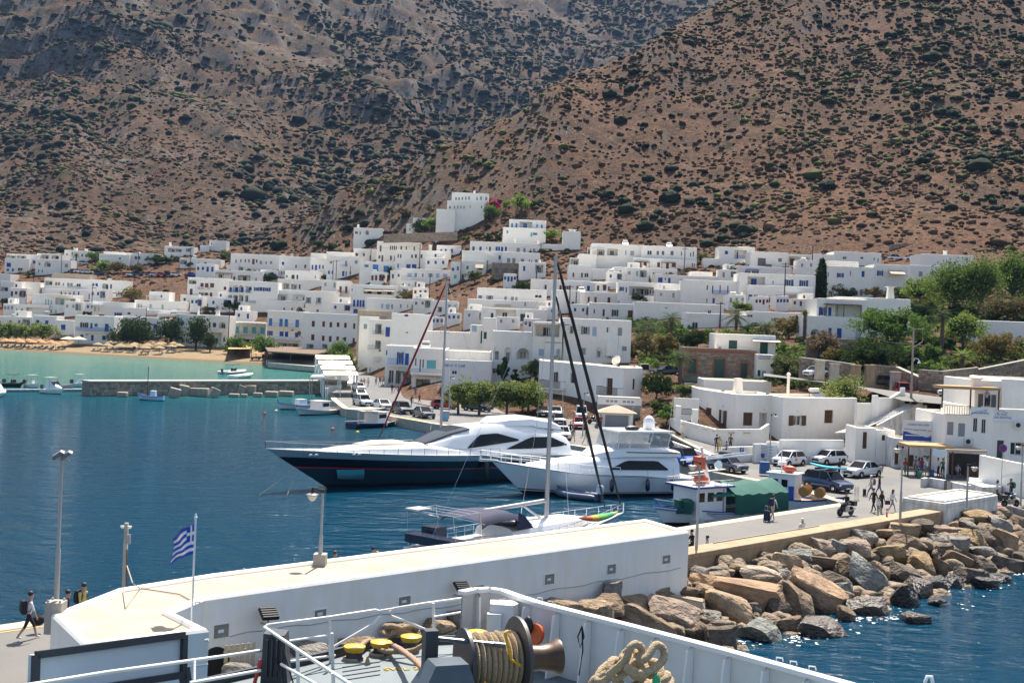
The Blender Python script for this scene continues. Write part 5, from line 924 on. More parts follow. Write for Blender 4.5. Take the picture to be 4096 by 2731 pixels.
for k,(x,y,w_,h_)in enumerate(((855,2500,58,44),(1257,2440,46,26),(1594,2388,46,30),(1895,2343,38,20),(2178,2298,37,34),(2428,2259,33,32),(2649,2222,30,28))):
 a0,z1=FJ.loc(x,y);a1,z0=FJ.loc(x+w_,y+h_);q=MB()
 for e in((a0-.04,z0-.04,a1+.04,z0),(a0-.04,z1,a1+.04,z1+.04),(a0-.04,z0,a0,z1),(a1,z0,a1+.04,z1)):q.box(e[0],-.035,e[1],e[2],.02,e[3])
 q.box(a0,-.008,z0,a1,.01,z1,1);q.box((a0+a1)/2-.12,-.02,(z0+z1)/2-.06,(a0+a1)/2+.1,-.008,(z0+z1)/2+.05,2);addpart(HJ,'wall_light',q,[white,mat('light_box',(.26,.25,.22),.5,var=.2),gel])
for k,(x,y)in enumerate(((1072,2452),(1845,2345))):
 a,z=FJ.loc(x,y,-.4);q=MB();M_=Matrix.Translation((a,-.45,z))@Matrix.Rotation(RAD(-52),4,'X')@Matrix.Rotation(RAD(6),4,'Y')
 def pb(x0,y0,z0,x1,y1,z1,m=0):q.add([M_@Vector(v)for v in((x0,y0,z0),(x1,y0,z0),(x1,y1,z0),(x0,y1,z0),(x0,y0,z1),(x1,y0,z1),(x1,y1,z1),(x0,y1,z1))],[(3,2,1,0),(4,5,6,7),(0,1,5,4),(1,2,6,5),(2,3,7,6),(3,0,4,7)],m)
 pb(-.32,-.05,-.25,.32,.05,.25)
 for r in range(5):pb(-.32,-.1,-.22+r*.1,.32,-.05,-.17+r*.1)
 o=addpart(HJ,'floodlight',q,black);q=MB();q.box(a-.03,-.42,z-.45,a+.03,0,z-.38);q.box(a-.03,-.46,z-.45,a+.03,-.4,z-.1);q.build('bracket',metal_g,o)
q=MB();pts=[]
for k in range(40):x=850+k*48;y=np.interp(x,[850,1050,1500,2000,2750],[2556,2518,2462,2395,2265])+4*math.sin(k*1.7);a,z=FJ.loc(x,y);pts.append((a,-.02,z))
q.tube(pts,.015,4);addpart(HJ,'wall_cable',q,grey_p)
ln=[R_[0]-O_,R_[1]-O_];q=MB();q.tube([ln[0]+Vector((0,0,-1.0)),ln[1]+Vector((0,0,-1.0))],.03,5);q.build('conduit',white,EJ)
def jprism(name,label,a0,a1,b0,b1,z0,z1,m,cat='wall',lip=0):
 o0=J((a0+a1)/2,b1,1.2);E=thing(name,label,cat,o0);b=MB()
 c=[J(a0,b1,0)-o0,J(a1,b1,0)-o0,J(a1,b0,0)-o0,J(a0,b0,0)-o0];N=14;b.prism([(p.x,p.y)for p in c],z0-1.2,z1-1.2-.3);b.build('wall',m,E)
 b=MB();c=[J(a0,b1+lip,0)-o0,J(a1,b1+lip,0)-o0,J(a1,b0-lip,0)-o0,J(a0,b0-lip,0)-o0];b.prism([(p.x,p.y)for p in c],z1-1.2-.3,z1-1.2);o=b.build('coping',m,E)
 mo=o.modifiers.new('soft','BEVEL');mo.width=.05;mo.segments=2;return E
EP=jprism('parapet','thick tan concrete parapet along the seaward edge of the jetty',28.5,61,8.95,10.3,-1,2.4,concrete_y,lip=.06)
q=MB();p0=J(36,9.1,2.43)-EP.location;p1=J(47,9.1,2.43)-EP.location;q.obox(p0,p1,.06,.05);q.build('rail_strip',concrete,EP)
EW=jprism('concrete_block','white flaking concrete block at the end of the parapet',61.05,69.5,7.3,10.5,-1,2.95,white2,'block')
q=MB();c=[J(61.4,10.15,2.96)-EW.location,J(69.2,10.15,2.96)-EW.location,J(69.2,7.65,2.96)-EW.location,J(61.4,7.65,2.96)-EW.location];q.add(c,[(0,1,2,3)]);q.build('top_slab',roofm2,EW)
for(s,t)in((c[0],c[1]),(c[1],c[2]),(c[2],c[3]),(c[3],c[0])):q=MB();q.obox(s+Vector((0,0,.04)),t+Vector((0,0,.04)),.25,.14);q.build('rim',white2,EW)
core=mat('breakwater_core',(.10,.085,.07),.95,col2=(.05,.045,.04),vscale=1.3,bump=1,bscale=3)
b=MB();NA,NBb=90,12;r_=random.Random(4);V=[]
for i in range(NA+1):
 for j in range(NBb+1):
  a=-4+i*1.15;bb=9.6+j*1.0;z=1.5-(bb-9.8)*.30+r_.uniform(-.25,.15);V.append(J(a,bb,z))
b.add(V,[(i*(NBb+1)+j,(i+1)*(NBb+1)+j,(i+1)*(NBb+1)+j+1,i*(NBb+1)+j+1)for i in range(NA)for j in range(NBb)]);struct('breakwater_slope',b,core)
def rock_mesh(seed,sub=3):
 r=np.random.RandomState(seed);bm=bmesh.new();bmesh.ops.create_icosphere(bm,subdivisions=sub,radius=1.25);V=np.array([v.co[:]for v in bm.verts])
 for k in range(15):
  nrm=r.normal(size=3);nrm/=np.linalg.norm(nrm)
  if k<3:nrm=np.array([[0,.1,1],[0,-1,.25],[r.choice([-1,1]),-.3,.2]][k])+r.normal(size=3)*.22;nrm/=np.linalg.norm(nrm)
  h=r.uniform(.62,.88);dd=V@nrm-h;V=V-np.outer(np.maximum(dd,0),nrm)
 n1=fbm(V[:,0]*2.2+seed*3.1+V[:,2]*1.3,V[:,1]*2.2+V[:,2]*1.9,4);n2=fbm(V[:,0]*7+seed,V[:,1]*7+V[:,2]*6,3);V=V*(1+n1*.09+n2*.05)[:,None];V/=np.abs(V).max(0)
 for v,c in zip(bm.verts,V):v.co=c
 me=bpy.data.meshes.new('boulder');bm.to_mesh(me);bm.free();me.shade_smooth()
 try:me.set_sharp_from_angle(angle=RAD(28))
 except Exception:pass
 return me
ROCKS=[rock_mesh(100+k)for k in range(14)]
def rock_mat(nm,c,wet=0):
 return mat('rock_'+nm,c,.42 if wet else.88,col2=tuple(v*(.42 if not wet else.5)for v in c),vscale=1.7,bump=1.,bscale=4.5,bdist=.3,spec=.6 if wet else.25)
RC={'tan':(.46,.33,.21),'pale':(.55,.45,.34),'orange':(.44,.29,.18),'ochre':(.38,.265,.14),'grey':(.34,.31,.27),'greenish grey':(.31,.31,.27),'dark':(.18,.145,.11),'black wet':(.035,.03,.026),'brown':(.29,.205,.135),'pinkish':(.42,.315,.24),'dark wet':(.10,.07,.05)}
RM={k:rock_mat(k.replace(' ','_'),c,'wet' in k)for k,c in RC.items()}
RMESH={}
def bplane(x,y):
 a,b_=ab(x,y);di=Vector((a/F,1,b_/F));C0=Vector((0,0,CZ));
 k0=C0.z-1.95+((C0-JA).dot(JN)-(10.2 if x>2480 else 13.4))*.27;k1=di.z+di.dot(JN)*.27;t=-k0/k1;p=C0+di*t;return p if p.z>.2 else W(x,y,.2)
BLD=[]
A_=(2400,1900,1.887);B_=(3200,1850,1.78);P1=(0,0,1)
for reg,L_ in((A_,[(80,880,170,165,'grey',0),(245,872,165,115,'grey',0),(40,1050,150,190,'tan',0),(265,985,300,180,'tan',.3),(410,895,210,140,'tan',0),(545,812,280,170,'dark',.2),(775,882,160,140,'tan',0),(660,975,330,150,'pale',.15),(650,885,160,95,'brown',0),(350,1140,440,270,'brown',.5),(590,1090,400,330,'pinkish',.7),(970,1010,330,330,'tan',.7),(840,1085,150,140,'grey',0),(1080,905,660,330,'orange',.2),(890,1245,280,220,'dark',0),(1220,1185,240,300,'greenish grey',.8),(1430,1135,210,160,'brown',0),(1480,960,300,320,'brown',.7),(1625,910,370,340,'orange',.6),(1240,755,310,140,'pale',.1),(1030,697,170,65,'tan',0),(870,715,120,55,'grey',0),(750,750,140,115,'grey',0),(1400,662,230,160,'tan',0),(1520,625,230,160,'greenish grey',.3),(1505,542,105,55,'orange',0),(1685,547,205,135,'pinkish',.2),(1680,665,310,140,'brown',.1),(1775,548,140,140,'greenish grey',.5),(1765,792,270,150,'dark',.2),(1800,872,175,150,'greenish grey',0),(1690,1165,390,180,'dark wet',.1),(1850,1050,130,130,'brown',.6),(1405,762,115,130,'grey',0),(450,1000,170,110,'grey',.2),(1130,1010,170,120,'dark',0),(760,1180,160,140,'brown',.3),(1330,1000,170,150,'dark',.2),(1560,730,120,70,'pale',0)]),(B_,[(400,625,200,200,'pinkish',.3),(455,532,195,125,'grey',.1),(600,505,150,85,'tan',0),(720,482,270,115,'tan',.1),(740,565,290,140,'brown',.1),(640,650,290,165,'ochre',.1),(870,735,180,200,'ochre',.3),(860,446,175,85,'dark',.1),(490,835,310,340,'greenish grey',.8),(720,805,230,190,'dark',.2),(730,975,165,200,'black wet',.4),(840,915,190,180,'dark wet',0),(555,775,130,140,'brown',.6),(510,1045,290,200,'dark wet',.2),(975,880,140,160,'black wet',0),(980,560,140,120,'grey',0),(1040,492,190,95,'pinkish',.1),(1115,588,175,135,'grey',0),(1200,548,180,200,'ochre',.4),(1095,446,85,65,'tan',0),(1190,442,140,65,'grey',.1),(1260,398,240,115,'ochre',.1),(1430,452,180,160,'grey',.3),(1355,572,220,200,'dark',.8),(1435,575,210,240,'orange',.4),(1550,445,120,140,'brown',0),(1545,362,150,105,'grey',.1),(1565,565,120,140,'brown',0),(1310,645,170,130,'grey',.3),(1290,735,210,160,'dark',.3),(1130,695,220,160,'brown',.5),(1180,825,190,180,'dark',.3),(1090,850,140,150,'black wet',0),(1485,745,230,180,'dark',.3),(1575,690,110,130,'dark',0),(1320,858,190,95,'black wet',.1),(1440,822,150,75,'black wet',0),(975,988,120,65,'black wet',0),(985,745,130,150,'brown',.5),(810,1105,210,85,'dark wet',.1),(310,770,140,160,'brown',.4),(1680,480,160,150,'tan',0),(1700,620,170,170,'grey',0),(1690,760,160,130,'dark wet',0),(1680,360,140,100,'pale',0),(1020,640,130,110,'dark',0),(420,740,110,90,'dark',0),(630,750,120,100,'dark',0)]),(P1,[(1240,2605,180,75,'grey',.1),(1430,2585,130,70,'brown',0),(1620,2530,150,80,'pinkish',.1),(1749,2512,125,85,'tan',0),(1830,2470,70,75,'pinkish',0),(2235,2428,170,62,'tan',.1),(950,2680,120,60,'grey',0),(1700,2580,140,70,'tan',0),(1100,2655,120,60,'brown',0),(2130,2510,160,90,'brown',0),(2290,2520,120,100,'grey',0),(2330,2600,150,100,'pinkish',0),(2150,2600,170,100,'grey',0),(1950,2500,150,90,'tan',0),(2440,2425,120,90,'brown',0),(2375,2440,100,80,'tan',.2)])):
 for x,y,w_,h_,c,tl in L_:BLD.append((reg[0]+x/reg[2],reg[1]+y/reg[2],w_/reg[2],h_/reg[2],c,tl))
r_=random.Random(21);names={}
for k,(x,y,w_,h_,c,tl)in enumerate(BLD):
 p=bplane(x,y);s=p.y/F;rx=w_*s/2*1.2;rz=h_*s/2*1.12;ry=min(rx,rz)*1.15+.2;key=(k%14,c)
 if key not in RMESH:me=ROCKS[k%14].copy();me.materials.append(RM[c]);RMESH[key]=me
 o=obj('boulder',RMESH[key],loc=p);o.rotation_euler=(r_.uniform(-.15,.15),tl*.75,r_.uniform(-.35,.35));o.scale=(rx*(1+.2*tl),ry,rz*(1-.25*tl))
 size='huge' if w_>190 else 'large' if w_>110 else 'medium' if w_>75 else 'small';a,bb=jab(p)
 row='against the parapet' if p.z>1.55 else 'halfway down the slope' if p.z>.55 else 'at the waterline'
 zone='behind the ferry rail' if x<2360 else 'by the jetty building corner' if x<2800 else 'mid-breakwater' if x<3450 else 'towards the right end'
 names.setdefault((size,c,row,zone),[]).append(o)
for(size,c,row,zone),L_ in names.items():
 L_.sort(key=lambda o:o.location.x)
 for i,o in enumerate(L_):tag(o,f'{size} {c} boulder {row}, {zone}'+(f', {ORD[i]} from the left' if len(L_)>1 else ''),'boulder','boulders of the breakwater')
VV=[];n_=760;rs3=np.random.RandomState(6);a=rs3.uniform(2,92,n_);bb=rs3.uniform(10.4,18.3,n_);P=np.array([J(x,y,1.7-(y-10.2)*.26)[:]for x,y in zip(a,bb)]);S=rs3.uniform(.25,.75,n_)
rub=[]
for k in range(4):
 me=rock_mesh(300+k,2);rub.append((np.array([v.co[:]for v in me.vertices]),np.array([list(f.vertices)for f in me.polygons])))
scatter('rubble',P,np.stack([S*1.3,S,S*.8],-1),rock_mat('rubble',(.33,.255,.18)),rub,'small rubble filling the gaps between the boulders','rubble',rs3)
n_=1500;a=rs3.uniform(14,84,n_);bb=17.6+rs3.gamma(1.3,.5,n_)+.6*np.sin(a*.9);m_=fbm(a*.5,bb*.7,3)>-.05;a=a[m_];bb=bb[m_];n_=len(a);P=np.array([J(x,y,.012+.00005*i)[:]for i,(x,y)in enumerate(zip(a,bb))]);S=rs3.gamma(1.5,.022,n_)+.012
dsc=[(lambda r:(np.array([(0,0,0)]+[(r[k]*math.cos(k*.7),r[k]*math.sin(k*.7),0)for k in range(9)]),np.array([(0,k+1,(k+1)%9+1)for k in range(9)])))(rs3.uniform(.4,1.3,9))for _ in range(4)]
scatter('sea_foam',P,np.stack([S*1.8,S,S],-1),mat('foam_white',(.7,.72,.72),.7),dsc,'broken white foam along the foot of the breakwater','foam',rs3)
# lamps, masts, flag on the jetty
def bowl_lamp(name,label,x,yb,yt,base_z,side=-1,plinth=0,h=None,dd=None,group='pier lamps'):
 p=W(x,yb,base_z)if dd is None else At(x,yb,dd);top=At(x,yt,p.y).z;E=thing(name,label,'lamp',p,0,group);H_=top-p.z;b=MB()
 b.tube([(0,0,plinth),(0,0,H_*.4),(0,0,H_*.41),(0,0,H_)],[.085,.075,.055,.05],10);b.build('pole',metal_g,E,40)
 if plinth:q=MB();q.box(-.25,-.25,-.05,.25,.25,plinth);q.build('plinth',concrete,E)
 b=MB();b.box(-.06,-.06,H_-.02,.06,.06,H_+.12);b.tube([(0,0,H_+.05),(side*.22,-.05,H_+.12),(side*.4,-.1,H_+.16)],.028,6);b.tube([(side*.4,-.1,H_+.2),(side*.4,-.1,H_-.08)],[.045,.075],8);b.build('bracket',black,E)
 b=MB();b.lathe([(.04,-.36),(.1,-.32),(.18,-.2),(.22,-.1)],14,M=Matrix.Translation((side*.4,-.1,H_)));s_=b.build('lamp_bowl',mat('lamp_glass',(.62,.60,.52),.3),E,50);b=MB();b.lathe([(.26,-.11),(.25,-.08),(.09,-.02)],14,M=Matrix.Translation((side*.4,-.1,H_)));b.build('lamp_shade',mat('lamp_shade_grey',(.25,.24,.24),.4),E,50);return E
bowl_lamp('pier_lamp','hook-necked pier lamp standing on the jetty building roof',1280,2258,1968,ZR,-1,.45)
bowl_lamp('pier_lamp','hook-necked pier lamp on the parapet beside the jetty building end',2786,2185,1855,2.4,-1)
bowl_lamp('pier_lamp','hook-necked pier lamp on the parapet near the walking couple',3600,2082,1790,2.4,-1)
bowl_lamp('pier_lamp','grey post with small white head on the flaking white block',3866,2030,1862,2.95,1)
bowl_lamp('pier_lamp','hook-necked lamp at the right edge behind the suitcases',4082,2020,1782,1.2,-1)
bowl_lamp('street_lamp','hook-necked street lamp in front of the white harbour office',*zn(9,1362,1190),zn(9,1,600)[1],1.2,1,group='street lamps')
bowl_lamp('street_lamp','thin street lamp among cars at the harbour house',*zn(8,515,1120),zn(8,1,640)[1],1.2,1,group='street lamps')
bowl_lamp('street_lamp','thin lamp post in front of tamarisks, left of white mast',*zn(7,1125,1210),zn(7,1,740)[1],1.2,1,group='street lamps')
E=thing('floodlight_mast','tall grey floodlight mast on a concrete plinth at jetty end','mast',W(223,2455,ZR));p=E.location;top=At(230,1838,p.y).z-p.z;b=MB();b.tube([(0,0,.5),(0,0,top*.42),(0,0,top*.43),(0,0,top)],[.085,.08,.055,.05],12);b.build('pole',metal_g,E,40);b=MB();b.box(-.27,-.27,-.6,.27,.27,.42);b.build('plinth',concrete,E)
for sx in(-.19,.19):
 for sy in(-.19,.19):b=MB();b.lathe([(.04,.42),(.04,.48),(.02,.5)],6,c=(sx,sy,0));b.build('bolt',metal_g,E)
b=MB();b.box(-.18,-.04,top-.03,.24,.04,top+.03);b.build('crossbar',metal_g,E)
for k,x in enumerate((-.16,.1)):
 b=MB();M_=Matrix.Translation((x,.05,top+.16))@Matrix.Rotation(RAD(-35),4,'Y')@Matrix.Rotation(RAD(20),4,'X')
 for q in((-.22,-.12,-.06,.22,.12,.06),):b.add([M_@Vector(v)for v in((q[0],q[1],q[2]),(q[3],q[1],q[2]),(q[3],q[4],q[2]),(q[0],q[4],q[2]),(q[0]*.7,q[1]*.7,q[5]),(q[3]*.7,q[1]*.7,q[5]),(q[3]*.7,q[4]*.7,q[5]),(q[0]*.7,q[4]*.7,q[5]))],[(3,2,1,0),(4,5,6,7),(0,1,5,4),(1,2,6,5),(2,3,7,6),(3,0,4,7)])
 b.build('floodlight',mat('flood_grey',(.16,.16,.17),.4),E)
E=thing('camera_pole','concrete pole with two cameras and grey box on the jetty','pole',W(496,2385,1.2)+Vector((0,0,0)));E.location=At(496,2352,W(496,2352,ZR).y+1.2);E.location.z=1.2;p=E.location;top=At(503,2090,p.y).z-p.z;b=MB();b.box(-.065,-.065,0,.065,.065,top);b.build('pole',concrete,E)
for s_ in(-1,1):b=MB();b.lathe([(.03,0),(.08,.05),(.08,.1)],10,M=Matrix.Translation((s_*.13,-.05,top-.2)));b.build('camera',gel,E,40)
b=MB();b.box(.02,-.16,top-.75,.2,-.08,top-.4);b.build('junction_box',grey_p,E);b=MB();b.tube([(.1,-.15,top-.95),(.12,-.14,top*.55),(.1,-.12,.9*top-1.8)],.025,5);b.build('cable',pole_w,E)
pts=[At(507,2260,E.location.y-.1),At(530,2330,42),W(560,2352,ZR+.02),W(640,2363,ZR+.02),W(720,2375,ZR+.02),W(770,2402,ZR+.02),W(800,2408,ZR+.15)]
b=MB();b.tube(pts,.022,5);tag(b.build('roof_cable',mat('old_cable',(.35,.27,.2),.8)),'loose cable trailing across the cream roof from the camera pole','cable')
E=thing('flagpole','white flagpole with blue and white striped flag','flag',W(767,2472,ZR));p=E.location;p.z=ZR-.6;top=At(779,2072,p.y).z-p.z;b=MB();b.tube([(0,0,0),(0,0,top)],.035,8);b.build('pole',wpaint,E,40);b=MB();b.lathe([(.06,0),(.06,.05),(.02,.08),(.035,.12),(0.01,.16)],8,c=(0,0,top));b.build('finial',gel,E)
s_=p.y/F;zt=At(781,2095,p.y).z-p.z;zb=At(775,2215,p.y).z-p.z;NX,NZ=26,18;Hf=zt-zb;b=MB();fl=[]
for i in range(NX+1):
 for j in range(NZ+1):
  u,v=i/NX,j/NZ;droop=.62*u*u+.35*u;x=-u*.78*Hf*(1-.12*math.sin(v*3));z=zt-v*Hf*(1-.12*u)-droop*Hf*.55-.05*math.sin(u*9+v*4)*u;y=.16*math.sin(u*8.5+v*2.2)*u+.05*math.sin(v*7)*u;fl.append((x,y,z))
fs=[];ms_=[]
for i in range(NX):
 for j in range(NZ):
  u,v=(i+.5)/NX,(j+.5)/NZ;st=int(v*9)%2==0;m_=0 if st else 1
  if u<.37 and v<5/9:m_=1 if(abs(u-.185)<.037 or abs(v-2.5/9)<.055)else 0
  fs.append((i*(NZ+1)+j,(i+1)*(NZ+1)+j,(i+1)*(NZ+1)+j+1,i*(NZ+1)+j+1));ms_.append(m_)
b.add(fl,fs);b.m=ms_;b.build('flag',[mat('flag_blue',(.01,.06,.42),.7),mat('flag_white',(.8,.8,.8),.7)],E,60)
p=W(3547,2065,2.4);E=thing('marker_post','small orange reflective post on the parapet','post',p);b=MB();b.lathe([(.08,0),(.06,.05),(.06,.5),(.02,.55)],8);b.build('post',mat('signal_orange',(.6,.08,.03),.5),E);b=MB();b.lathe([(.065,.3),(.065,.4)],8);b.build('reflective_band',gel,E)
# old mole across the bay
M0=W(358,1584,0);M1=W(1388,1574,0);EM=thing('mole','long old stone mole wall separating beach and harbour','wall',M0);d=(M1-M0).normalized();nn=Vector((-d.y,d.x,0));L_=(M1-M0).length;b=MB();c=[Vector(),d*L_,d*L_+nn*3,nn*3];b.prism([(v.x,v.y)for v in c],-3,2.15);b.build('mole_body',stone_g,EM);b=MB();c=[-nn*.15-d*.15,d*L_-nn*.15,d*L_+nn*3.2,nn*3.2-d*.15];b.prism([(v.x,v.y)for v in c],2.15,2.4);b.build('coping',concrete,EM)
stonework('stones',lambda x,y,z:d*x+nn*y+Vector((0,0,z)),L_,-.2,2.15,EM,random.Random(31),.62,.36,.1,m=mat('mole_stone',(.30,.25,.20),.9,island=.4,bump=.4))
b=MB();p=d*((At(823,1540,M0.y)-M0).length if False else 18.)
for k in range(4):b.box(0,0,.5+k*.45,.7,.06,.56+k*.45)
b.box(0,0,.2,.06,.06,2.3);b.box(.7,0,.2,.76,.06,2.3);b.build('ladder',wpaint,EM,None,d*15.5-nn*.2,math.atan2(d.y,d.x))
blk=mat('cast_block',(.40,.33,.26),.9,col2=(.26,.22,.18),vscale=1.2,bump=.4)
for k,(x,y,w_,h_,rt)in enumerate(((520,1546,52,40,.6),(590,1555,40,30,.2),(640,1560,44,28,.1),(625,1550,36,36,.7),(690,1572,44,40,.3),(725,1562,40,44,.2),(770,1568,36,34,0),(805,1570,44,36,0),(850,1572,38,40,.5),(865,1558,40,34,.1),(893,1560,32,34,.2),(957,1560,32,40,.4),(995,1560,42,40,0),(1030,1555,24,36,.2),(1055,1568,36,16,0),(930,1582,40,14,0),(970,1583,26,14,0),(1025,1580,36,18,0),(1080,1577,50,24,0),(1140,1575,56,22,0),(450,1560,50,36,.3),(480,1578,40,20,0))):
 p=W(x,y+h_*.45,.15)if False else W(x,y+h_/2,0.);s_=p.y/F;b=MB();rx,rz=w_*s_/2,h_*s_/2;b.box(-rx,-rx*.8,-rz*.9,rx,rx*.8,rz);o=b.build('concrete_block',blk,None,None,p+Vector((0,1.2,rz*.9)));o.rotation_euler=(.1*rt,rt*.8,rt*.9);mo=o.modifiers.new('worn','BEVEL');mo.width=.12;mo.segments=2;tag(o,'tan cast concrete block at the foot of the old mole, %s from the left'%ORD[k],'block','blocks along the mole')
# trees and plants
def leaf_mat(name,col,tr=.35):
 m=bpy.data.materials.new(name);m.use_nodes=True;n=m.node_tree.nodes;L=m.node_tree.links;n.remove(n['Principled BSDF'])
 g=n.new('ShaderNodeNewGeometry');mr=n.new('ShaderNodeMapRange');mr.inputs['To Min'].default_value=.55;mr.inputs['To Max'].default_value=1.4;L.new(g.outputs['Random Per Island'],mr.inputs['Value'])
 hs=n.new('ShaderNodeHueSaturation');hs.inputs['Color'].default_value=(*col,1);L.new(mr.outputs[0],hs.inputs['Value'])
 a=n.new('ShaderNodeBsdfDiffuse');t=n.new('ShaderNodeBsdfTranslucent');mx=n.new('ShaderNodeMixShader');mx.inputs[0].default_value=tr
 L.new(hs.outputs[0],a.inputs[0]);L.new(hs.outputs[0],t.inputs[0]);L.new(a.outputs[0],mx.inputs[1]);L.new(t.outputs[0],mx.inputs[2]);L.new(mx.outputs[0],n['Material Output'].inputs[0]);return m
LEAF={'tam':leaf_mat('tamarisk_leaf',(.21,.25,.08)),'green':leaf_mat('green_leaf',(.115,.185,.042)),'dark':leaf_mat('dark_leaf',(.045,.068,.024)),'light':leaf_mat('light_leaf',(.20,.27,.065)),'brown':leaf_mat('brown_leaf',(.14,.118,.055)),'ochre':leaf_mat('ochre_leaf',(.18,.145,.052)),'olive':leaf_mat('olive_leaf',(.14,.155,.065)),'pink':leaf_mat('pink_flower',(.62,.07,.25)),'red':leaf_mat('red_flower',(.62,.03,.06)),'twig':leaf_mat('twig_leaf',(.19,.14,.09)),'euc':leaf_mat('eucalyptus_leaf',(.125,.185,.045)),'palm':leaf_mat('palm_leaf',(.085,.115,.05),.25)}
def crown(rng,rx,ry,rz,ncl,nleaf,lsize,core=.72):
 V=[];Q=[];cs=[]
 u=rng.normal(size=(ncl,3));u/=np.linalg.norm(u,axis=1)[:,None];rad=rng.uniform(.45,.92,ncl);C=u*rad[:,None]*np.array([rx,ry,rz]);C[:,2]=np.maximum(C[:,2],-rz*.8);C[:,:2]*=np.where(C[:,2:3]<0,1.35,1.)
 cr_=rng.uniform(.24,.42,ncl)*min(rx,rz,ry)*1.25
 per=max(6,nleaf//ncl)
 for c,r in zip(C,cr_):
  d=rng.normal(size=(per,3));d/=np.linalg.norm(d,axis=1)[:,None];P=c+d*(r*rng.uniform(.6,1.08,per))[:,None]*np.array([1.05,1.05,.85])
  t=rng.normal(size=(per,3));t/=np.linalg.norm(t,axis=1)[:,None];s_=np.cross(t,rng.normal(size=(per,3)));s_/=np.linalg.norm(s_,axis=1)[:,None];L_=(lsize*rng.uniform(.6,1.4,per))[:,None]
  V.append(np.stack([P-t*L_,P-s_*L_*.45,P+t*L_,P+s_*L_*.45],1).reshape(-1,3))
 V=np.concatenate(V);Q=np.arange(len(V)).reshape(-1,4)
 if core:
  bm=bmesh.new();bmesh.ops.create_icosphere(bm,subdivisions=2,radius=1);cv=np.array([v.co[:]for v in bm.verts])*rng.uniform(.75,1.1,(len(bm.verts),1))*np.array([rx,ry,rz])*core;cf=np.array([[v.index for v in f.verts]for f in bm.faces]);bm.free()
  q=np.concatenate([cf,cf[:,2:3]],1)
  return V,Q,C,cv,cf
 return V,Q,C,None,None
def tree(label,x,yb,w_,h_,kind='green',trunk=.25,d=None,z=None,dens=1.,core=.66,name='tree',cat='tree',flowers=None,group=None,seed=0,lsz=None,slim=1.):
 """crown w x h photo pixels standing over pixel (x, yb); trunk = share of height below the crown"""
 if z is not None:p=W(x,yb,z)
 elif d is not None:p=At(x,yb,d);p.z=max(gz(p.x,p.y),.5)if p.y>130 else p.z
 else:p=ground(x,yb)
 zb=At(x,yb,p.y).z;s=p.y/F;trunk*=.55;Hh=h_*s*1.04+max(0,zb-p.z);rx=w_*s/2*1.25;rz=Hh*(1-trunk)/2;ry=min(rx,max(rz,rx*.7));cz=Hh-rz
 rng=np.random.RandomState(seed+int(x)*7+int(yb));E=thing(name,label,cat,p,0,group);ls=lsz or max(.17,min(.38,.00105*p.y));area=rx*rz*4;nl=int(min(8000,max(300,dens*area/(ls*ls)*3.0)));ncl=int(min(70,max(9,area*1.0)))
 V,Q,C,cv,cf=crown(rng,rx*.93,ry*.93,rz*.93,ncl,nl,ls,core)
 me=np_mesh('crown',V,Q,[LEAF[kind]]+([LEAF[flowers]]if flowers else[]));
 if flowers:mi=(rng.rand(len(Q))<.55).astype(np.int32);me.polygons.foreach_set('material_index',mi)
 o=obj('crown',me,E,(0,0,cz))
 if cv is not None:c_=obj('light_block_core',np_mesh('light_block_core',cv,cf,LEAF['dark']if kind not in('brown','ochre','twig')else LEAF['brown']),o)  # dark core added inside the crown to keep light from passing through
 b=MB();r0=max(.06,.035*Hh);zt=max(cz-rz*.6,.3);lean=rng.uniform(-.12,.12);b.tube([(0,0,-.6),(lean*.5,0,zt*.5),(lean,0,zt)],[r0*1.25,r0,r0*.8],7)
 for k in range(min(6,len(C))):c=C[k*len(C)//6];b.tube([(lean,0,zt*.9),(lean+c[0]*.45,c[1]*.45,(zt*.9+cz+c[2])*.5),(c[0]*.85,c[1]*.85,cz+c[2]*.85)],[r0*.6,r0*.42,r0*.15],5)
 b.build('trunk',bark,E,60);return E
def tz(r,label,x,yb,w_,h_,*a,**k):ox,oy,s_=REG[r];return tree(label,ox+x/s_,oy+yb/s_,w_/s_,h_/s_,*a,**k)
for k,(x,yb,w_,h_,t)in enumerate(((1235,1150,340,400,'leftmost of the harbour tamarisks'),(1470,1160,400,420,'second of the harbour tamarisks from the left'),(1790,1165,480,420,'third and widest of the harbour tamarisks'),(2030,1160,330,400,'rightmost of the harbour tamarisks behind the paler bush'))):tz(7,'feathery green tree, '+t,x,yb,w_,h_,'tam',.28,z=1.25,group='harbour tamarisks')
tz(7,'paler low feathery tree in front of the harbour tamarisks',1960,1150,400,260,'light',.2,z=1.25)
for k,(x,w_,h_)in enumerate(((-60,260,210),(95,260,215),(290,240,190),(480,300,205))):tz(1,'green beach tamarisk hedge tree, %s from the left edge'%ORD[k],x,1165,w_,h_,'tam',.2,group='beach tamarisks',d=392)
tz(1,'large dark round tree behind the thatched parasols',1535,1215,400,300,'dark',.12,d=380,dens=1.2);tz(1,'smaller dark tree in the middle of the beach',1945,1170,260,270,'dark',.12,d=384);tz(1,'tall narrow dark tree at the beach path',2235,1300,230,395,'dark',.08,d=378);tz(1,'grey-green low tree beside the blue beach hotel',1300,1200,130,130,'olive',.15,d=388)
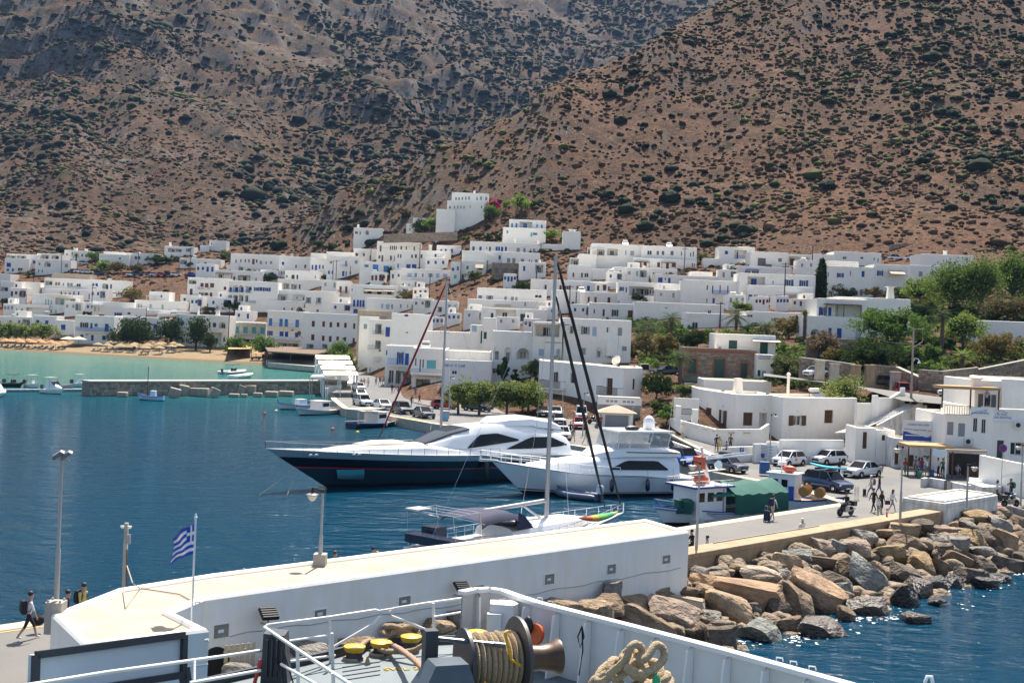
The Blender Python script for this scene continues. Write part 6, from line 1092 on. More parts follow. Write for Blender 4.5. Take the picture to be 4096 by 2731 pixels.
tz(2,'round green tree left of the beach tents',685,1275,250,150,'green',.15,d=368);tz(2,'bright green spreading tree over the beach tavern',1005,1300,290,185,'green',.15,d=362);tz(2,'round green tree at the end of the beach restaurant',1890,1345,270,180,'green',.15,d=330);tz(2,'small yellow-green tree beside white canopies',1985,1410,120,110,'light',.2,d=300);tz(2,'dry brown-green bush at the street corner',2030,1490,110,120,'olive',.1,d=285);tz(2,'dark leafy vine by the tavern wheel',400,1230,140,150,'dark',.1,d=372)
for lab,x,yb,w_,h_,kd in(('small bright green tree by the upper left car park',680,390,160,100,'green'),('green tree beside the palm on upper left row',1070,275,160,115,'green'),('pale green bush above the stone car park wall',1165,400,190,130,'light'),('brown bush above the stone car park wall',1340,410,200,130,'brown'),('brown bush by the tall utility pole',1550,400,170,110,'brown'),('dark hedge climbing beside the columned house',1850,300,380,100,'dark'),('round brown tree at right end of the white hotel',1495,725,250,150,'ochre'),('green tree behind the brown round tree',1440,620,110,90,'olive'),('green bush left of the white pergola',865,800,150,80,'green'),('dark bush at left edge beside the white tower',60,800,130,105,'dark'),('green bush below the pillared porch',2180,350,160,80,'olive'),('olive bush under the upper left house',335,450,110,70,'olive'),('green vine below the pergola house',1000,890,120,50,'dark')):tz(1,lab,x,yb,w_,h_,kd,.12,core=.6)
for lab,x,yb,w_,h_,kd in(('dark bush at foot of the brown-shuttered guesthouse',640,850,240,130,'dark'),('green hedge below the guesthouse terrace',215,790,230,60,'green'),('low green plants on the garden wall',400,850,220,70,'olive'),('dark hedge behind the arched hotel',1090,515,180,110,'dark'),('small palm-like bush by the black balcony',1560,850,140,150,'green'),('round green bush on the bare slope',1765,160,120,85,'dark'),('dark bush on the orange slope',1625,115,160,80,'dark'),('bush against the curved garden wall',850,415,90,60,'olive'),('green shrubs beside the grey slope stairs',570,280,180,130,'olive'),('dark hedge right of the stepped house',1700,490,120,60,'dark')):tz(2,lab,x,yb,w_,h_,kd,.08,core=.6)
for lab,x,yb,w_,h_,kd,tr in(('dark green tree in front of white cube house',830,530,190,170,'dark',.1),('flat-topped light green pine by cube house',950,520,180,160,'light',.45),('green tree under left of hilltop villa',1050,400,170,130,'green',.15),('dark green shrub under hilltop villa',1210,390,130,110,'dark',.1),('pale spreading tree under hilltop villa',1355,410,240,150,'light',.2),('green tree at right of hilltop villa',1610,350,180,150,'green',.15),('tall bright green tree on slope right of villa',1945,290,190,210,'light',.15),('slim light green tree behind bougainvillea',1775,280,80,130,'light',.15),('bare brown tree on the slope left of villa',600,370,150,150,'twig',.3),('second bare brown tree nearer the villa',890,310,100,110,'twig',.3),('umbrella-shaped tree in front of blue-shuttered villa',1920,600,220,150,'green',.45),('light tree at right of blue-shuttered villa',2285,620,220,150,'light',.3),('dark bush below blue-shuttered villa',1560,620,140,80,'dark',.1),('second dark bush below blue-shuttered villa',1690,615,110,80,'dark',.1),('round bush hiding the tiny white chapel',2550,655,130,110,'dark',.1),('small tree with flat brown crown beside green door',1420,1090,170,150,'olive',.35),('dark green hedge under the stone house',1980,1180,300,110,'dark',.1),('reddish brown bush below the grey-blue terrace',660,1290,250,120,'brown',.1),('green vine climbing on white house corner',455,1020,60,110,'dark',.05),('dark plants at foot of stone house',1650,1090,230,60,'dark',.1),('vine on a white pergola post',1320,905,120,60,'dark',.4),('low green bush on slope beside villa road',1330,620,110,70,'green',.1)):tz(3,lab,x,yb,w_,h_,kd,tr,core=.6)
tz(3,'bright pink bougainvillea arching beside the hilltop villa',1630,270,190,120,'pink',.35,flowers='red',name='bougainvillea',cat='bougainvillea')
for lab,x,yb,w_,h_,kd,tr in(('dark bush in front of recessed veranda',1140,760,200,125,'dark',.1),('grey-green round tree beside top apartment row',1880,320,160,140,'olive',.2),('dark climbing cypress bush by blue shutters',1850,750,90,150,'dark',.05),('tall thin cypress by the twin poles',405,870,34,150,'dark',.05),('second thin cypress by the twin poles',495,890,28,130,'dark',.05),('feathery green tree behind the big palm',1270,920,280,160,'light',.15),('brown-green tree above the yellow van',1240,1420,290,330,'brown',.35),('ochre tree right of the brown-green one',1440,1360,290,280,'ochre',.3),('dark green hedge mass behind the stone house',1780,1290,420,230,'dark',.05),('green pine hedge right of the dark mass',2080,1270,480,230,'green',.05),('third hedge shrub behind the white upper house',2350,1230,300,200,'olive',.05),('small grey-green shrub by white wall',1080,1400,130,130,'olive',.2),('dark small tree between white houses',2210,500,110,190,'dark',.1),('red-green potted shrubs on white roof',550,935,130,60,'green',.1)):tz(4,lab,x,yb,w_,h_,kd,tr,core=.62)
tz(4,'pink flowering plant on a white roof terrace',560,915,110,50,'pink',.1,flowers='green',name='flowering_shrub',cat='shrub')
for lab,x,yb,w_,h_,kd,tr in(('silvery green round shrub above the left palm',340,850,270,120,'light',.1),('brown round tree behind the dark conifer',1430,720,260,200,'ochre',.15),('second brown tree behind the conifer',1560,720,170,140,'olive',.15),('ochre round tree between palm and villa',870,1150,340,270,'ochre',.2),('large spreading pine in front of the villa',1990,1250,720,450,'green',.25),('wide dark evergreen below the villa',1800,1520,700,360,'dark',.1),('bare twiggy tree against the villa wall',1250,1400,340,330,'twig',.25),('ochre shrub in front of the villa steps',1420,1480,250,260,'ochre',.15),('yellow-green tree beside the stone house',800,1640,400,290,'olive',.25),('small light green shrub by villa steps',800,1310,90,110,'light',.1),('plants at the foot of the white villa terrace',740,1310,60,80,'green',.1)):tz(5,lab,x,yb,w_,h_,kd,tr,core=.6)
E=tz(5,'tall dark green conifer beside the blue-shuttered house',1235,725,200,160,'dark',.1,name='conifer',cat='tree')
p=E.location;s=p.y/F;b=MB();rng=np.random.RandomState(4);Hc=470/2.851*s;VV=[]
for k in range(13):
 z=Hc*(.12+.86*k/12);r=(1-k/13.)*200/2.851*s*.5+.25
 for a in range(7):
  t=a*.9+k;c=np.array([math.cos(t)*r*.6,math.sin(t)*r*.6,z-.2]);P=c+rng.normal(size=(46,3))*np.array([r*.33,r*.33,.28]);tt=rng.normal(size=(46,3))*.22;ss=rng.normal(size=(46,3))*.14;VV.append(np.stack([P-tt,P-ss,P+tt,P+ss],1).reshape(-1,3))
VV=np.concatenate(VV);obj('foliage_tiers',np_mesh('foliage_tiers',VV,np.arange(len(VV)).reshape(-1,4),LEAF['dark']),E);b.tube([(0,0,0),(0,0,Hc)],[.35,.05],6);b.build('stem',bark,E)
for lab,x,yb,w_,h_,kd,tr in(('yellow-green eucalyptus at left of the grove',1070,780,330,330,'light',.12),('broad dark eucalyptus in the middle of the grove',1470,850,560,600,'euc',.15),('second broad eucalyptus of the grove',1760,860,430,650,'euc',.12),('tall eucalyptus at the right edge of the photo',2130,800,400,690,'euc',.15),('brown-olive shrubby tree below the tall eucalyptus',2080,970,480,330,'brown',.1),('round light green tree above the pink flowers',1570,1260,470,400,'light',.3),('dark tree between pine and light green tree',1060,930,330,200,'dark',.1),('glossy green tree beside the garden steps',1210,1460,280,230,'green',.3),('golden brown shrub at right under red flowers',2010,1420,580,320,'ochre',.12),('brown undergrowth below the golden shrub',1620,1530,380,150,'brown',.05),('dark undergrowth beside the tall street pole',950,1480,330,240,'dark',.05),('dark shade shrub in the garden behind pillars',560,1490,330,200,'dark',.05),('dark undergrowth right of the garden steps',1330,1320,330,190,'dark',.05),('green shrub left of the big chimney',560,700,240,140,'brown',.1),('olive shrubs right of the big chimney',860,740,230,200,'olive',.1),('dark shrubs behind the garden house',1900,980,260,120,'dark',.05),('dark bush at the far right garden edge',2240,1310,110,110,'green',.1)):tz(6,lab,x,yb,w_,h_,kd,tr,core=.62)
for lab,x,yb,w_,h_,f1,f2 in(('pale pink oleander in the garden',1400,1240,210,160,'pink','green'),('bright red bougainvillea on the garden house wall',1850,1160,130,140,'red','green'),('deep red bougainvillea beside the arched garden door',2010,1200,190,110,'red','dark'),('dusty pink bougainvillea over the white terrace',760,560,380,140,'pink','olive')):tz(6,lab,x,yb,w_,h_,f2,.1,flowers=f1,name='bougainvillea',cat='bougainvillea',core=.5)
for lab,x,yb,w_,h_,kd,tr in(('dark round olive tree above the stone steps',1350,720,370,310,'dark',.12),('small bush beside the stone steps',1340,860,150,140,'olive',.1),('pale oleander bush by the green railing',1690,700,240,170,'light',.1),('bright green bush against the terrace wall',1470,1020,190,230,'green',.1),('darker shrub above the bright green bush',1430,880,120,150,'dark',.1)):tz(8,lab,x,yb,w_,h_,kd,tr,core=.6)
tz(10,'grey-green oleander bush behind the harbour office',215,450,440,310,'tam',.08,d=160);tz(10,'small potted citrus by the shed door',400,1110,190,170,'olive',.4,z=1.3);tz(10,'clipped plant beside the shed wall',530,1120,110,110,'green',.2,z=1.3)
tz(7,'round green bush on the terrace of arched building',2120,620,210,130,'olive',.1,d=203);tz(7,'dark climbing vine on the arched building',1750,760,120,280,'dark',.05,d=204);tz(7,'second climbing vine beside the arched building window',1885,720,60,90,'dark',.05,d=204);tz(7,'low hedge below the white house with stairs',2330,620,260,110,'olive',.05,d=200)
for k,(x,y,w_)in enumerate(((1750,1060,560),(1650,1200,300))):tz(2,('upper' if k==0 else 'lower')+' vine trailing from the balcony of the brown-shuttered hotel',x,y,w_,45,'dark',.02,d=376,core=0,name='balcony_vine',cat='vine',dens=.6)
def under(name,label,boxes,n,kind,r0,seed):
 rs_=np.random.RandomState(seed);P=[];S=[]
 for x0,y0,x1,y1,k in boxes:
  for _ in range(int(n*k)):
   p=ground(rs_.uniform(x0,x1),rs_.uniform(y0,y1));r=r0*rs_.uniform(.5,1.5);P.append(p[:]);S.append((r*1.2,r*1.1,r*.8))
 scatter(name,np.array(P),np.array(S),LEAF[kind],[crown(rs_,.8,.8,.8,7,110,.2,0)[:2]for _ in range(4)],label,'undergrowth',rs_)
GB=[(2980,1280,3500,1560,1),(3350,1230,4096,1540,2),(3500,1180,4150,1300,1),(2560,1290,2760,1500,.7),(2420,1240,2640,1330,.3)]
under('garden_undergrowth','dense dark green undergrowth in the gardens at the right',GB,130,'dark',1.6,1);under('garden_shrubs','lighter green shrubs mixed through the gardens at the right',GB,90,'green',1.4,2);under('dry_garden_shrubs','dry brown shrubs mixed through the gardens at the right',GB,70,'olive',1.2,3)
under('village_weeds','low brown and olive weeds on bare plots between the houses',[(0,1080,1500,1330,1),(1200,1000,2600,1260,1.2),(2500,1050,3600,1260,.8)],150,'brown',.55,4);under('village_bushes','small dark bushes on bare plots between the houses',[(0,1080,1500,1330,1),(1200,1000,2600,1260,1.),(2500,1050,3600,1260,.8)],60,'dark',.8,5)
def palm(label,x,yc,ybase,spread,d=None,z=None,nf=26,kind='palm',drop=.5):
 p=W(x,ybase,z)if z is not None else(At(x,ybase,d)if d else ground(x,ybase));s=p.y/F
 if z is None:p.z=gz(p.x,p.y)
 zc=At(x,yc,p.y).z-p.z;R=spread*s/2;E=thing('palm_tree',label,'palm',p,0,'palm trees');rng=random.Random(int(x));V=[]
 for k in range(nf):
  az=k*2.399;el=RAD(80-110*(k/nf));L_=R*rng.uniform(.9,1.15);pts=[];N=9
  for i in range(N+1):
   t=i/N;rr=L_*t*math.cos(el*(1-.3*t));zz=L_*t*math.sin(el)-drop*L_*t*t;pts.append(Vector((math.cos(az)*rr,math.sin(az)*rr,zz)))
  sd_=Vector((-math.sin(az),math.cos(az),0))
  for i in range(N):
   a,c=pts[i],pts[i+1];wd=L_*.20*math.sin(math.pi*min(.98,(i+.7)/N))+.03
   for sg in(-1,1):
    for q in(0,.5):
     m_=a.lerp(c,q);tip=m_+(c-a)*1.1+sd_*sg*wd+Vector((0,0,-wd*.45));nx=a.lerp(c,q+.34);V+=[m_,nx,tip,tip.lerp(m_,.5)+Vector((0,0,.01))]
 V=np.array([v[:]for v in V]);obj('fronds',np_mesh('fronds',V,np.arange(len(V)).reshape(-1,4),LEAF[kind]),E,(0,0,zc))
 b=MB();n=10;b.tube([(0,0,zc*i/n-.3*(i==0))for i in range(n+1)],[(.30 if i%2 else.26)*(1.15-.2*i/n)for i in range(n+1)],9);b.lathe([(.3,-.7),(.5,-.2),(.35,.25),(.05,.5)],9,c=(0,0,zc));b.build('trunk',bark,E,60)
def pz(r,label,x,yc,yb,sp,**k):ox,oy,s_=REG[r];palm(label,ox+x/s_,oy+yc/s_,oy+yb/s_,sp/s_,**k)
pz(4,'bushy palm left of the taller one behind the ochre tree',1250,1010,1150,400,d=232);pz(4,'taller palm with grey trunk behind the ochre tree',1520,930,1130,340,d=234);pz(5,'palm with grey fronds in front of the low white building',270,900,1020,380,d=232);pz(5,'palm leaning towards the ochre round tree',620,1020,1150,310,d=222);pz(8,'palm with thick trunk left of the stone house',1620,215,600,330,d=181,nf=30);pz(6,'palm half hidden in the dark garden trees',1340,880,1000,290,d=198);pz(1,'small palm by the cube house on upper left row',865,195,330,120);pz(6,'bright yucca-like palm by the garden steps',1565,1350,1470,290,d=174,kind='light',drop=.25);pz(5,'pair of slim yuccas beside the villa wall',1050,850,1020,140,d=228,kind='green',nf=18)
# utility poles and wires
POLES={}
def upole(k,r,x,y0,y1,arm=True,d=None,near='the houses'):
 ox,oy,s_=REG[r];px,pb,pt=ox+x/s_,oy+y1/s_,oy+y0/s_
 if d is None:d=hit(px,pb+6)
 p=At(px,pb,d);p.z=min(p.z,gz(p.x,p.y))if d>130 else p.z;top=At(px,pt,d).z;E=thing('utility_pole',near,'pole',p,0,'wooden utility poles');b=MB();b.tube([(0,0,-.5),(0,0,top-p.z)],[.16,.11],7);b.build('pole',pole_w,E,50)
 if arm:b=MB();b.box(-.9,-.06,top-p.z-.5,.9,.06,top-p.z-.38);b.build('crossarm',pole_w,E);
 POLES[k]=Vector((p.x,p.y,top-.4))
for k,q in{'a':(1,292,640,875,False,None,'wooden pole in front of the green-shuttered porch house'),'b':(1,1045,520,830,False,None,'wooden pole rising in front of the long white hotel'),'c':(1,1665,800,935,False,395,'short pole with stay behind the beach trees'),'d':(1,385,390,490,False,None,'short pole on the brown slope at left'),'e':(1,697,185,415,True,None,'pole beside the upper left car park'),'f':(1,1270,150,300,False,None,'thin pole before the low roof terrace house'),'g':(1,1570,170,405,True,None,'braced pole beside the brown bush'),'h':(1,2165,110,440,True,None,'tall pole at right end of the car park wall'),'i':(1,2040,265,430,False,None,'pole just left of the tall car park pole'),'j':(2,1362,85,345,False,None,'tall pole above the white awning house'),'k':(2,1830,255,615,True,None,'right pole of the dark double pole'),'l':(2,1793,258,610,False,None,'left pole of the dark double pole'),'m':(2,1995,325,455,False,None,'short pole before the pale blue shutters'),'n':(2,2222,95,470,True,None,'tall pole by the two tall arches'),'o':(2,612,830,1090,True,372,'dark pole beside the glazed terrace restaurant'),'p':(3,790,640,930,False,None,'tall pole at corner of the brown-windowed house'),'q':(3,903,1010,1295,False,None,'pole in front of the grey-blue terrace'),'r':(3,1258,665,1105,True,None,'tall pole beside the brown gully slope'),'s':(3,2165,640,1000,True,None,'pole beside the outside stair right of stone house'),'t':(3,1562,830,990,False,None,'pole at left corner of the stone house'),'u':(4,1670,110,435,True,None,'pole in front of the top apartment row'),'v':(4,360,540,905,True,None,'left pole of the brown twin poles near the mast'),'w':(4,435,620,855,False,None,'right pole of the brown twin poles near the mast'),'x':(4,2080,735,1005,True,None,'pole beside the white curved-roof house balcony'),'y':(4,280,960,1400,True,200,'pole in front of the veranda house by the mast'),'z':(5,815,280,775,True,None,'tall brown pole before the curved-roof house'),'A':(5,1135,70,335,True,None,'pole behind the dark conifer'),'B':(5,1825,385,615,False,None,'pole at right end of the blue-shuttered house'),'D':(4,2125,900,1050,False,None,'short pole right of the palms')if False else(3,2125,890,1050,False,None,'short pole on the slope below the outside stair')}.items():upole(k,*q[:4],q[4],q[5],q[6])
px,pt=zn(6,980,1030);pb=zn(10,975,430)[1];p=At(px,pb,150);E=thing('street_pole','tall grey pole with bent bracket and hanging lamp on the upper road','pole',p);top=At(px,pt,150).z-p.z;b=MB();b.tube([(0,0,-.5),(0,0,top)],[.16,.11],8);b.build('pole',mat('pole_grey',(.28,.24,.20),.8),E,50);b=MB();b.tube([(0,0,top-.1),(1.05,0,top-.1),(1.1,0,top-1.6),(.1,0,top-2.3)],.06,6);b.build('bracket',MATS['pole_grey'],E);b=MB();b.tube([(0,0,top-4.2),(.3,0,top-3.6),(.7,0,top-3.7),(.8,0,top-3.9)],.04,6);b.lathe([(.22,-.3),(.08,0)],8,c=(.8,0,top-3.9));b.build('hanging_lamp',gel,E);POLES['R']=p+Vector((0,0,top-2))
bl=mat('wire_black',(.05,.05,.05),.6)
for a,c,n in(('a','b',2),('e','g',1),('g','h',1),('j','k',1),('k','n',2),('n','p',1),('p','r',1),('r','s',1),('y','x',3),('v','u',1),('x','z',1),('z','B',1),('z','A',1),('R','z',1)):
 for i in range(n):
  p,q=POLES[a]+Vector((.3*i,0,-.35*i)),POLES[c]+Vector((.3*i,0,-.35*i));L_=(q-p).length;b=MB();b.tube([p.lerp(q,t/10)-Vector((0,0,.03*L_*4*(t/10)*(1-t/10)))for t in range(11)],.022,4);tag(b.build('overhead_wire',bl),'thin black wire sagging between two utility poles over the village','wire','overhead wires')
# beach
thm=mat('thatch',(.40,.29,.16),.95,col2=(.24,.17,.09),vscale=9,bump=.8,bscale=14);wick=mat('wicker',(.50,.26,.10),.9,var=.3,vscale=9);canv=mat('canvas',(.55,.47,.36),.9,var=.1)
def parasol_mesh(m,r,h,n,flat):
 b=MB();b.lathe([(r,h-flat),(r*.97,h-flat+.05),(r*.5,h-flat*.42),(.06,h)],n,m=0);b.tube([(0,0,-.3),(0,0,h-.2)],.045,6,m=1);return b
PM={'w':(wick,1.45,2.5,12,.75),'t':(thm,1.6,2.5,14,.75),'c':(canv,2.6,3.,8,.9)}
def parasols(kind,reg,L_,lab,grp):
 for k,(x,y)in enumerate(sorted(L_)):
  ox,oy,s_=REG[reg];m,r,h,n,fl=PM[kind];p=ground(ox+x/s_,oy+y/s_+h*13.2);E=thing('parasol',lab%ORD[k],'parasol',p,k*.7,grp);b=MB();b.lathe([(r,h-fl),(r*.97,h-fl+.06),(r*.5,h-fl*.42),(.05,h)],n);b.build('canopy',m,E);b=MB();b.tube([(0,0,-.4),(0,0,h-.1)],.05,6);b.build('pole',brown_w,E)
  for sx in(-1,1):
   if kind=='c' or(k+sx)%5==0:continue
   q=p+Vector((sx*.95,-1.2,0));q.z=gz(q.x,q.y);LG=thing('sun_lounger','sun lounger on the %s of the %s %s parasol from the left'%('left' if sx<0 else 'right',ORD[k],{'w':'orange','t':'thatched'}[kind]if reg==1 else 'brown tavern'),'sun lounger',q,RAD(180),'sun loungers on the beach');b=MB();b.box(-.33,-.2,.26,.33,1.2,.34);b.add([(-.33,-.2,.30),(.33,-.2,.30),(.33,-.85,.72),(-.33,-.85,.72),(-.33,-.2,.36),(.33,-.2,.36),(.33,-.85,.78),(-.33,-.85,.78)],[(3,2,1,0),(4,5,6,7),(0,1,5,4),(2,3,7,6),(1,2,6,5),(3,0,4,7)]);b.build('bed',mat('lounger_dark',(.05,.07,.12),.8)if kind=='w' else mat('lounger_pale',(.45,.42,.38),.8),LG);b=MB();[b.box(a,c,0,a+.05,c+.05,.28)for a in(-.3,.25)for c in(-.1,1.1)];b.build('legs',wpaint,LG)
parasols('w',1,[(65,1150),(118,1158),(215,1150),(240,1168),(325,1152),(372,1172),(455,1155),(490,1178),(580,1168),(632,1186),(715,1176)],'orange wicker beach parasol, %s from the left of its cluster','orange wicker parasols')
parasols('c',1,[(775,1128),(895,1128)],'large pale canvas parasol, %s of the two beside the blue hotel','canvas parasols')
parasols('t',1,[(1115,1196),(1225,1206),(1256,1176),(1365,1212),(1390,1182),(1512,1214),(1532,1196),(1657,1236),(1680,1202),(1725,1175),(1812,1196),(1842,1182),(1818,1236),(1955,1222),(1978,1186),(2040,1212)],'thatched straw beach parasol, %s from the left of its cluster','thatched parasols')
parasols('w',2,[(925,1306),(1025,1308),(1120,1320)],'brown parasol before the beach tavern, %s from the left','brown tavern parasols')
def awning(name,label,px,z,m,post,zb=1.4,th=.15,n=3):
 P=[W(x,y,z)for x,y in px];E=thing(name,label,'awning',(P[0].x,P[0].y,zb));o=E.location;b=MB();k=len(P)
 b.prism([((p-o).x,(p-o).y)for p in P],z-zb,z-zb+th);b.build('roof',m,E)
 for i in range(k):
  for t in([0]if n<3 else[0,.5]):p=P[i].lerp(P[(i+1)%k],t)-o;b=MB();b.tube([(p.x*.98,p.y*.98,-1),(p.x*.98,p.y*.98,z-zb)],.08,6);b.build('post',post,E)
 return E
z2=lambda x,y:zn(2,x,y)
awning('tent','ochre canvas tavern tent on the beach',[z2(600,1275),z2(880,1275),z2(870,1238),z2(625,1238)],3.6,mat('ochre_canvas',(.42,.27,.10),.9),brown_w)
awning('thatch_roof','long ragged thatched roof of the beach tavern',[z2(1060,1310),z2(1600,1345),z2(1760,1300),z2(1560,1268),z2(1010,1245)],4.0,mat('old_thatch',(.20,.13,.08),.95,var=.5,vscale=3,bump=1),brown_w,th=.35)
b=MB();P=[W(*z2(x,y),1.5)for x,y in((1060,1425),(1590,1470),(1650,1440),(1560,1400),(1040,1390))];b.prism([tuple(p[:2])for p in P],.2,1.5);struct('tavern_floor',b,concrete)
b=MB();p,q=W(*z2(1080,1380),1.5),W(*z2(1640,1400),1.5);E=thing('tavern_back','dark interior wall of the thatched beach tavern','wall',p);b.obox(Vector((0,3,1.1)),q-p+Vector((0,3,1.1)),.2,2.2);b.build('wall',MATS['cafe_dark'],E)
for k in range(4):
 y0=1350+k*62;awning('white_canopy','white flat canopy over the seaside terrace, %s from the beach'%ORD[k],[z2(1610+k*30,y0+38),z2(2000+k*30,y0+42),z2(1985+k*30,y0),z2(1600+k*28,y0-4)],4.6,mat('canopy_white',(.78,.70,.56),.9,var=.06),wpaint,1.6)
P=[W(*z2(x,y),1.6)for x,y in((1650,1470),(1690,1600),(1720,1720),(2090,1640),(2030,1500),(1960,1400),(1800,1400))];b=MB();b.prism([tuple(p[:2])for p in P],-3,1.6);struct('terrace',b,white)
E=awning('market_parasol','white square parasol on the little inner quay',[(1240,1513),(1310,1513),(1300,1503),(1250,1503)],4.2,gel,metal_g,1.2,.25,1)
# boats
def boat_at(name,label,stern,bow,cat='boat',group=None):
 d=bow-stern;d.z=0;E=thing(name,label,cat,(stern.x,stern.y,0),math.atan2(d.y,d.x),group);return E,d.length
def hull(E,L,B,fs,fm,fb,mats,bands,draft=.5,full=.35,rake=.12,stern_w=.8,N=22,name='hull',flare=.78,wall=None,deck=None,dz=.0,bowl=1.9):
 """x stern->bow; bands = [(share of freeboard, material index)] upwards from the waterline"""
 b=MB();lv=[-draft,0]+[s for s,_ in bands];R=[]
 def hb(t):return B/2*(stern_w+(1-stern_w)*math.sin(min(1,t/.45)*math.pi/2))if t<.45 else B/2*max(.012,1-((t-.45)/.55)**bowl)
 def sh(t):return fs+(fm-fs)*min(1,t/.5)if t<.5 else fm+(fb-fm)*((t-.5)/.5)**1.6
 for i in range(N+1):
  t=i/N;w_=hb(t);S=sh(t);ring=[]
  for k,l in enumerate(lv):
   z=l if k<2 else l*S;f=0.15 if k==0 else flare+(1-flare)*max(0,z/S)**.8;f=f if t<.6 else f*(1-(1-max(0,z/S)**.7)*.45*((t-.6)/.4))if k else.1
   x=L*(1-rake)*t+(L*rake*(max(0,z/S))if t>.0 else 0)*t**3-(0 if k else.3*t**6*L*.1);ring.append((x,w_*f,z))
  R.append(ring)
 n=len(lv)
 for sg in(1,-1):
  V=[(p[0],p[1]*sg,p[2])for r in R for p in r];o=len(b.v);b.v+=V
  for i in range(N):
   for k in range(n-1):
    q=(o+i*n+k,o+(i+1)*n+k,o+(i+1)*n+k+1,o+i*n+k+1);b.f.append(q if sg<0 else q[::-1]);b.m.append(0 if k==0 else bands[k-1][1])
 for k in range(n-1):p,q=R[0][k],R[0][k+1];b.add([(p[0],-p[1],p[2]),(p[0],p[1],p[2]),(q[0],q[1],q[2]),(q[0],-q[1],q[2])],[(0,1,2,3)],0 if k==0 else bands[k-1][1])
 o=b.build(name,mats,E,40);d_=MB()
 for i in range(N):
  p,q=R[i][-1],R[i+1][-1];zz=dz;d_.add([(p[0],-p[1]*.985,p[2]-zz),(q[0],-q[1]*.985,q[2]-zz),(q[0],q[1]*.985,q[2]-zz),(p[0],p[1]*.985,p[2]-zz)],[(0,1,2,3)])
 d_.build('deck',deck or gel,E)
 return(lambda t:hb(t)),(lambda t:sh(t)),(lambda t:L*(1-rake)*t+L*rake*t**3)
def rail(E,pts,h,m,step=1.2,r=.018,name='guard_rail',mid=True):
 b=MB();pts=[Vector(p)for p in pts];up=Vector((0,0,h));b.tube([p+up for p in pts],r*1.2,5)
 if mid:b.tube([p+up*.5 for p in pts],r*.6,4)
 for i in range(len(pts)-1):
  n=max(1,int((pts[i+1]-pts[i]).length/step))
  for k in range(n):p=pts[i].lerp(pts[i+1],k/n);b.tube([p,p+up],r,5)
 b.tube([pts[-1],pts[-1]+up],r,5);return b.build(name,m,E)
def side_panel(E,poly,y,m,name='window',t=.05,sg=1):
 b=MB();b.xprism(poly,Matrix.Translation((0,y,0)),t);return b.build(name,m,E)
def cabin(E,st,m,name,smooth=35):
 """stations (x, half width low, half width high, z low, z high)"""
 b=MB();R=[]
 for x,w0,w1,z0,z1 in st:R.append([(x,-w0,z0),(x,-(w0*.35+w1*.65),z0+(z1-z0)*.72),(x,-w1*.86,z1-.04),(x,-w1*.5,z1+.03),(x,w1*.5,z1+.03),(x,w1*.86,z1-.04),(x,w0*.35+w1*.65,z0+(z1-z0)*.72),(x,w0,z0)])
 b.loft(R,closed=True);return b.build(name,m,E,smooth)
tint=mat('tinted_glass',(.006,.007,.009),.12,spec=.25);red_l=mat('red_stripe',(.45,.02,.02),.4);teak=mat('teak',(.40,.26,.14),.7,var=.2,vscale=6);boot=mat('boot_black',(.008,.01,.014),.3)
def fender(E,x,y,z,l=1.,r=.17,m=None):
 b=MB();b.lathe([(.03,l/2+.12),(r*.6,l/2),(r,l/2-.15),(r,-l/2+.15),(r*.6,-l/2),(.03,-l/2-.05)],10,c=(x,y,z));o=b.build('fender',m or navy,E,50);b=MB();b.tube([(x,y,z+l/2+.1),(x,y-.1,z+l/2+1.)],.012,4);b.build('fender_line',black,o)
# long dark motor yacht
E,L=boat_at('motor_yacht','long sleek motor yacht with dark hull, red stripe and white superstructure',Vector((7.2,121.5,0)),Vector((-19.2,99.4,0)),'yacht');YA_=E
hA_mats=[boot,mat('hull_teal',(.012,.040,.058),.22,coat=.6),red_l,mat('hull_midnight',(.004,.007,.018),.2,coat=.6),mat('hull_silver',(.30,.36,.40),.28,metal=.3,coat=.6),gel]
hb,sh,hx=hull(E,L,6.6,2.0,2.55,3.45,hA_mats,[(.10,0),(.52,1),(.55,2),(.80,3),(.985,4),(1.0,5)],draft=.9,rake=.17,stern_w=.9,N=30,bowl=2.1)
st=[(21.5,.9,.5,2.75,3.05),(19.5,1.7,1.2,2.75,3.5),(17,2.25,1.75,2.65,4.35),(14.5,2.5,1.95,2.55,4.85),(11.5,2.55,2.0,2.45,5.0),(8,2.55,2.0,2.35,4.8),(5,2.5,1.9,2.2,4.3),(3.4,2.4,1.7,2.1,3.6)]
cabin(E,st,gel,'superstructure')
cabin(E,[(29.5,.25,.15,2.95,3.2),(27,1.2,.9,2.8,3.4),(23,2.1,1.7,2.65,3.45),(20,2.5,2.1,2.5,3.4),(16,2.75,2.4,2.4,3.0),(12,2.85,2.5,2.3,2.75)],gel,'foredeck_coachroof');cabin(E,[(25.8,.8,.6,3.35,3.55),(24,1.3,1.1,3.4,3.72),(21.8,1.4,1.2,3.4,3.7),(21,1.2,1.0,3.4,3.55)],mat('cream_cushion',(.70,.63,.50),.8),'sunpad')
cabin(E,[(12.5,.6,.4,4.85,5.15),(11,1.8,1.5,4.9,5.55),(8,1.9,1.6,4.8,5.65),(5.5,1.8,1.5,4.4,5.3),(4,1.5,1.2,4.0,4.8)],gel,'hardtop')
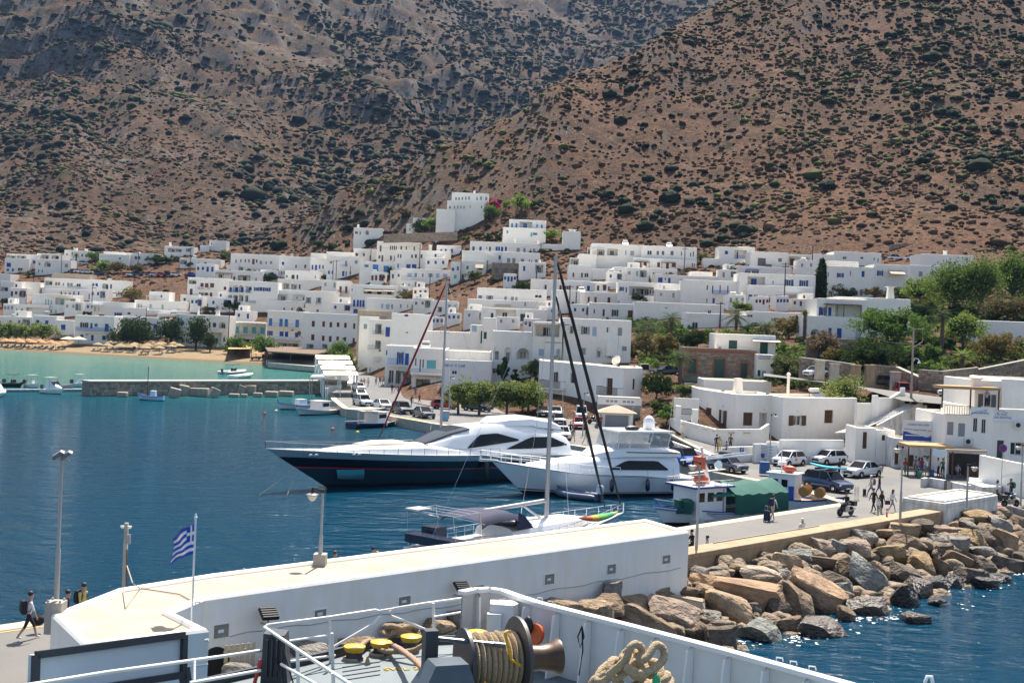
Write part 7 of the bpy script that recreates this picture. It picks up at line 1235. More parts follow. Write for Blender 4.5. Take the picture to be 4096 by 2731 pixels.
def skin(E,poly,stn,m,name='window',off=.05):
 xs=[s[0]for s in stn][::-1];b=MB()
 def yy(x,z):
  g=lambda i:float(np.interp(x,xs,[s[i]for s in stn][::-1]));w0,w1,z0,z1=g(1),g(2),g(3),g(4);t=(z-z0)/(z1-z0);y72=w0*.35+w1*.65
  return(w0+(y72-w0)*t/.72 if t<.72 else y72+(w1*.86-y72)*(t-.72)/.28)+off
 N=12;lo=[p for p in poly[0]];up=[p for p in poly[1]];X0,X1=max(lo[0][0],up[0][0]),min(lo[-1][0],up[-1][0]);V=[];Z=3
 for i in range(N+1):
  x=lo[0][0]+(lo[-1][0]-lo[0][0])*i/N;zl=float(np.interp(x,[p[0]for p in lo],[p[1]for p in lo]));zu=float(np.interp(x,[p[0]for p in up],[p[1]for p in up]))
  for k in range(Z+1):z=zl+(zu-zl)*k/Z;V.append((x,yy(x,z),z))
 for sg in(1,-1):b.add([(v[0],v[1]*sg,v[2])for v in V],[(i*(Z+1)+k,(i+1)*(Z+1)+k,(i+1)*(Z+1)+k+1,i*(Z+1)+k+1)for i in range(N)for k in range(Z)])
 return b.build(name,m,E,60)
skin(E,([(10.,3.55),(13,3.3),(15.8,3.05)],[(10.,3.7),(12.5,4.3),(14.5,4.2),(15.8,3.1)]),st,tint,'side_window');skin(E,([(3.9,2.95),(7,2.8),(11.5,2.85)],[(3.9,3.05),(6,3.8),(8.5,3.85),(11.5,2.9)]),st,tint,'saloon_window')
b=MB();V=[];xs_=[q[0]for q in st][::-1]
for i in range(8):
 x=19.6-4.4*i/7;w1,z1=(float(np.interp(x,xs_,[q[k]for q in st][::-1]))for k in(2,4));V+=[(x,y*w1,z1+dz_)for y,dz_ in((-.93,-.10),(-.86,.02),(-.5,.09),(.5,.09),(.86,.02),(.93,-.10))]
b.add(V,[(i*6+k,(i+1)*6+k,(i+1)*6+k+1,i*6+k+1)for i in range(7)for k in range(5)]);b.build('windscreen',mat('screen_grey',(.03,.035,.04),.15,spec=.3),E)
for k in range(3):b=MB();b.box(17.+k*1.,.2,3.35+.0*k,17.6+k*1.,1.5-.1*k,3.55-.06*k);b.build('deck_vent',black,E)
for sg in(1,-1):
 b=MB();P=[]
 for i in range(13,31):t=i/30;P.append((hx(t),sg*hb(t)*.97,sh(t)))
 rail(E,P,.55,mat('rail_dark',(.06,.06,.07),.4),1.1,.02,'bow_rail',False)
b=MB();t=.45;side_y=lambda x:hb(x/L)*1.0
for x in(9.2,9.9,10.6):b=MB();b.add([(x,3.34,.55),(x+.35,3.34,.55),(x+.55,3.36,1.5),(x+.2,3.36,1.5)],[(0,1,2,3)]);b.build('hull_port',tint,E)
b=MB();b.add([(6.0,3.32,1.75),(10.4,3.34,2.3),(9.2,3.36,2.42),(4.0,3.26,2.0)],[(0,1,2,3)])if False else None
b=MB();b.add([(.6,3.12,1.25),(6.5,3.33,1.35),(2.2,3.2,1.75),(.5,3.1,1.8)],[(0,1,2,3)]);b.build('quarter_window',tint,E)
for x in(31.0,27.4):b=MB();b.ell((x,hb(x/L*.985)*.93+.1,2.9),(.22,.05,.12),8,5);b.ell((x-.45,hb((x-.45)/L*.985)*.93+.1,2.9),(.22,.05,.12),8,5);b.build('hawse_light',chrome,E)
b=MB();tt=26.;yv=hb(.9)*.55;b.add([(26.0,1.55,.75),(28.2,.98,.85),(28.4,1.08,1.6),(26.1,1.72,1.6)],[(0,1,2,3)]);b.build('anchor_plate',chrome,E)
fender(E,14.6,3.5,1.2,1.6,.2,black);fender(E,7.6,3.5,1.0,1.6,.2,black);fender(E,3.6,3.4,.9,1.5,.2,black)
b=MB();b.tube([(32,.2,1.5),(36,1.5,-.2)],.03,5);b.tube([(31.6,.3,1.4),(33.8,2.4,-.2)],.03,5);b.build('anchor_rode',rope_m,E)
for k in range(5):b=MB();b.lathe([(.5,0),(.35,.3),(.05,.55)],8,c=(7.8-k*.75,-.4+.3*(k%3),4.75-k*.12));b.build('covered_cushion',MATS['cream_cushion'],E)
b=MB();b.box(-1.6,-2.4,.35,0,2.4,.55);b.build('swim_platform',teak,E)
# white sport fisher
E,L=boat_at('sport_fisher','white sport fishing yacht with flybridge, tower windows and black fenders',Vector((16.3,110.3,0)),Vector((-1.3,102.9,0)),'yacht')
hb,sh,hx=hull(E,L,5.4,1.35,1.75,2.85,[boot,mat('hull_white',(.74,.76,.78),.2,coat=.5),mat('maroon_line',(.06,.012,.02),.4),gel],[(.12,0),(.15,1),(.19,2),(.96,1),(.98,2),(1.,3)],draft=.7,rake=.16,stern_w=.92,bowl=2.3,flare=.72)
st=[(15.8,.5,.3,2.35,2.6),(13.5,1.5,1.0,2.1,2.85),(11,2.1,1.7,1.9,3.1),(9,2.3,1.9,1.8,3.4),(6,2.35,2.0,1.7,3.45),(3.4,2.3,1.9,1.5,3.35),(2.4,2.2,1.9,1.5,3.1)];cabin(E,st,gel,'deckhouse');skin(E,([(3.6,2.15),(6,2.2),(9.2,2.25)],[(3.6,2.25),(4.6,2.95),(7.6,3.0),(9.2,2.3)]),st,tint,'side_window')
cabin(E,[(10.6,1.0,.7,3.1,3.3),(9.4,1.9,1.7,3.2,3.9),(7.5,2.1,2.0,3.3,4.15),(4,2.1,2.0,3.3,4.05),(2.2,1.9,1.8,3.25,3.7)],gel,'flybridge')
b=MB();b.box(2.6,-2.15,4.3,8.0,2.15,4.36)if False else b.add([(2.4,2.12,3.55),(7.6,2.1,3.65),(7.6,2.1,3.73),(2.4,2.12,3.63)],[(0,1,2,3)]);b.build('flybridge_stripe',MATS['maroon_line'],E)
b=MB();b.box(2.9,-2.0,5.3,8.3,2.0,5.43);b.build('hardtop',gel,E)
gl=mat('clear_plastic',(.35,.40,.44),.12,alpha=.55)
for x in(3.2,5.0,6.9,8.0):
 for sg in(-1,1):b=MB();b.tube([(x+.35,1.85*sg,4.),(x,1.85*sg,5.35)],.05,6);b.build('hardtop_post',wpaint,E)
for sg in(-1,1):
 for x0,x1 in((3.3,5.1),(5.15,7.0),(7.05,8.2)):b=MB();b.add([(x0+.35,1.87*sg,4.05),(x1+.3,1.87*sg,4.05),(x1,1.87*sg,5.3),(x0,1.87*sg,5.3)],[(0,1,2,3)]);b.build('bridge_window',gl,E)
for y0,y1 in((-1.8,-.62),(-.58,.58),(.62,1.8)):b=MB();b.add([(8.6,y0,4.05),(8.6,y1,4.05),(8.1,y1,5.3),(8.1,y0,5.3)],[(0,1,2,3)]);b.build('bridge_window',gl,E)
b=MB();b.lathe([(.5,0),(.52,.35),(.45,.75),(.2,1.0),(.03,1.05)],16,c=(4.4,0,5.6));b.lathe([(.3,0),(.35,.2)],10,c=(4.4,0,5.42));b.build('radome',gel,E,50);b=MB();b.ell((6.3,.5,5.6),(.75,.4,.22),10,6);b.build('raft_canister',black,E,50)
for x,y,h in((3.2,1.4,3.2),(5.6,-1.2,2.4)):b=MB();b.tube([(x,y,5.4),(x-.3,y,5.4+h)],.015,4);b.build('antenna',wpaint,E)
for sg in(1,-1):
 P=[(hx(t),sg*hb(t)*.96,sh(t))for t in[i/22 for i in range(11,23)]];P.append((L+.9,sg*.12,sh(1)+.1));rail(E,P,.72,wpaint,.9,.028,'bow_rail')
b=MB();b.add([(L-.6,-.4,sh(1)),(L-.6,.4,sh(1)),(L+1.0,.2,sh(1)+.12),(L+1.0,-.2,sh(1)+.12)],[(0,1,2,3)]);b.box(L-.6,-.2,sh(1)-.08,L+1.,.2,sh(1)+.03);b.build('bow_pulpit',gel,E)
for x in(3.4,5.9,9.3):fender(E,x,hb(x/L)+.2,1.0,.95,.19)
b=MB();b.box(.1,-2.1,1.0,2.6,2.1,1.36);b.build('cockpit_sole',teak,E);b=MB();b.ell((-.55,1.9,.8),(.4,.4,.45),10,8);b.build('ball_fender',gel,E,50)
b=MB();b.obox((-.2,-.5,1.5),(-4.2,-1.2,1.75),.5,.1);b.build('gangway',metal_g,E);b=MB();b.tube([(1.8,2.2,2.9),(-4.6,2.6,3.5)],.09,6);b.tube([(1.8,1.2,2.9),(-4.4,1.8,3.6)],.07,6);b.build('outrigger',wpaint,E)
# sailing yachts
def sailboat(label,stern,bow,mx,mh,B,furl,boom=True,foils=2,dk=None):
 E,L=boat_at('sailing_yacht',label,stern,bow,'sailboat');hb,sh,hx=hull(E,L,B,.95,.9,1.3,[boot,gel,navy],[(.1,0),(.8,1),(.86,2),(1.,1)],draft=.5,rake=.12,stern_w=.82,bowl=1.7)
 zd=1.25;b=MB();b.tube([(mx,0,zd-.2),(mx-.1,0,mh)],[.15,.10],10);o=b.build('mast',mat('mast_alloy',(.42,.42,.43),.4,metal=.5),E,50)
 for f in(.36,.68):
  b=MB();b.tube([(mx,-1.3*(1.2-f),zd+(mh-zd)*f),(mx,1.3*(1.2-f),zd+(mh-zd)*f)],.045,6);b.build('spreader',MATS['mast_alloy'],o)
 for sg in(-1,1):b=MB();b.tube([(mx-.2,sg*B*.46,1.3),(mx,sg*1.3*.84,zd+(mh-zd)*.36),(mx,sg*1.3*.52,zd+(mh-zd)*.68),(mx,0,mh-.3)],.012,4);b.build('shroud',chrome,E)
 b=MB();b.tube([(mx-.1,0,mh-.2),(.4,0,1.6)],.012,4);b.build('backstay',chrome,E)
 for k in range(foils):
  x1=L-.5-k*1.9;z1=mh-.4-k*2.2;b=MB();n=14;b.tube([(mx+.1+(x1-mx)*i/n,0,z1+(1.9-z1)*i/n)for i in range(n+1)],[.05+.06*(math.sin(math.pi*min(1,i/n*1.1))**.5 if 0<i<n else 0)+(.012 if i%2 else 0)for i in range(n+1)],8);b.build('furled_sail',furl,E)
 if boom:b=MB();b.tube([(mx-.2,0,2.9),(mx-6.6,.2,2.75)],[.13,.12],10);b.build('boom',MATS['mast_alloy'],E,40);b=MB();b.tube([(mx-.2,0,1.6),(mx-2.4,0,2.75)],.07,6);b.build('boom_vang',MATS['mast_alloy'],E)
 cabin(E,[(mx+4.5,.5,.3,1.2,1.4),(mx+2,1.3,1.,1.15,1.75),(mx-3,1.6,1.3,1.1,1.85),(mx-5.2,1.6,1.3,1.1,1.8)],gel,'coachroof')
 for k in range(5):b=MB();b.box(mx-4+k*1.35,1.2,1.5,mx-3.1+k*1.35,1.5,1.68);b.build('cabin_window',tint,E)
 for k in range(4):b=MB();b.box(mx-3+k*1.9,-.3,1.84-.1*k,mx-2.4+k*1.9,.3,1.9-.1*k);b.build('deck_hatch',mat('hatch_smoke',(.10,.08,.08),.2),E)
 for sg in(1,-1):rail(E,[(hx(t),sg*hb(t)*.96,sh(t))for t in[i/22 for i in range(1,23)]],.65,chrome,1.7,.016)
 return E,L,hb,sh,hx
E,L,hb,sh,hx=sailboat('white sailing yacht with navy bimini and two black furled sails',Vector((-4.4,71.6,0)),Vector((8.3,87.3,0)),11.3,18.6,4.4,mat('furled_black',(.012,.012,.018),.8,bump=.5))
bim=mat('navy_canvas',(.008,.011,.05),.8,var=.2);b=MB();R=[]
for i,x in enumerate((2.9,3.4,4.6,6.0,6.6)):zt=(2.6,2.8,2.9,2.85,2.6)[i];R.append([(x,-1.7,zt-.5),(x,-1.5,zt-.12),(x,-.7,zt),(x,.7,zt),(x,1.5,zt-.12),(x,1.7,zt-.5)])
b.loft(R,closed=False,caps=False);b.build('bimini',bim,E,60);b=MB();R=[[(x,-1.6,1.9),(x+.1,-1.3,z),(x+.1,1.3,z),(x,1.6,1.9)]for x,z in((6.2,2.6),(7.2,2.45),(7.9,1.95))];b.loft(R,closed=False,caps=False);b.build('sprayhood',bim,E)
for sg in(-1,1):b=MB();b.add([(6.2,1.68*sg,1.7),(7.9,1.62*sg,1.7),(7.2,1.5*sg,2.45),(6.4,1.6*sg,2.8)],[(0,1,2,3)]);b.build('side_curtain',bim,E)
b=MB();
for sg in(-1,1):b.tube([(.5,sg*1.9,1.),(.2,sg*1.8,3.1),(2.6,sg*1.7,3.15),(3.0,sg*1.8,1.1)],.03,6);b.tube([(.2,sg*1.8,3.1),(3.,sg*1.8,2.4)],.02,5)
for x in(.2,1.0,1.8,2.6):b.tube([(x,-1.8,3.12),(x,1.8,3.12)],.025,5)
b.build('stern_arch',chrome,E);b=MB();b.box(-.2,.6,3.2,1.0,1.6,3.25);b.build('solar_panel',mat('solar_pale',(.45,.45,.47),.3),E);b=MB();b.box(.2,-1.9,1.2,1.2,1.9,1.7);b.box(1.6,.8,1.2,2.6,1.9,2.0);b.build('cockpit_lockers',navy,E)
kb=MB();R=[];kx=lambda t:12.2+4.2*t;cols=((.50,.08,.02),(.50,.30,.02),(.10,.35,.05),(.02,.30,.12),(.35,.30,.03))
for i in range(13):
 t=i/12;r=max(.03,.40*math.sin(math.pi*(.04+.92*t))**.7);R.append([(kx(t),2.0+r*math.cos(a)*.9,1.75+.06*(2*t-1)**2*3+r*.55*math.sin(a))for a in[k*math.pi/5 for k in range(10)]])
kb.loft(R);kb.m=[min(4,(f//10)*5//12)if f<120 else 0 for f in range(len(kb.f))];ok=kb.build('kayak',[mat('kayak_%d'%k,c,.35)for k,c in enumerate(cols)],None,60);ok.matrix_world=Matrix.Translation(E.location)@Matrix.Rotation(E.rotation_euler.z,4,'Z')@Matrix.Translation((0,-4.0,0));tag(ok,'red yellow and green kayak lashed on the sailing yacht deck','kayak')
sailboat('sailing yacht with red furled sail hidden behind the dark motor yacht',Vector((-1.0,137,0)),Vector((-13.2,124.5,0)),8.6,18.4,4.2,mat('furled_red',(.20,.012,.018),.8,bump=.4),False,1)
# small boats
out_m=mat('outboard_grey',(.05,.05,.055),.4)
def outboard(E,x,y,z,m=None):
 b=MB();b.loft([[(x+dx*s,y+dy*s,z+zz)for dx,dy in((-.28,-.2),(.28,-.16),(.28,.16),(-.28,.2))]for zz,s in((.1,.8),(.3,1.),(.65,1.),(.8,.7))]);o=b.build('outboard_engine',m or out_m,E,40);b=MB();b.box(x-.12,y-.06,z-.7,x+.1,y+.06,z+.12);b.build('engine_leg',out_m,o)
def kaiki(label,s,w_,col,cab='box',L_B=.36,fb=(.75,.6,1.1),deck=None,mast=0,stripe=1,tent=None,house=None,name='fishing_boat'):
 E,L=boat_at(name,label,W(*s,0),W(*w_,0));hb,sh,hx=hull(E,L,L*L_B,*fb,[boot,col,white if stripe else col,blue2],[(.15,0),(.8,1),(.88,3),(1.,2)],draft=.4,rake=.1,stern_w=.55,bowl=2.0,deck=deck or teak,dz=.25)
 b=MB()
 for i in range(22):
  for sg in(1,-1):p=(hx(i/22),sg*hb(i/22),sh(i/22));q=(hx((i+1)/22),sg*hb((i+1)/22),sh((i+1)/22));b.obox(p,q,.07,.08)
 b.build('gunwale',blue if stripe else wpaint,E);b=MB();b.tube([(L*.93,0,sh(1)-.2),(L*.99,0,sh(1)+.45)],.07,6);b.build('stem_post',blue,E)
 if cab=='box':
  x0,x1=L*.38,L*.56;hw=hb(.5)*.6;b=MB();b.box(x0,-hw,.3,x1,hw,fb[1]+1.25);b.build('wheelhouse',wpaint,E);b=MB();b.box(x0-.3,-hw-.12,fb[1]+1.25,x1+.2,hw+.12,fb[1]+1.33);b.build('wheelhouse_roof',wpaint,E)
  for sg in(1,-1):b=MB();b.box(x0+.2,sg*hw-.01,fb[1]+.55,x1-.2,sg*hw+.01+.01*sg,fb[1]+1.05);b.build('cabin_window',tint,E)
 if cab=='block':b=MB();hw=hb(.5)*.55;b.box(L*.3,-hw,.3,L*.48,hw,fb[1]+.9);b.build('engine_box',mat('pale_blue_box',(.62,.72,.82),.5),E)
 if mast:b=MB();b.tube([(L*.62,0,.3),(L*.62,0,mast)],.06,6);b.build('mast',brown_w,E)
 return E,L,hb,sh
kaiki('blue and white wooden fishing boat with brown mast by the mole',(655,1603),(548,1598),mat('sky_blue_hull',(.45,.62,.75),.4),'block',mast=5.2)
kaiki('white fishing boat with pale blue engine box, far one of the pair',(1262,1634),(1106,1638),gel,'block')
E,L,hb,sh=kaiki('white fishing boat with white cabin, near one of the pair',(1362,1650),(1182,1662),gel,'box',stripe=0);E.rotation_euler.z+=0
E,L,hb,sh=kaiki('dark blue fishing boat with white cabin and cream awning',(1404,1712),(1606,1696),navy,'box',stripe=0);b=MB();b.box(-.2,-1.2,2.35,L*.5,1.2,2.42);b.build('awning',canv,E)
for x in(.1,L*.25):
 for sg in(-1,1):b=MB();b.tube([(x,sg*1.1,.5),(x,sg*1.1,2.35)],.03,5);b.build('awning_post',wpaint,E)
for x in(L*.45,L*.65,L*.85):fender(E,x,-hb(x/L)-.12,.5,.5,.11,gel)
def runabout(label,s,w_,col,kind='console',Lb=.38,name='motorboat'):
 E,L=boat_at(name,label,W(*s,0),W(*w_,0));hb,sh,hx=hull(E,L,L*Lb,.6,.65,.95,[boot,col,col],[(.1,0),(.9,1),(1.,2)],draft=.3,rake=.14,stern_w=.9,bowl=2.4,dz=.2)
 if kind=='rib':
  for sg in(1,-1):
   b=MB();b.tube([(hx(t)*.98,sg*hb(t),sh(t)*.75)for t in[i/12 for i in range(13)]],[.14]+[.24]*10+[.2,.1],8);b.build('inflatable_tube',col,E,50)
 if kind in('console','rib'):
  b=MB();b.box(L*.4,-.4,.3,L*.52,.4,1.25);b.build('console',gel if kind=='console' else black,E)
  b=MB();b.box(L*.28,-.8,2.1,L*.62,.8,2.18);b.build('sun_top',gel if kind=='console' else black,E)
  for x in(L*.32,L*.58):
   for sg in(1,-1):b=MB();b.tube([(x,sg*.7,.4),(x,sg*.75,2.1)],.03,5);b.build('top_post',chrome,E)
 if kind=='cabin':
  cabin(E,[(L*.88,.3,.2,.75,1.),(L*.66,L*Lb*.36,L*Lb*.28,.6,1.35),(L*.5,L*Lb*.4,L*Lb*.34,.6,2.),(L*.3,L*Lb*.4,L*Lb*.34,.6,2.0)],gel,'cuddy');b=MB();b.add([(L*.67,-.7,1.3),(L*.67,.7,1.3),(L*.55,.8,1.95),(L*.55,-.8,1.95)],[(0,1,2,3)]);b.build('windscreen',tint,E);b=MB();b.box(L*.2,-.9,2.5,L*.5,.9,2.58);b.build('hardtop',gel,E)
  for x in(L*.22,L*.48):
   for sg in(1,-1):b=MB();b.tube([(x,sg*.8,.6),(x,sg*.8,2.5)],.03,5);b.build('top_post',chrome,E)
 if kind!='row':outboard(E,-.2,0,.5)
 else:
  for k in range(3):b=MB();b.box(L*(.25+.22*k),-.5,.38,L*(.25+.22*k)+.2,.5,.42);b.build('thwart',teak,E)
 return E
runabout('black inflatable boat with black frame top at the floating pontoon',(20,1545),(92,1550),mat('rib_black',(.02,.022,.026),.6),'rib',.4);runabout('white open boat with white sun top at the pontoon',(102,1548),(160,1552),gel,'console');runabout('larger white cabin cruiser moored at the pontoon',(172,1570),(255,1577),gel,'cabin',.42);runabout('white boat with maroon stripe between cruiser and grey boat',(244,1553),(297,1553),mat('maroon_hull',(.5,.42,.40),.3),'row');runabout('grey console boat nearest the mole end',(290,1546),(352,1544),mat('pale_grey_hull',(.6,.63,.66),.3),'console');runabout('white boat cut off by the left edge',(-60,1590),(20,1580),gel,'cabin',.4)
runabout('grey inflatable behind the mole, the farther one',(890,1497),(985,1492),mat('rib_grey',(.5,.5,.5),.5),'rib',.3);runabout('white inflatable behind the mole, the nearer one',(930,1513),(1012,1507),gel,'row',.3)
E=runabout('grey inflatable dinghy with outboard beside the sport fisher',(2392,2004),(2224,1985),mat('dinghy_grey',(.10,.13,.20),.5),'row',.40,'dinghy')
for sg in(1,-1):
 p=E;b=MB();Ld=(W(2224,1985,0)-W(2392,2004,0)).length;b.tube([(Ld*t,sg*Ld*.19*(1 if t<.6 else max(.05,1-((t-.6)/.4)**2)),.35+.25*max(0,t-.6))for t in[i/12 for i in range(13)]],[.16]+[.24]*11+[.2],10);b.build('inflatable_tube',MATS['dinghy_grey'],E,60)
outboard(E,-.15,0,.5,mat('outboard_blue',(.45,.52,.62),.4))
runabout('white rowing boat tied behind the jetty building corner',(2815,2102),(2660,2082),mat('row_white',(.7,.7,.7),.4),'row',.36,'rowing_boat');runabout('small white boat with blue edge near motorcycle',(3165,2040),(3255,2005),mat('row_white2',(.75,.77,.8),.4),'row',.4,'rowing_boat')
p=W(5,1558,.35);q=W(352,1556,.35);E=thing('floating_pontoon','grey floating pontoon in front of the moored small boats','pontoon',(p.x,p.y,0));L_=(q-p).length
for k in range(12):b=MB();b.box(L_*k/12+.05,-1,-.2,L_*(k+1)/12-.05,1,.4);b.build('float',mat('pontoon_grey',(.16,.18,.22),.7),E,None,(0,0,0),math.atan2((q-p).y,(q-p).x))
# fishing boat under the green tarpaulin
z4=lambda x,y:(2500+x/2.352,1800+y/2.352)
E,L,hb,sh=kaiki('fishing boat with white wheelhouse and big green tarpaulin at the jetty',z4(1430,625),z4(255,715),wpaint,None,.27,(1.0,.9,1.5));FB=E
grn=mat('green_tarpaulin',(.010,.10,.075),.85,var=.25,vscale=1.5,bump=.4,bscale=4);hw=hb(.4)*1.02
b=MB();x0,x1=L*.06,L*.50;N=16;V=[]
for i in range(N+1):
 x=x0+(x1-x0)*i/N;sag=.06*math.sin(i*1.9);ridge=2.95+.12*math.cos(i*.8)
 V+=[(x,-hw*1.08,.75+.05*math.sin(i*2.3)),(x,-hw*1.06,2.2+sag),(x,-hw*.5,2.75+sag*.5),(x,0,ridge),(x,hw*.5,2.75+sag*.4),(x,hw*1.06,2.2-sag),(x,hw*1.08,.75+.05*math.cos(i*2))]
b.add(V,[(i*7+k,(i+1)*7+k,(i+1)*7+k+1,i*7+k+1)for i in range(N)for k in range(6)]);b.build('tarpaulin',grn,E,50)
b=MB();b.add([(L*.5,-hw*1.05,2.15),(L*.66,-hw*.95,2.1),(L*.66,hw*.95,2.1),(L*.5,hw*1.05,2.15),(L*.5,0,2.85),(L*.66,0,2.5)],[(0,1,5,4),(4,5,2,3)]);b.build('tarpaulin_flap',mat('green_tarpaulin_light',(.02,.17,.12),.85),E)
b=MB();b.box(L*.53,-hw*.72,.4,L*.76,hw*.72,2.75);b.build('wheelhouse',wpaint,E)
b=MB();b.box(L*.49,-hw*.95,2.75,L*.80,hw*.95,2.88);b.build('wheelhouse_roof',blue,E);b=MB();b.box(L*.49,-hw*.93,2.881,L*.80,hw*.93,2.9);b.build('roof_deck',gel,E)
for x in(.56,.63,.70):b=MB();b.box(L*x,hw*.72,1.75,L*(x+.045),hw*.72+.03,2.4);b.build('cabin_window',tint,E)
b=MB();b.box(L*.545,hw*.72,.5,L*.555+.0,hw*.72+.02,2.6);b.build('door_edge',grey_p,E)
b=MB();b.tube([(L*.58,0,2.9),(L*.655,.1,5.6)],[.16,.09],8);b.tube([(L*.64,.1,4.9),(L*.5,.4,4.9)],.06,6);b.build('derrick_mast',gel,E);b=MB();b.ell((L*.67,.4,3.25),(.75,.35,.36),10,8);b.build('life_raft',mat('orange_raft',(.5,.09,.04),.5),E,50);b=MB();b.lathe([(.05,0),(.3,.1),(.35,.3)],12,M=Matrix.Translation((L*.57,.6,4.3))@Matrix.Rotation(RAD(-80),4,'X'));b.build('searchlight',chrome,E)
b=MB();b.box(L*.645,-.35,4.0,L*.685,.5,4.9);b.build('orange_float_box',MATS['orange_raft'],E)
for sg in(1,-1):rail(E,[(L*.5,sg*hw*.9,2.9),(L*.79,sg*hw*.9,2.9)],.4,metal_g,.6,.02)
b=MB();b.box(L*.76,.2,.9,L*.86,.75,1.9);b.lathe([(.35,0),(.45,.9),(.2,1.)],10,c=(L*.80,.9,.9));b.build('winch_cover',grn,E);b=MB();b.tube([(L*.75,hw*.3,1.5),(L*.99,.1,1.95)],.05,6);b.build('bowsprit_rail',metal_g,E)
# small fishing boat with orange raft on wheelhouse
E,L=boat_at('fishing_boat','small white trawler with net drums and orange raft beyond the green tarpaulin',W(*z4(1330,520),0),W(*z4(1640,555),0));L=6.5;hb,sh,hx=hull(E,L,2.6,.9,.9,1.4,[boot,wpaint,blue],[(.15,0),(.85,1),(1.,2)],draft=.4,rake=.1,bowl=2.0,deck=teak,dz=.2)
b=MB();b.box(.4,-.9,.6,2.6,.9,2.8);b.build('wheelhouse',wpaint,E);b=MB();b.box(.2,-1.05,2.8,2.8,1.05,2.9);b.build('wheelhouse_roof',wpaint,E);b=MB();b.ell((1.9,-.2,3.2),(.6,.35,.3),10,8);b.build('life_raft',MATS['orange_raft'],E,50)
for x in(.7,1.5):b=MB();b.box(x,-.93,1.8,x+.5,-.9,2.4);b.build('cabin_window',tint,E)
b=MB();b.box(2.1,-.93,.7,2.55,-.9,1.9);b.build('blue_door',blue,E);b=MB();b.tube([(1.2,0,2.9),(1.1,0,4.6)],.05,6);b.lathe([(.35,0),(.38,.3),(.1,.45)],10,c=(1.1,.3,3.4));b.build('radar_mast',gel,E)
for k,(x,y)in enumerate(((3.4,-.9),(4.6,-.6),(3.2,.4))):b=MB();b.lathe([(.42,-.25),(.42,-.2),(.22,-.18),(.22,.18),(.42,.2),(.42,.25)],14,M=Matrix.Translation((x,y,1.6))@Matrix.Rotation(RAD(90),4,'X'));b.build('net_drum',orange_p,E)
# mooring buoys
for k,(x,y,c,nm)in enumerate(((1058,1657,(.6,.1,.05),'orange'),(1330,1720,(.6,.1,.05),'orange-red'),(1430,1734,(.65,.42,.05),'yellow'),(1104,1647,(.75,.7,.6),'white'))):
 p=W(x,y,0);E=thing('mooring_buoy','small %s mooring buoy floating in the harbour'%nm,'buoy',p,0,'mooring buoys');b=MB();b.ell((0,0,.12),(.24,.24,.24),10,8);b.build('float',mat('buoy_'+nm,c,.4),E,50);b=MB();b.tube([(0,0,.3),(0,0,.45)],.03,5);b.build('ring',black,E)
# vehicles
def carpaint(n,c,metal=.3):return mat('car_'+n,c,.28,metal=metal,coat=.8,var=.0)
CP={'dark blue':carpaint('dark_blue',(.012,.035,.10)),'bright blue':carpaint('bright_blue',(.01,.09,.55)),'white':carpaint('white',(.78,.78,.78),0),'silver':carpaint('silver',(.55,.56,.58),.6),'grey':carpaint('grey',(.12,.12,.13)),'dark grey':carpaint('dark_grey',(.035,.04,.05)),'black':carpaint('black',(.012,.013,.015)),'red':carpaint('red',(.45,.015,.02),0),'cream':carpaint('cream',(.62,.52,.33),0)}
KIND={'suv':(4.5,1.86,1.64,.33,.98),'hatch':(4.0,1.74,1.48,.30,.92),'saloon':(4.7,1.82,1.45,.31,.90),'van':(4.1,1.74,1.82,.30,.98)}
CAB={'suv':(1.15,.55,-1.55,-2.1),'hatch':(1.05,.40,-1.40,-1.85),'saloon':(1.05,.35,-.95,-1.75),'van':(1.45,.95,-1.80,-1.98)}
head_l=mat('headlamp',(.75,.78,.8),.1,spec=.8);tail_l=mat('tail_lamp',(.35,.01,.01),.3)
_cc={}
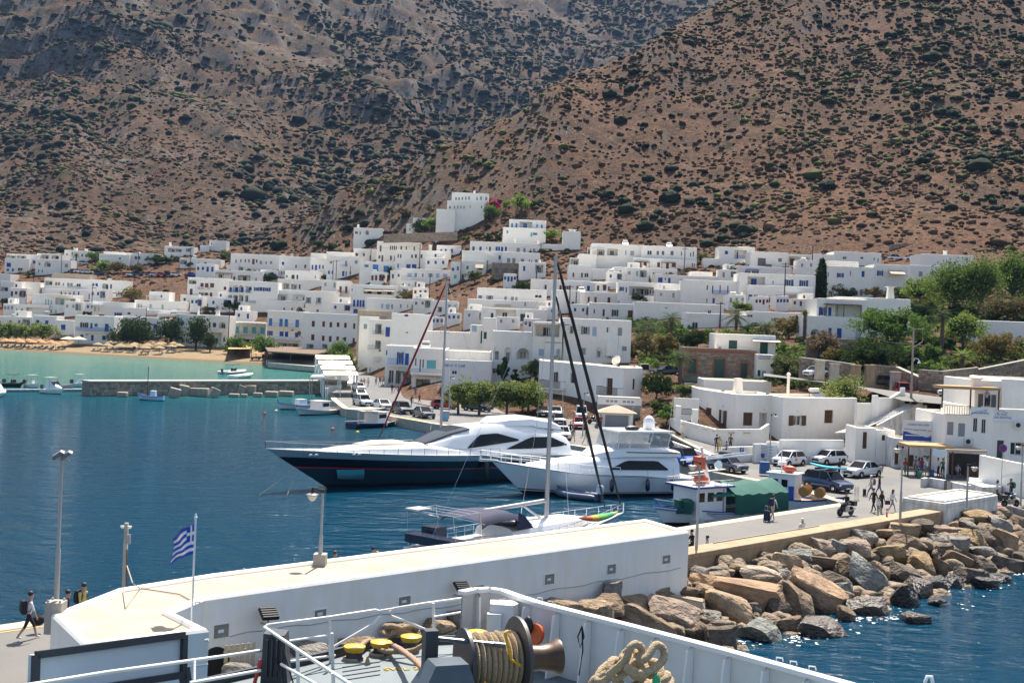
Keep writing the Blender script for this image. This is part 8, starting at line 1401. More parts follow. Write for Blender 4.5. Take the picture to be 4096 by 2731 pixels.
def car_parts(kind,col):
 if(kind,col)in _cc:return _cc[(kind,col)]
 L,Wd,H_,wr,zb=KIND[kind];h=L/2;w=Wd/2;P=[];b=MB();R=[]
 for x,s,zt in((h,.72,.62),(h*.97,.86,.74),(h*.86,.95,.82),(h*.55,1.,zb-.02),(0,1.,zb),(-h*.6,1.,zb+.02),(-h*.88,.95,zb if kind!='saloon' else.94),(-h*.97,.88,.86),(-h,.78,.72)):
  z0=.22 if abs(x)<h*.9 else.32;R.append([(x,-w*s*.86,z0),(x,-w*s,.42),(x,-w*s*.99,zt-.14),(x,-w*s*.90,zt),(x,0,zt+.03),(x,w*s*.90,zt),(x,w*s*.99,zt-.14),(x,w*s,.42),(x,w*s*.86,z0)])
 b.loft(R);P.append(('body',b.build('u',CP[col],None,40).data,None));a,t,r,q=CAB[kind]
 b=MB();wb,wt=w*.90,w*.70;S=[(a,wb*.92,zb-.02,wb*.9),(t,wt,H_-.02,wb),(t-.5,wt*1.02,H_,wb),(r,wt*.98,H_-.04,wb),(q,wb*.86,zb+.03,wb*.9)]
 V=[]
 for x,wt_,z,wb_ in S:V+=[(x,-wb_,zb-.04),(x,-wt_,z),(x,wt_,z),(x,wb_,zb-.04)]
 b.add(V,[(i*4+k,(i+1)*4+k,(i+1)*4+k+1,i*4+k+1)for i in range(4)for k in(0,2)]+[(1,5,6,2),(13,17,18,14)]);P.append(('window_glass',b.build('u',tint).data,None))
 b=MB();rt=[(t+.06,wt*1.02),(t-.5,wt*1.05),(r-.04,wt*1.0)];V=[]
 for(x,ww),z in zip(rt,(H_-.01,H_+.02,H_-.02)):V+=[(x,-ww,z),(x,ww,z),(x,-ww,z-.05),(x,ww,z-.05)]
 b.add(V,[(0,4,5,1),(4,8,9,5),(0,2,6,4),(4,6,10,8),(1,5,7,3),(5,9,11,7),(0,1,3,2),(8,10,11,9)])
 for sg in(-1,1):b.obox((a,sg*wb*.92,zb),(t,sg*wt*1.01,H_-.03),.07,.05);b.obox((r,sg*wt,H_-.05),(q,sg*wb*.87,zb+.02),.12,.06);b.obox((-.15,sg*wb*1.0,zb),(-.2,sg*wt*1.03,H_-.02),.08,.03)
 P.append(('roof',b.build('u',CP[col]if not(kind=='suv' and col=='bright blue')else CP['black']).data,None))
 for x in(h*.62,-h*.60):
  for sg in(-1,1):
   M_=Matrix.Translation((x,sg*(w-.1),wr))@Matrix.Rotation(RAD(90),4,'X');b=MB();b.lathe([(wr*.62,-.11),(wr*.95,-.11),(wr,-.06),(wr,.06),(wr*.95,.11),(wr*.62,.11)],18,M=M_);wme=b.build('u',tyre,None,50).data;b=MB();b.lathe([(wr*.62,-.10),(wr*.3,-.115*1),(.05,-.12),(.05,.12),(wr*.3,.115),(wr*.62,.10)],10,M=M_);P.append(('wheel',wme,[('rim',b.build('u',chrome if col!='red' else metal_g).data)]));b=MB();b.lathe([(wr*1.17,-.02),(wr*1.17,.02)],18,M=Matrix.Translation((x,sg*(w-.012),wr+.02))@Matrix.Rotation(RAD(90),4,'X'));P.append(('wheel_arch',b.build('u',black).data,None))
 for sg in(-1,1):
  b=MB();b.box(h*.90,sg*w*.74-.16,.62,h*.965,sg*w*.74+.16,.74);P.append(('headlight',b.build('u',head_l).data,None));b=MB();b.box(-h*.985,sg*w*.76-.12,.72,-h*.93,sg*w*.76+.12,.92);P.append(('tail_light',b.build('u',tail_l).data,None));b=MB();b.ell((a-.25,sg*(w+.06),zb+.06),(.08,.11,.08),8,6);P.append(('mirror',b.build('u',CP[col]).data,None))
 b=MB();b.box(h*.96,-w*.5,.40,h*1.003,w*.5,.62);P.append(('grille',b.build('u',black).data,None));b=MB();b.box(h*.99,-.26,.34,h*1.01,.26,.45);P.append(('number_plate',b.build('u',gel).data,None));b=MB();b.box(-h*1.01,-.26,.5,-h*.99,.26,.61);P.append(('number_plate',b.build('u',gel).data,None))
 for o in[o for o in COL.objects if o.name.split('.')[0]=='u']:bpy.data.objects.remove(o)
 _cc[(kind,col)]=P;return P
def car(label,kind,col,f,r,z=1.2,group=None,side=1,dd=None,spots=None):
 if dd:A,B=At(*f,dd[0]),At(*r,dd[1])
 else:A,B=W(*f,z),W(*r,z)
 d=A-B;d.z=0;d.normalize();n=Vector((-d.y,d.x,0));n=n if n.y>0 else-n;mid=(A+B)/2+n*KIND[kind][1]/2*side;mid.z=min(A.z,B.z)if dd else z
 E=thing('car',label,'car',mid,math.atan2(d.y,d.x),group)
 for nm,me,sub in car_parts(kind,col):
  o=obj(nm,me,E)
  for sn,sm in(sub or[]):obj(sn,sm,o)
 return E
Q9=lambda x,y:zn(9,x,y)
E=car('dark blue SUV with turquoise board on its roof by the quay','suv','dark blue',(3331,1970),(3225,1952));b=MB();R=[]
for i in range(11):t=i/10;ww=.38*max(.05,math.sin(math.pi*(.03+.94*t))**.6);R.append([(-1.9+3.9*t,-ww,1.86+.12*(2*t-1)**2),(-1.9+3.9*t,ww,1.86+.12*(2*t-1)**2),(-1.9+3.9*t,ww*.9,1.98+.12*(2*t-1)**2),(-1.9+3.9*t,-ww*.9,1.98+.12*(2*t-1)**2)])
b.loft(R);o=b.build('paddle_board',mat('turquoise_board',(.02,.38,.52),.4),None,40);o.location=E.location;o.rotation_euler.z=E.rotation_euler.z;tag(o,'turquoise paddle board strapped on the dark blue SUV roof','paddle board')
b=MB();[b.box(x,-.7,1.68,x+.05,.7,1.85)for x in(-.8,.4)];b.build('roof_bars',black,E)
E=car('white hatchback with red and yellow door sticker by the sign wall','hatch','white',(3149,1869),(3222,1862));b=MB();b.box(-.1,-.885,.55,.25,-.868,.85);b.build('door_sticker',mat('sticker',(.7,.3,.02),.4),E);b=MB();b.box(-.1,.868,.55,.25,.885,.85);b.build('door_sticker',MATS['sticker'],E)
car('white hatchback parked right of the stickered one','hatch','white',Q9(1995,1175),Q9(2230,1165));car('silver-white saloon in front of the small shed','saloon','silver',zn(10,385,1325),zn(10,650,1300));car('bright blue small SUV with black roof at the quay','suv','bright blue',Q9(400,1190),Q9(190,1140))
E=car('grey hatchback carrying bags on its roof','hatch','grey',Q9(960,1270),Q9(660,1225));b=MB();b.ell((-.3,0,1.7),(.8,.5,.28),10,6);b.build('roof_bag',mat('bag_teal',(.02,.12,.12),.8,col2=(.1,.01,.03),vscale=2),E,50)
car('dark car half hidden behind the bright blue SUV','hatch','dark grey',Q9(130,1062),Q9(20,1030))
z7=lambda x,y:zn(7,x,y);z8=lambda x,y:zn(8,x,y)
for lab,kd,c,f,r in(('dark blue-grey saloon nearest in the quayside row','saloon','dark grey',(840,1215),(690,1180)),('black SUV second in the quayside row','suv','black',(580,1165),(455,1135)),('white saloon third in the quayside row','saloon','white',(360,1115),(240,1088)),('silver SUV fourth in the quayside row','suv','silver',(120,1070),(30,1050)),('pale car fifth in the quayside row','saloon','silver',(85,985),(10,965)),('white car farthest in the quayside row','hatch','white',(80,900),(10,880)),('red hatchback by the curved pavement','hatch','red',(1180,1105),(985,1100)),('black car in the shade of the tamarisks','saloon','black',(1540,1135),(1290,1115))):car(lab,kd,c,z7(*f),z7(*r))
for lab,kd,c,f,r in(('red car facing the harbour in the car park','hatch','red',(500,1095),(455,985)),('white van-like car behind the red one','van','white',(505,960),(490,890)),('dark glossy car left of the red one','hatch','dark grey',(270,1035),(225,950)),('pale car behind the dark glossy one','hatch','silver',(220,935),(205,870)),('white car nearest the motor yacht stern','hatch','white',(330,1205),(235,1110)),('black car at the left of the harbour car park','saloon','black',(70,935),(50,860)),('dark car at the arched doorway','hatch','grey',(330,900),(320,850))):car(lab,kd,c,z8(*f),z8(*r),side=0)
for lab,kd,c,f,r,dd in(('cream van behind the harbour house roof','van','cream',z8(1270,430),z8(1290,425),(191,187)),('dark car under the palm fronds','saloon','black',z8(1420,430),z8(1580,425),(184,185)),('silver car by the pillared stone wall','hatch','silver',Q9(1860,165),Q9(2040,165),(168,170)),('red van on the upper road','van','red',zn(10,900,370),zn(10,1000,368),(166,160)),('dark car behind the railing on the upper road','hatch','black',zn(10,560,265),zn(10,720,262),(168,167)),('white saloon parked by the tall stone wall','saloon','white',zn(10,1430,395),zn(10,1660,380),(155,157))):car(lab,kd,c,f,r,dd=dd)
for k,(r,x,y,c,kd,yw)in enumerate(((6,800,268,'silver','suv',.1),(6,1000,270,'white','saloon',3.0),(1,610,380,'silver','hatch',.2),(1,680,385,'dark grey','hatch',.4),(1,850,402,'grey','hatch',.3),(1,905,410,'white','saloon',.2),(1,955,415,'white','saloon',.2),(1,1005,420,'white','hatch',0),(1,1135,432,'dark blue','hatch',0),(1,1440,445,'red','hatch',.3),(1,1495,445,'white','hatch',.2),(1,1570,442,'dark blue','suv',0),(1,1705,445,'grey','hatch',.3),(1,1765,447,'silver','hatch',.2),(1,1842,447,'red','hatch',0),(1,1925,450,'dark blue','saloon',.1),(1,2005,445,'white','hatch',.1),(1,2190,452,'bright blue','hatch',0),(2,380,450,'white','hatch',.1),(1,945,318,'silver','suv',.5))):
 q=zn(r,x,y);p=ground(*q);p.z+=.15;E=thing('car',('%s car on the upper right slope, %s'%(c,'left one' if k==0 else 'right one'))if k<2 else '%s car parked on the upper left terrace, %s from the left'%(c,ORD[k-2]),'car',p,yw,'cars on the upper slopes')
 for nm,me,sub in car_parts(kd,c)[:3]+[q_ for q_ in car_parts(kd,c)if q_[0]=='wheel']:obj(nm,me,E)
def moto(label,x,y,yaw,col):
 E=thing('motorcycle',label,'motorcycle',W(x,y),yaw)
 for xx in(.72,-.68):b=MB();b.lathe([(.2,-.05),(.31,-.06),(.33,0),(.31,.06),(.2,.05)],18,M=Matrix.Translation((xx,0,.33))@Matrix.Rotation(RAD(90),4,'X'));o=b.build('wheel',tyre,E,50);b=MB();b.lathe([(.2,-.02),(.04,-.06),(.04,.06),(.2,.02)],10,M=Matrix.Translation((xx,0,.33))@Matrix.Rotation(RAD(90),4,'X'));b.build('rim',metal_g,o)
 b=MB();b.tube([(.72,.07,.33),(.42,.07,.98)],.03,6);b.tube([(.72,-.07,.33),(.42,-.07,.98)],.03,6);b.tube([(.42,-.38,1.08),(.45,0,1.0),(.42,.38,1.08)],.02,6);b.build('fork',black,E);b=MB();b.ell((.2,0,.85),(.34,.17,.17),10,8);b.build('fuel_tank',col,E,50);b=MB();b.ell((-.35,0,.82),(.5,.16,.09),10,6);b.build('seat',black,E,50);b=MB();b.box(-.25,-.18,.3,.3,.18,.68);b.tube([(-.2,.16,.35),(-.9,.2,.5)],.05,8);b.build('engine',metal_g,E);b=MB();b.ell((.58,0,.98),(.12,.12,.13),8,6);b.build('headlight',head_l,E);b=MB();b.box(-1.0,-.3,.7,-.6,.3,1.05);b.build('top_case',black,E)
moto('black motorcycle ridden along the jetty',3382,2062,RAD(222),CP['dark grey']);moto('black motorcycle parked by the shed plants',3462,1842,RAD(190),CP['black']);moto('dark scooter parked near the kiosk',*z8(650,985),RAD(200),CP['black']);moto('black scooter behind the parapet block',*(4040,2030),RAD(30),CP['black'])
# people
skin_m=mat('skin',(.42,.24,.16),.6);CL={'white':(.72,.72,.72),'black':(.015,.015,.018),'navy':(.015,.022,.06),'grey':(.25,.25,.27),'red':(.4,.04,.04),'yellow':(.55,.45,.16),'blue':(.06,.14,.4),'beige':(.5,.4,.28),'green':(.05,.2,.12),'denim':(.10,.16,.28),'brown':(.16,.09,.06),'orange':(.6,.16,.04),'lilac':(.45,.42,.6),'skin':None}
def cloth(c):return skin_m if c=='skin' else mat('cloth_'+c,CL[c],.9,var=.15,vscale=8)
_pm={}
def body(pose,fine):
 if(pose,fine)in _pm:return _pm[(pose,fine)]
 V=[];Ed=[];Rd=[];rg=[]
 def v(p,r,par,reg):V.append(Vector(p));Rd.append(r);rg.append(reg);i=len(V)-1;Ed.append((par,i))if par is not None else None;return i
 sit=pose=='sit';zp=.5 if sit else.95
 pel=v((0,0,zp),(.155,.12),None,2);wa=v((0,0,zp+.16),(.135,.10),pel,1);ch=v((.02,0,zp+.38),(.165,.115),wa,1);nk=v((.03,0,zp+.55),(.058,.06),ch,0);hd=v((.06,0,zp+.64),(.078,.088),nk,0);tp=v((.055,0,zp+.78),(.075,.085),hd,0)
 v((.155,0,zp+.68),(.016,.016),hd,0)
 sw={'walk':.32,'walk2':-.28}.get(pose,.04)
 for sg in(-1,1):
  s=sg*sw;sh_=v((.01,sg*.19,zp+.47),(.065,.065),ch,1);
  if sit:el=v((.10,sg*.25,zp+.22),(.045,.045),sh_,1);wr_=v((.32,sg*.18,zp+.14),(.03,.032),el,0)
  elif pose=='photo':el=v((.16,sg*.26,zp+.28),(.045,.045),sh_,1);wr_=v((.34,sg*.08,zp+.42),(.03,.032),el,0)
  else:el=v((-s*.30,sg*.25,zp+.2),(.045,.045),sh_,1);wr_=v((-s*.35+.08,sg*.26,zp-.04),(.03,.034),el,0)
  d=(V[wr_]-V[el]).normalized();pm=v(V[wr_]+d*.075,(.02,.038),wr_,0)
  if fine:
   for k in range(4):f1=v(V[pm]+d*.045+Vector((.018*(k-1.5),0,0)),(.009,.009),pm,0);v(V[f1]+d*(.04+.008*(k in(1,2)))+Vector((.006,-sg*.015,0)),(.008,.008),f1,0)
   t1=v(V[wr_]+d*.04+Vector((.035,-sg*.01,0)),(.01,.01),pm,0);v(V[t1]+d*.035+Vector((.012,0,0)),(.008,.008),t1,0)
  hp=v((0,sg*.095,zp-.07),(.095,.095),pel,2)
  if sit:kn=v((.42,sg*.12,zp-.03),(.065,.065),hp,2);an=v((.45,sg*.12,.09),(.04,.045),kn,3)
  else:kn=v((s*.6+.03,sg*.10,.5),(.06,.062),hp,2);an=v((s*1.0-(.10 if s<0 else 0),sg*.10,.09+(.06 if s<-.1 else 0)),(.038,.042),kn,3)
  v(V[an]+Vector((.15,0,-.05)),(.04,.032),an,4);v(V[an]+Vector((-.04,0,-.05)),(.035,.03),an,4)
 me=bpy.data.meshes.new('person');me.from_pydata(V,Ed,[]);o=bpy.data.objects.new('person',me);COL.objects.link(o);m=o.modifiers.new('s','SKIN');
 for k,sv in enumerate(me.skin_vertices[0].data):sv.radius=Rd[k];sv.use_root=k==0
 m.branch_smoothing=.4;o.modifiers.new('d','SUBSURF').levels=1;o.modifiers['d'].render_levels=1
 bpy.context.view_layer.update();r=bpy.data.meshes.new_from_object(o.evaluated_get(bpy.context.evaluated_depsgraph_get()));bpy.data.objects.remove(o);r.materials.clear();r.shade_smooth()
 c=np.array([p.center[:]for p in r.polygons]);best=np.full(len(c),9.);mi=np.zeros(len(c),np.int32)
 for i,j in Ed:
  A,B=np.array(V[i]),np.array(V[j]);ab_=B-A;t=np.clip(((c-A)@ab_)/max(1e-9,ab_@ab_),0,1);dd=np.linalg.norm(c-(A+t[:,None]*ab_),axis=1)-min(Rd[j])*.6;reg=rg[j]if not(rg[j]==0 and rg[i]==1 and j!=3 and False)else 1;u=dd<best;mi[u]=reg;best[u]=dd[u]
 r.polygons.foreach_set('material_index',mi);_pm[(pose,fine)]=(r,zp);return _pm[(pose,fine)]
def person(label,loc,yaw,pose,shirt,bottom,legs='skin',shoes='white',hair='black',h=1.74,fine=False,long_hair=False,hat=None,group=None):
 me0,zp=body(pose,fine);me=me0.copy()
 for c in(('skin',shirt,bottom,legs,shoes)):me.materials.append(cloth(c))
 k=h/1.74;E=thing('person',label,'person',loc,RAD(yaw),group);o=obj('body',me,E,None,0,(k,k,k))
 b=MB();zc=zp+.755;b.ell((.035,0,zc+.02),(.108,.100,.095),10,8)
 if long_hair:b.ell((-.02,0,zc-.13),(.075,.10,.17),8,6)
 o=b.build('hair' if not hat else 'cap',mat('hair_'+hair,{'black':(.012,.009,.008),'brown':(.07,.035,.018),'blond':(.35,.22,.1)}[hair],.6)if not hat else cloth(hat),E,60);o.scale=(k,k,k)
 if fine:
  for sg in(-1,1):b=MB();b.ell((.128,sg*.032,zp+.715),(.02,.022,.012),6,5);o=b.build('eye',black,E);o.scale=(k,k,k);b=MB();b.ell((.045,sg*.092,zp+.69),(.02,.012,.032),6,5);o=b.build('ear',skin_m,E);o.scale=(k,k,k)
 return E
def backpack(label,P,col='black',h=.5):
 b=MB();b.loft([[(-.13-.20*s,-.16*s,z),(-.13,-.17*s,z),(-.13,.17*s,z),(-.13-.20*s,.16*s,z)]for z,s in((1.0,.7),(1.08,1.),(1.35,1.05),(1.52,.8),(1.56,.4))]);E=thing('backpack',label,'backpack',P.location,P.rotation_euler.z);b.build('bag',cloth(col),E,40);b=MB()
 for sg in(-1,1):b.tube([(-.12,sg*.1,1.5),(.02,sg*.12,1.53),(.12,sg*.11,1.38),(.0,sg*.16,1.12),(-.12,sg*.12,1.08)],.018,5)
 b.build('straps',cloth(col),E)
def suitcase(label,loc,yaw,col,h=.68):
 E=thing('suitcase',label,'suitcase',loc,RAD(yaw));b=MB();b.box(-.13,-.22,.07,.13,.22,h);o=b.build('shell',cloth(col),E);mo=o.modifiers.new('r','BEVEL');mo.width=.04;mo.segments=2;b=MB();[b.lathe([(.04,-.02),(.04,.02)],8,M=Matrix.Translation((x,y,.04))@Matrix.Rotation(RAD(90),4,'X'))for x in(-.1,.1)for y in(-.18,.18)];b.build('wheels',black,E);b=MB();b.tube([(-.1,-.1,h),(-.12,-.1,h+.32),(-.12,.1,h+.32),(-.1,.1,h)],.012,5);b.build('handle',metal_g,E)
HP=lambda x,y,z=2.9:(lambda p:Vector((p.x,p.y,1.2)))(W(x,y,z))
p=person('man in white T-shirt and black shorts walking with a dark backpack',W(112,2556),35,'walk','white','black','skin','white',fine=True,h=1.8);backpack('large dark backpack of the man in white T-shirt',p)
E=thing('duffel_bag','black bag hanging from the hand of the walking man','bag',W(150,2530)+Vector((0,0,.25)),RAD(35));b=MB();b.ell((0,0,.25),(.3,.17,.22),10,8);b.build('bag',cloth('black'),E,50);b=MB();b.tube([(-.15,0,.42),(0,0,.62),(.15,0,.42)],.02,5);b.build('strap',cloth('black'),E)
p=person('man in dark shirt walking behind the jetty building',HP(268,2368),20,'walk2','navy','black','skin','white',fine=True);p=person('man in yellow T-shirt and sunglasses with a backpack',HP(333,2345),-25,'walk','yellow','navy','skin','white',fine=True,h=1.8);backpack('black backpack of the man in yellow T-shirt',p)
person('woman with hair bun behind the jetty building roof',HP(1338,2205),20,'walk','red','denim',long_hair=False,hair='brown',h=1.68,fine=True);person('person whose hair just shows above the roof edge',HP(1385,2232),30,'walk2','grey','black',hair='brown',h=1.62);person('man with dark cap and pale shirt beside another head above the roof',HP(1490,2193),15,'walk','beige','navy',hat='navy',fine=True);person('person beside the man with dark cap',HP(1512,2205),200,'stand','beige','black',hair='blond',h=1.66)
person('man in dark clothes and cap sitting at the jetty building end',HP(2770,2130,2.5),200,'sit','black','black','black','black',hat='black').location.z=1.35;person('person with bare arms sitting beside the parapet lamp',HP(2832,2165,2.2),150,'sit','white','denim');p=person('man with white shirt pulling a suitcase along the jetty',W(3089,2080),45,'walk','white','beige','beige','white');backpack('dark blue backpack of the man with suitcase',p,'navy');suitcase('big navy suitcase pulled along the jetty',W(3067,2086),45,'navy',.78)
person('person with white cap leaning behind the parapet',HP(3208,2085,2.7),-60,'stand','white','grey',hat='white',h=1.66);person('motorcyclist in dark clothes on the jetty',W(3384,2062)+Vector((0,0,.38)),222,'sit','black','black','black','black',hat='black')
R2=lambda x,y:(3200+x/1.78,1850+y/1.78)
p=person('man in white T-shirt, cap and denim shorts pulling a black case',W(*R2(505,245)),165,'walk','white','denim','skin','white',hat='white');backpack('brown backpack of the man with white cap',p,'brown');suitcase('black wheeled case pulled by the man with white cap',W(*R2(458,238)),165,'black',.6);person('woman with black top and denim skirt walking beside him',W(*R2(563,243)),170,'walk2','black','denim','skin','black','brown',1.72,long_hair=True);person('man all in black striding on the jetty',W(*R2(522,352)),215,'walk','black','black','black','black');person('woman with long brown hair and black dress behind him',W(*R2(578,358)),30,'stand','black','black','skin','black','brown',1.62,long_hair=True);person('child in white T-shirt near the parapet',W(*R2(556,372)),40,'stand','white','grey',h=1.25);p=person('woman in white blouse and grey skirt carrying a handbag',W(*R2(655,352)),10,'walk','white','grey','skin','white','brown',1.66,long_hair=True)
E=thing('handbag','navy handbag of the woman in grey skirt','bag',W(*R2(622,325))+Vector((0,0,.3)),.3);b=MB();b.loft([[(-.2*s,-.08,z),(.2*s,-.08,z),(.2*s,.08,z),(-.2*s,.08,z)]for z,s in((0,1.),(.3,.85))]);b.build('bag',cloth('navy'),E);b=MB();b.tube([(-.12,0,.3),(0,0,.55),(.12,0,.3)],.012,5);b.build('strap',cloth('navy'),E)
person('woman in white top and maroon trousers waiting with luggage',W(*R2(1400,270)),-20,'stand','white','brown','brown','black','brown',1.66,long_hair=True);p=person('man with green backpack bending over a big suitcase',W(*R2(1500,268)),200,'photo','navy','black','skin','black');backpack('green backpack of the man at the right',p,'green');suitcase('black suitcase beside the woman in white top',W(*R2(1425,275)),0,'black');suitcase('large navy suitcase in front of the man with green backpack',W(*R2(1475,275)),20,'navy',.8);suitcase('second navy suitcase at the right edge',W(*R2(1500,276)),0,'navy',.75)
for lab,x,y,yw,po,sh_,bo,lg,hr,lh,h in(('woman in red top and patterned trousers left of the cafe',910,1290,200,'stand','red','green','green','brown',True,1.66),('person in grey beside the cafe stone bench',1030,1272,250,'stand','grey','brown','skin','black',False,1.7),('woman in blue shorts queuing at the cafe',1068,1285,60,'stand','lilac','blue','skin','brown',True,1.68),('woman in mauve top queuing at the cafe',1100,1290,100,'stand','red','denim','skin','brown',True,1.7),('man in white T-shirt and pale shorts seen from behind',1160,1302,90,'stand','white','grey','skin','black',False,1.8),('man with rucksack under the white canopy',1290,1302,150,'stand','white','navy','navy','black',False,1.76),('person in olive top under the white canopy',1340,1300,80,'stand','green','black','skin','brown',False,1.7),('seated guest in pale shirt at the cafe',1510,1302,-90,'sit','lilac','brown','skin','black',False,1.7),('man in black sitting on the parked motorcycle',480,1112,-60,'stand','black','black','skin','black',False,1.7),('woman in white top standing by the shed',615,1142,-70,'stand','white','denim','skin','brown',True,1.68),('man in dark blue standing beside the SUV',155,1312,-40,'stand','navy','black','black','black',False,1.74),('person behind the rental balcony railing',1840,505,-90,'photo','lilac','black','black','black',False,1.7)):
 q=zn(10,x,y);p_=W(*q)if y>600 else At(*q,122.8);person(lab,p_,yw,po,sh_,bo,lg,'black',hr,h,long_hair=lh)
for k,(x,y,c)in enumerate(((1050,1310,'navy'),(1075,1320,'green'),(1120,1380,'black'),(1215,1300,'blue'))):suitcase(('dark blue','dark green','black upright','bright blue')[k]+' suitcase among the people at the cafe',W(*zn(10,x,y)),40*k,c)
for lab,x,y,yw,po,sh_,bo,hr,lh,h in(('man in navy shirt standing at the terrace wall',755,1012,-80,'stand','navy','brown','black',False,1.8),('woman in yellow dress beside the man in navy',788,1016,-100,'stand','yellow','yellow','blond',True,1.64),('man with grey backpack near the parking sign',915,1000,60,'stand','brown','black','black',False,1.74),('person crouching in the shade by the sign wall',872,1035,200,'sit','grey','black','black',False,1.7),('woman in long beige dress walking down the path',368,965,-120,'walk','beige','beige','blond',True,1.66),('person in dark blue sitting near the benches',115,968,-60,'sit','navy','blue','brown',False,1.7)):person(lab,W(*Q9(x,y)),yw,po,sh_,bo,'skin' if bo not in('brown','yellow','beige')else bo,'brown',hr,h,long_hair=lh)
for lab,x,y,yw,po,sh_,bo in(('man in red shirt by the little kiosk',718,1035,-90,'stand','red','brown'),('man in beige shorts among the parked cars',402,1205,-70,'walk','grey','beige'),('person in dark top behind the parked cars',372,1130,-90,'stand','navy','black'),('woman in white shorts near the waste bin',545,1222,30,'walk2','beige','white')):person(lab,W(*z8(x,y)),yw,po,sh_,bo)
cols=['red','black','navy','white','beige','grey','blue','brown','orange','green']
for k,(x,y)in enumerate(sorted([(125,855),(158,855),(205,852),(295,832),(340,832),(372,828),(400,832),(440,840),(470,800),(478,922),(520,918),(548,920),(745,962),(762,885),(722,880),(790,1042),(700,1072),(225,712),(250,690),(150,600),(185,625),(215,640),(240,650),(270,660),(300,690),(320,720),(95,560),(130,570),(165,580),(205,600),(175,560)])):person('pedestrian in %s on the village street, %s from the left'%(cols[(k*7)%10],ORD[k]if k<len(ORD)else 'last'),W(*z7(x,y)),(k*67)%360,('walk','stand','walk2')[k%3],cols[(k*7)%10],cols[(k*3+1)%10],group='street crowd',h=1.62+.03*(k%5),hair=('black','brown')[k%2])
# street furniture
for k,(x,y)in enumerate(((1345,1195),(1480,1225))):
 E=thing('bench','brown slatted bench on the footpath, %s one'%('left' if k==0 else 'right'),'bench',W(*z8(x,y),1.25),RAD(-12))
 for i in range(4):b=MB();b.box(-.8,-.2+i*.12,.42,.8,-.1+i*.12,.46);b.build('seat_slat',brown_w,E)
 for i in range(4):b=MB();b.box(-.8,.28+.03*i,.52+i*.12,.8,.31+.03*i,.61+i*.12);b.build('back_slat',brown_w,E)
 for x_ in(-.7,.65):b=MB();b.box(x_,-.2,0,x_+.06,.3,.42);b.box(x_,.27,.42,x_+.06,.36,1.);b.build('leg',black,E)
p=W(*z8(900,1035));E=thing('kiosk','tiny white kiosk with pyramid tiled roof','kiosk',p);b=MB();b.box(-2.1,0,0,2.1,3.0,2.0);b.build('wall',white,E);b=MB();b.loft([[(-2.6,-.4,2.),(2.6,-.4,2.),(2.6,3.4,2.),(-2.6,3.4,2.)],[(-.2,1.4,2.9),(.2,1.4,2.9),(.2,1.6,2.9),(-.2,1.6,2.9)]]);b.build('roof',cream,E)
b=MB();b.box(-1.5,-.03,.1,1.5,0,1.7);b.build('shutter',grey_p,E);E=thing('billboard_hut','grey lettered hut behind the kiosk','hut',p+Vector((.4,3.6,0)));b=MB();b.box(-2.6,0,0,3,2.5,3.8);b.build('wall',concrete,E);b=MB();b.box(-2.7,-.06,2.8,3.1,0,3.7);o=b.build('sign',wpaint,E);b=MB();[b.box(-1.6+.55*k,-.075,3.12,-1.2+.55*k,-.06,3.4)for k in(0,1,2,4,5,6)];b.build('faded_print',grey_p,o)
p=W(*Q9(1300,1285));E=thing('waste_bin','blue waste bin on posts beside the street lamp','bin',p);b=MB();b.box(-.4,-.3,.15,.4,.3,1.15);b.build('bin',mat('bin_blue',(.03,.10,.28),.6),E);b=MB();b.box(-.43,-.33,1.15,.43,.33,1.25);b.build('lid',MATS['bin_blue'],E)
p=W(*z7(1075,1235));E=thing('notice_stand','pale blue notice stand near the yacht bow lines','sign',p);b=MB();b.box(-.5,0,0,.5,.3,1.2);b.build('panel',mat('pale_blue_panel',(.25,.42,.55),.5),E);b=MB();b.box(-.7,-.1,1.2,.7,.4,1.28);b.build('top',metal_g,E)
p=W(*zn(10,2010,1410),1.75);E=thing('no_parking_sign','round blue and red no-parking sign on a thin post','sign',p);b=MB();b.tube([(0,0,-.5),(0,0,3.4)],.03,6);b.build('post',metal_g,E);b=MB()
M_=Matrix.Translation((0,-.05,3.3))@Matrix.Rotation(RAD(90),4,'X');b.lathe([(.36,0),(.36,.02)],20,M=M_);o=b.build('red_rim',mat('sign_red',(.5,.02,.02),.4),E);b=MB();b.lathe([(.29,.021),(.29,.03)],20,M=M_);b.build('blue_disc',mat('sign_blue',(.01,.05,.35),.4),E);b=MB();b.obox((-.2,-.085,3.1),(.2,-.085,3.5),.02,.07,up=(0,1,0));b.obox((-.2,-.085,3.5),(.2,-.085,3.1),.02,.07,up=(0,1,0));b.build('red_cross',MATS['sign_red'],E)
for k,x in enumerate((2165,2190)):p=W(*z4(x,470));E=thing('hoop_barrier','small steel hoop at the jetty root, %s one'%('left' if k==0 else 'right'),'barrier',p,1.);b=MB();b.tube([(-.15,0,0),(-.15,0,1.),(-.1,0,1.1),(.1,0,1.1),(.15,0,1.),(.15,0,0)],.03,6);b.build('hoop',chrome,E)
E=thing('net_pile','heap of green fishing nets under a lamp on the quay','nets',W(*z4(1560,300)),0);b=MB();b.ell((0,0,.4),(1.6,.8,.7),14,8);b.ell((-1,-.2,.7),(.8,.6,.5),10,6);o=b.build('nets',grn,E,60)
for k,(x,y)in enumerate(((1870,1205),(1745,1160),(530,1030),(700,1120))):p=W(*(z7(x+60,1190)if k<2 else z4(x,250)));E=thing('tyre_fender','old black tyre hung on the quay wall, %s'%('beside the yacht stern','left of the yacht stern','behind the gangway','near the grey car')[k],'tyre',(p.x,p.y-.9,.55));b=MB();b.lathe([(.22,-.1),(.38,-.12),(.42,0),(.38,.12),(.22,.1)],14,M=Matrix.Rotation(RAD(90),4,'X'));b.build('tyre',tyre,E,50)
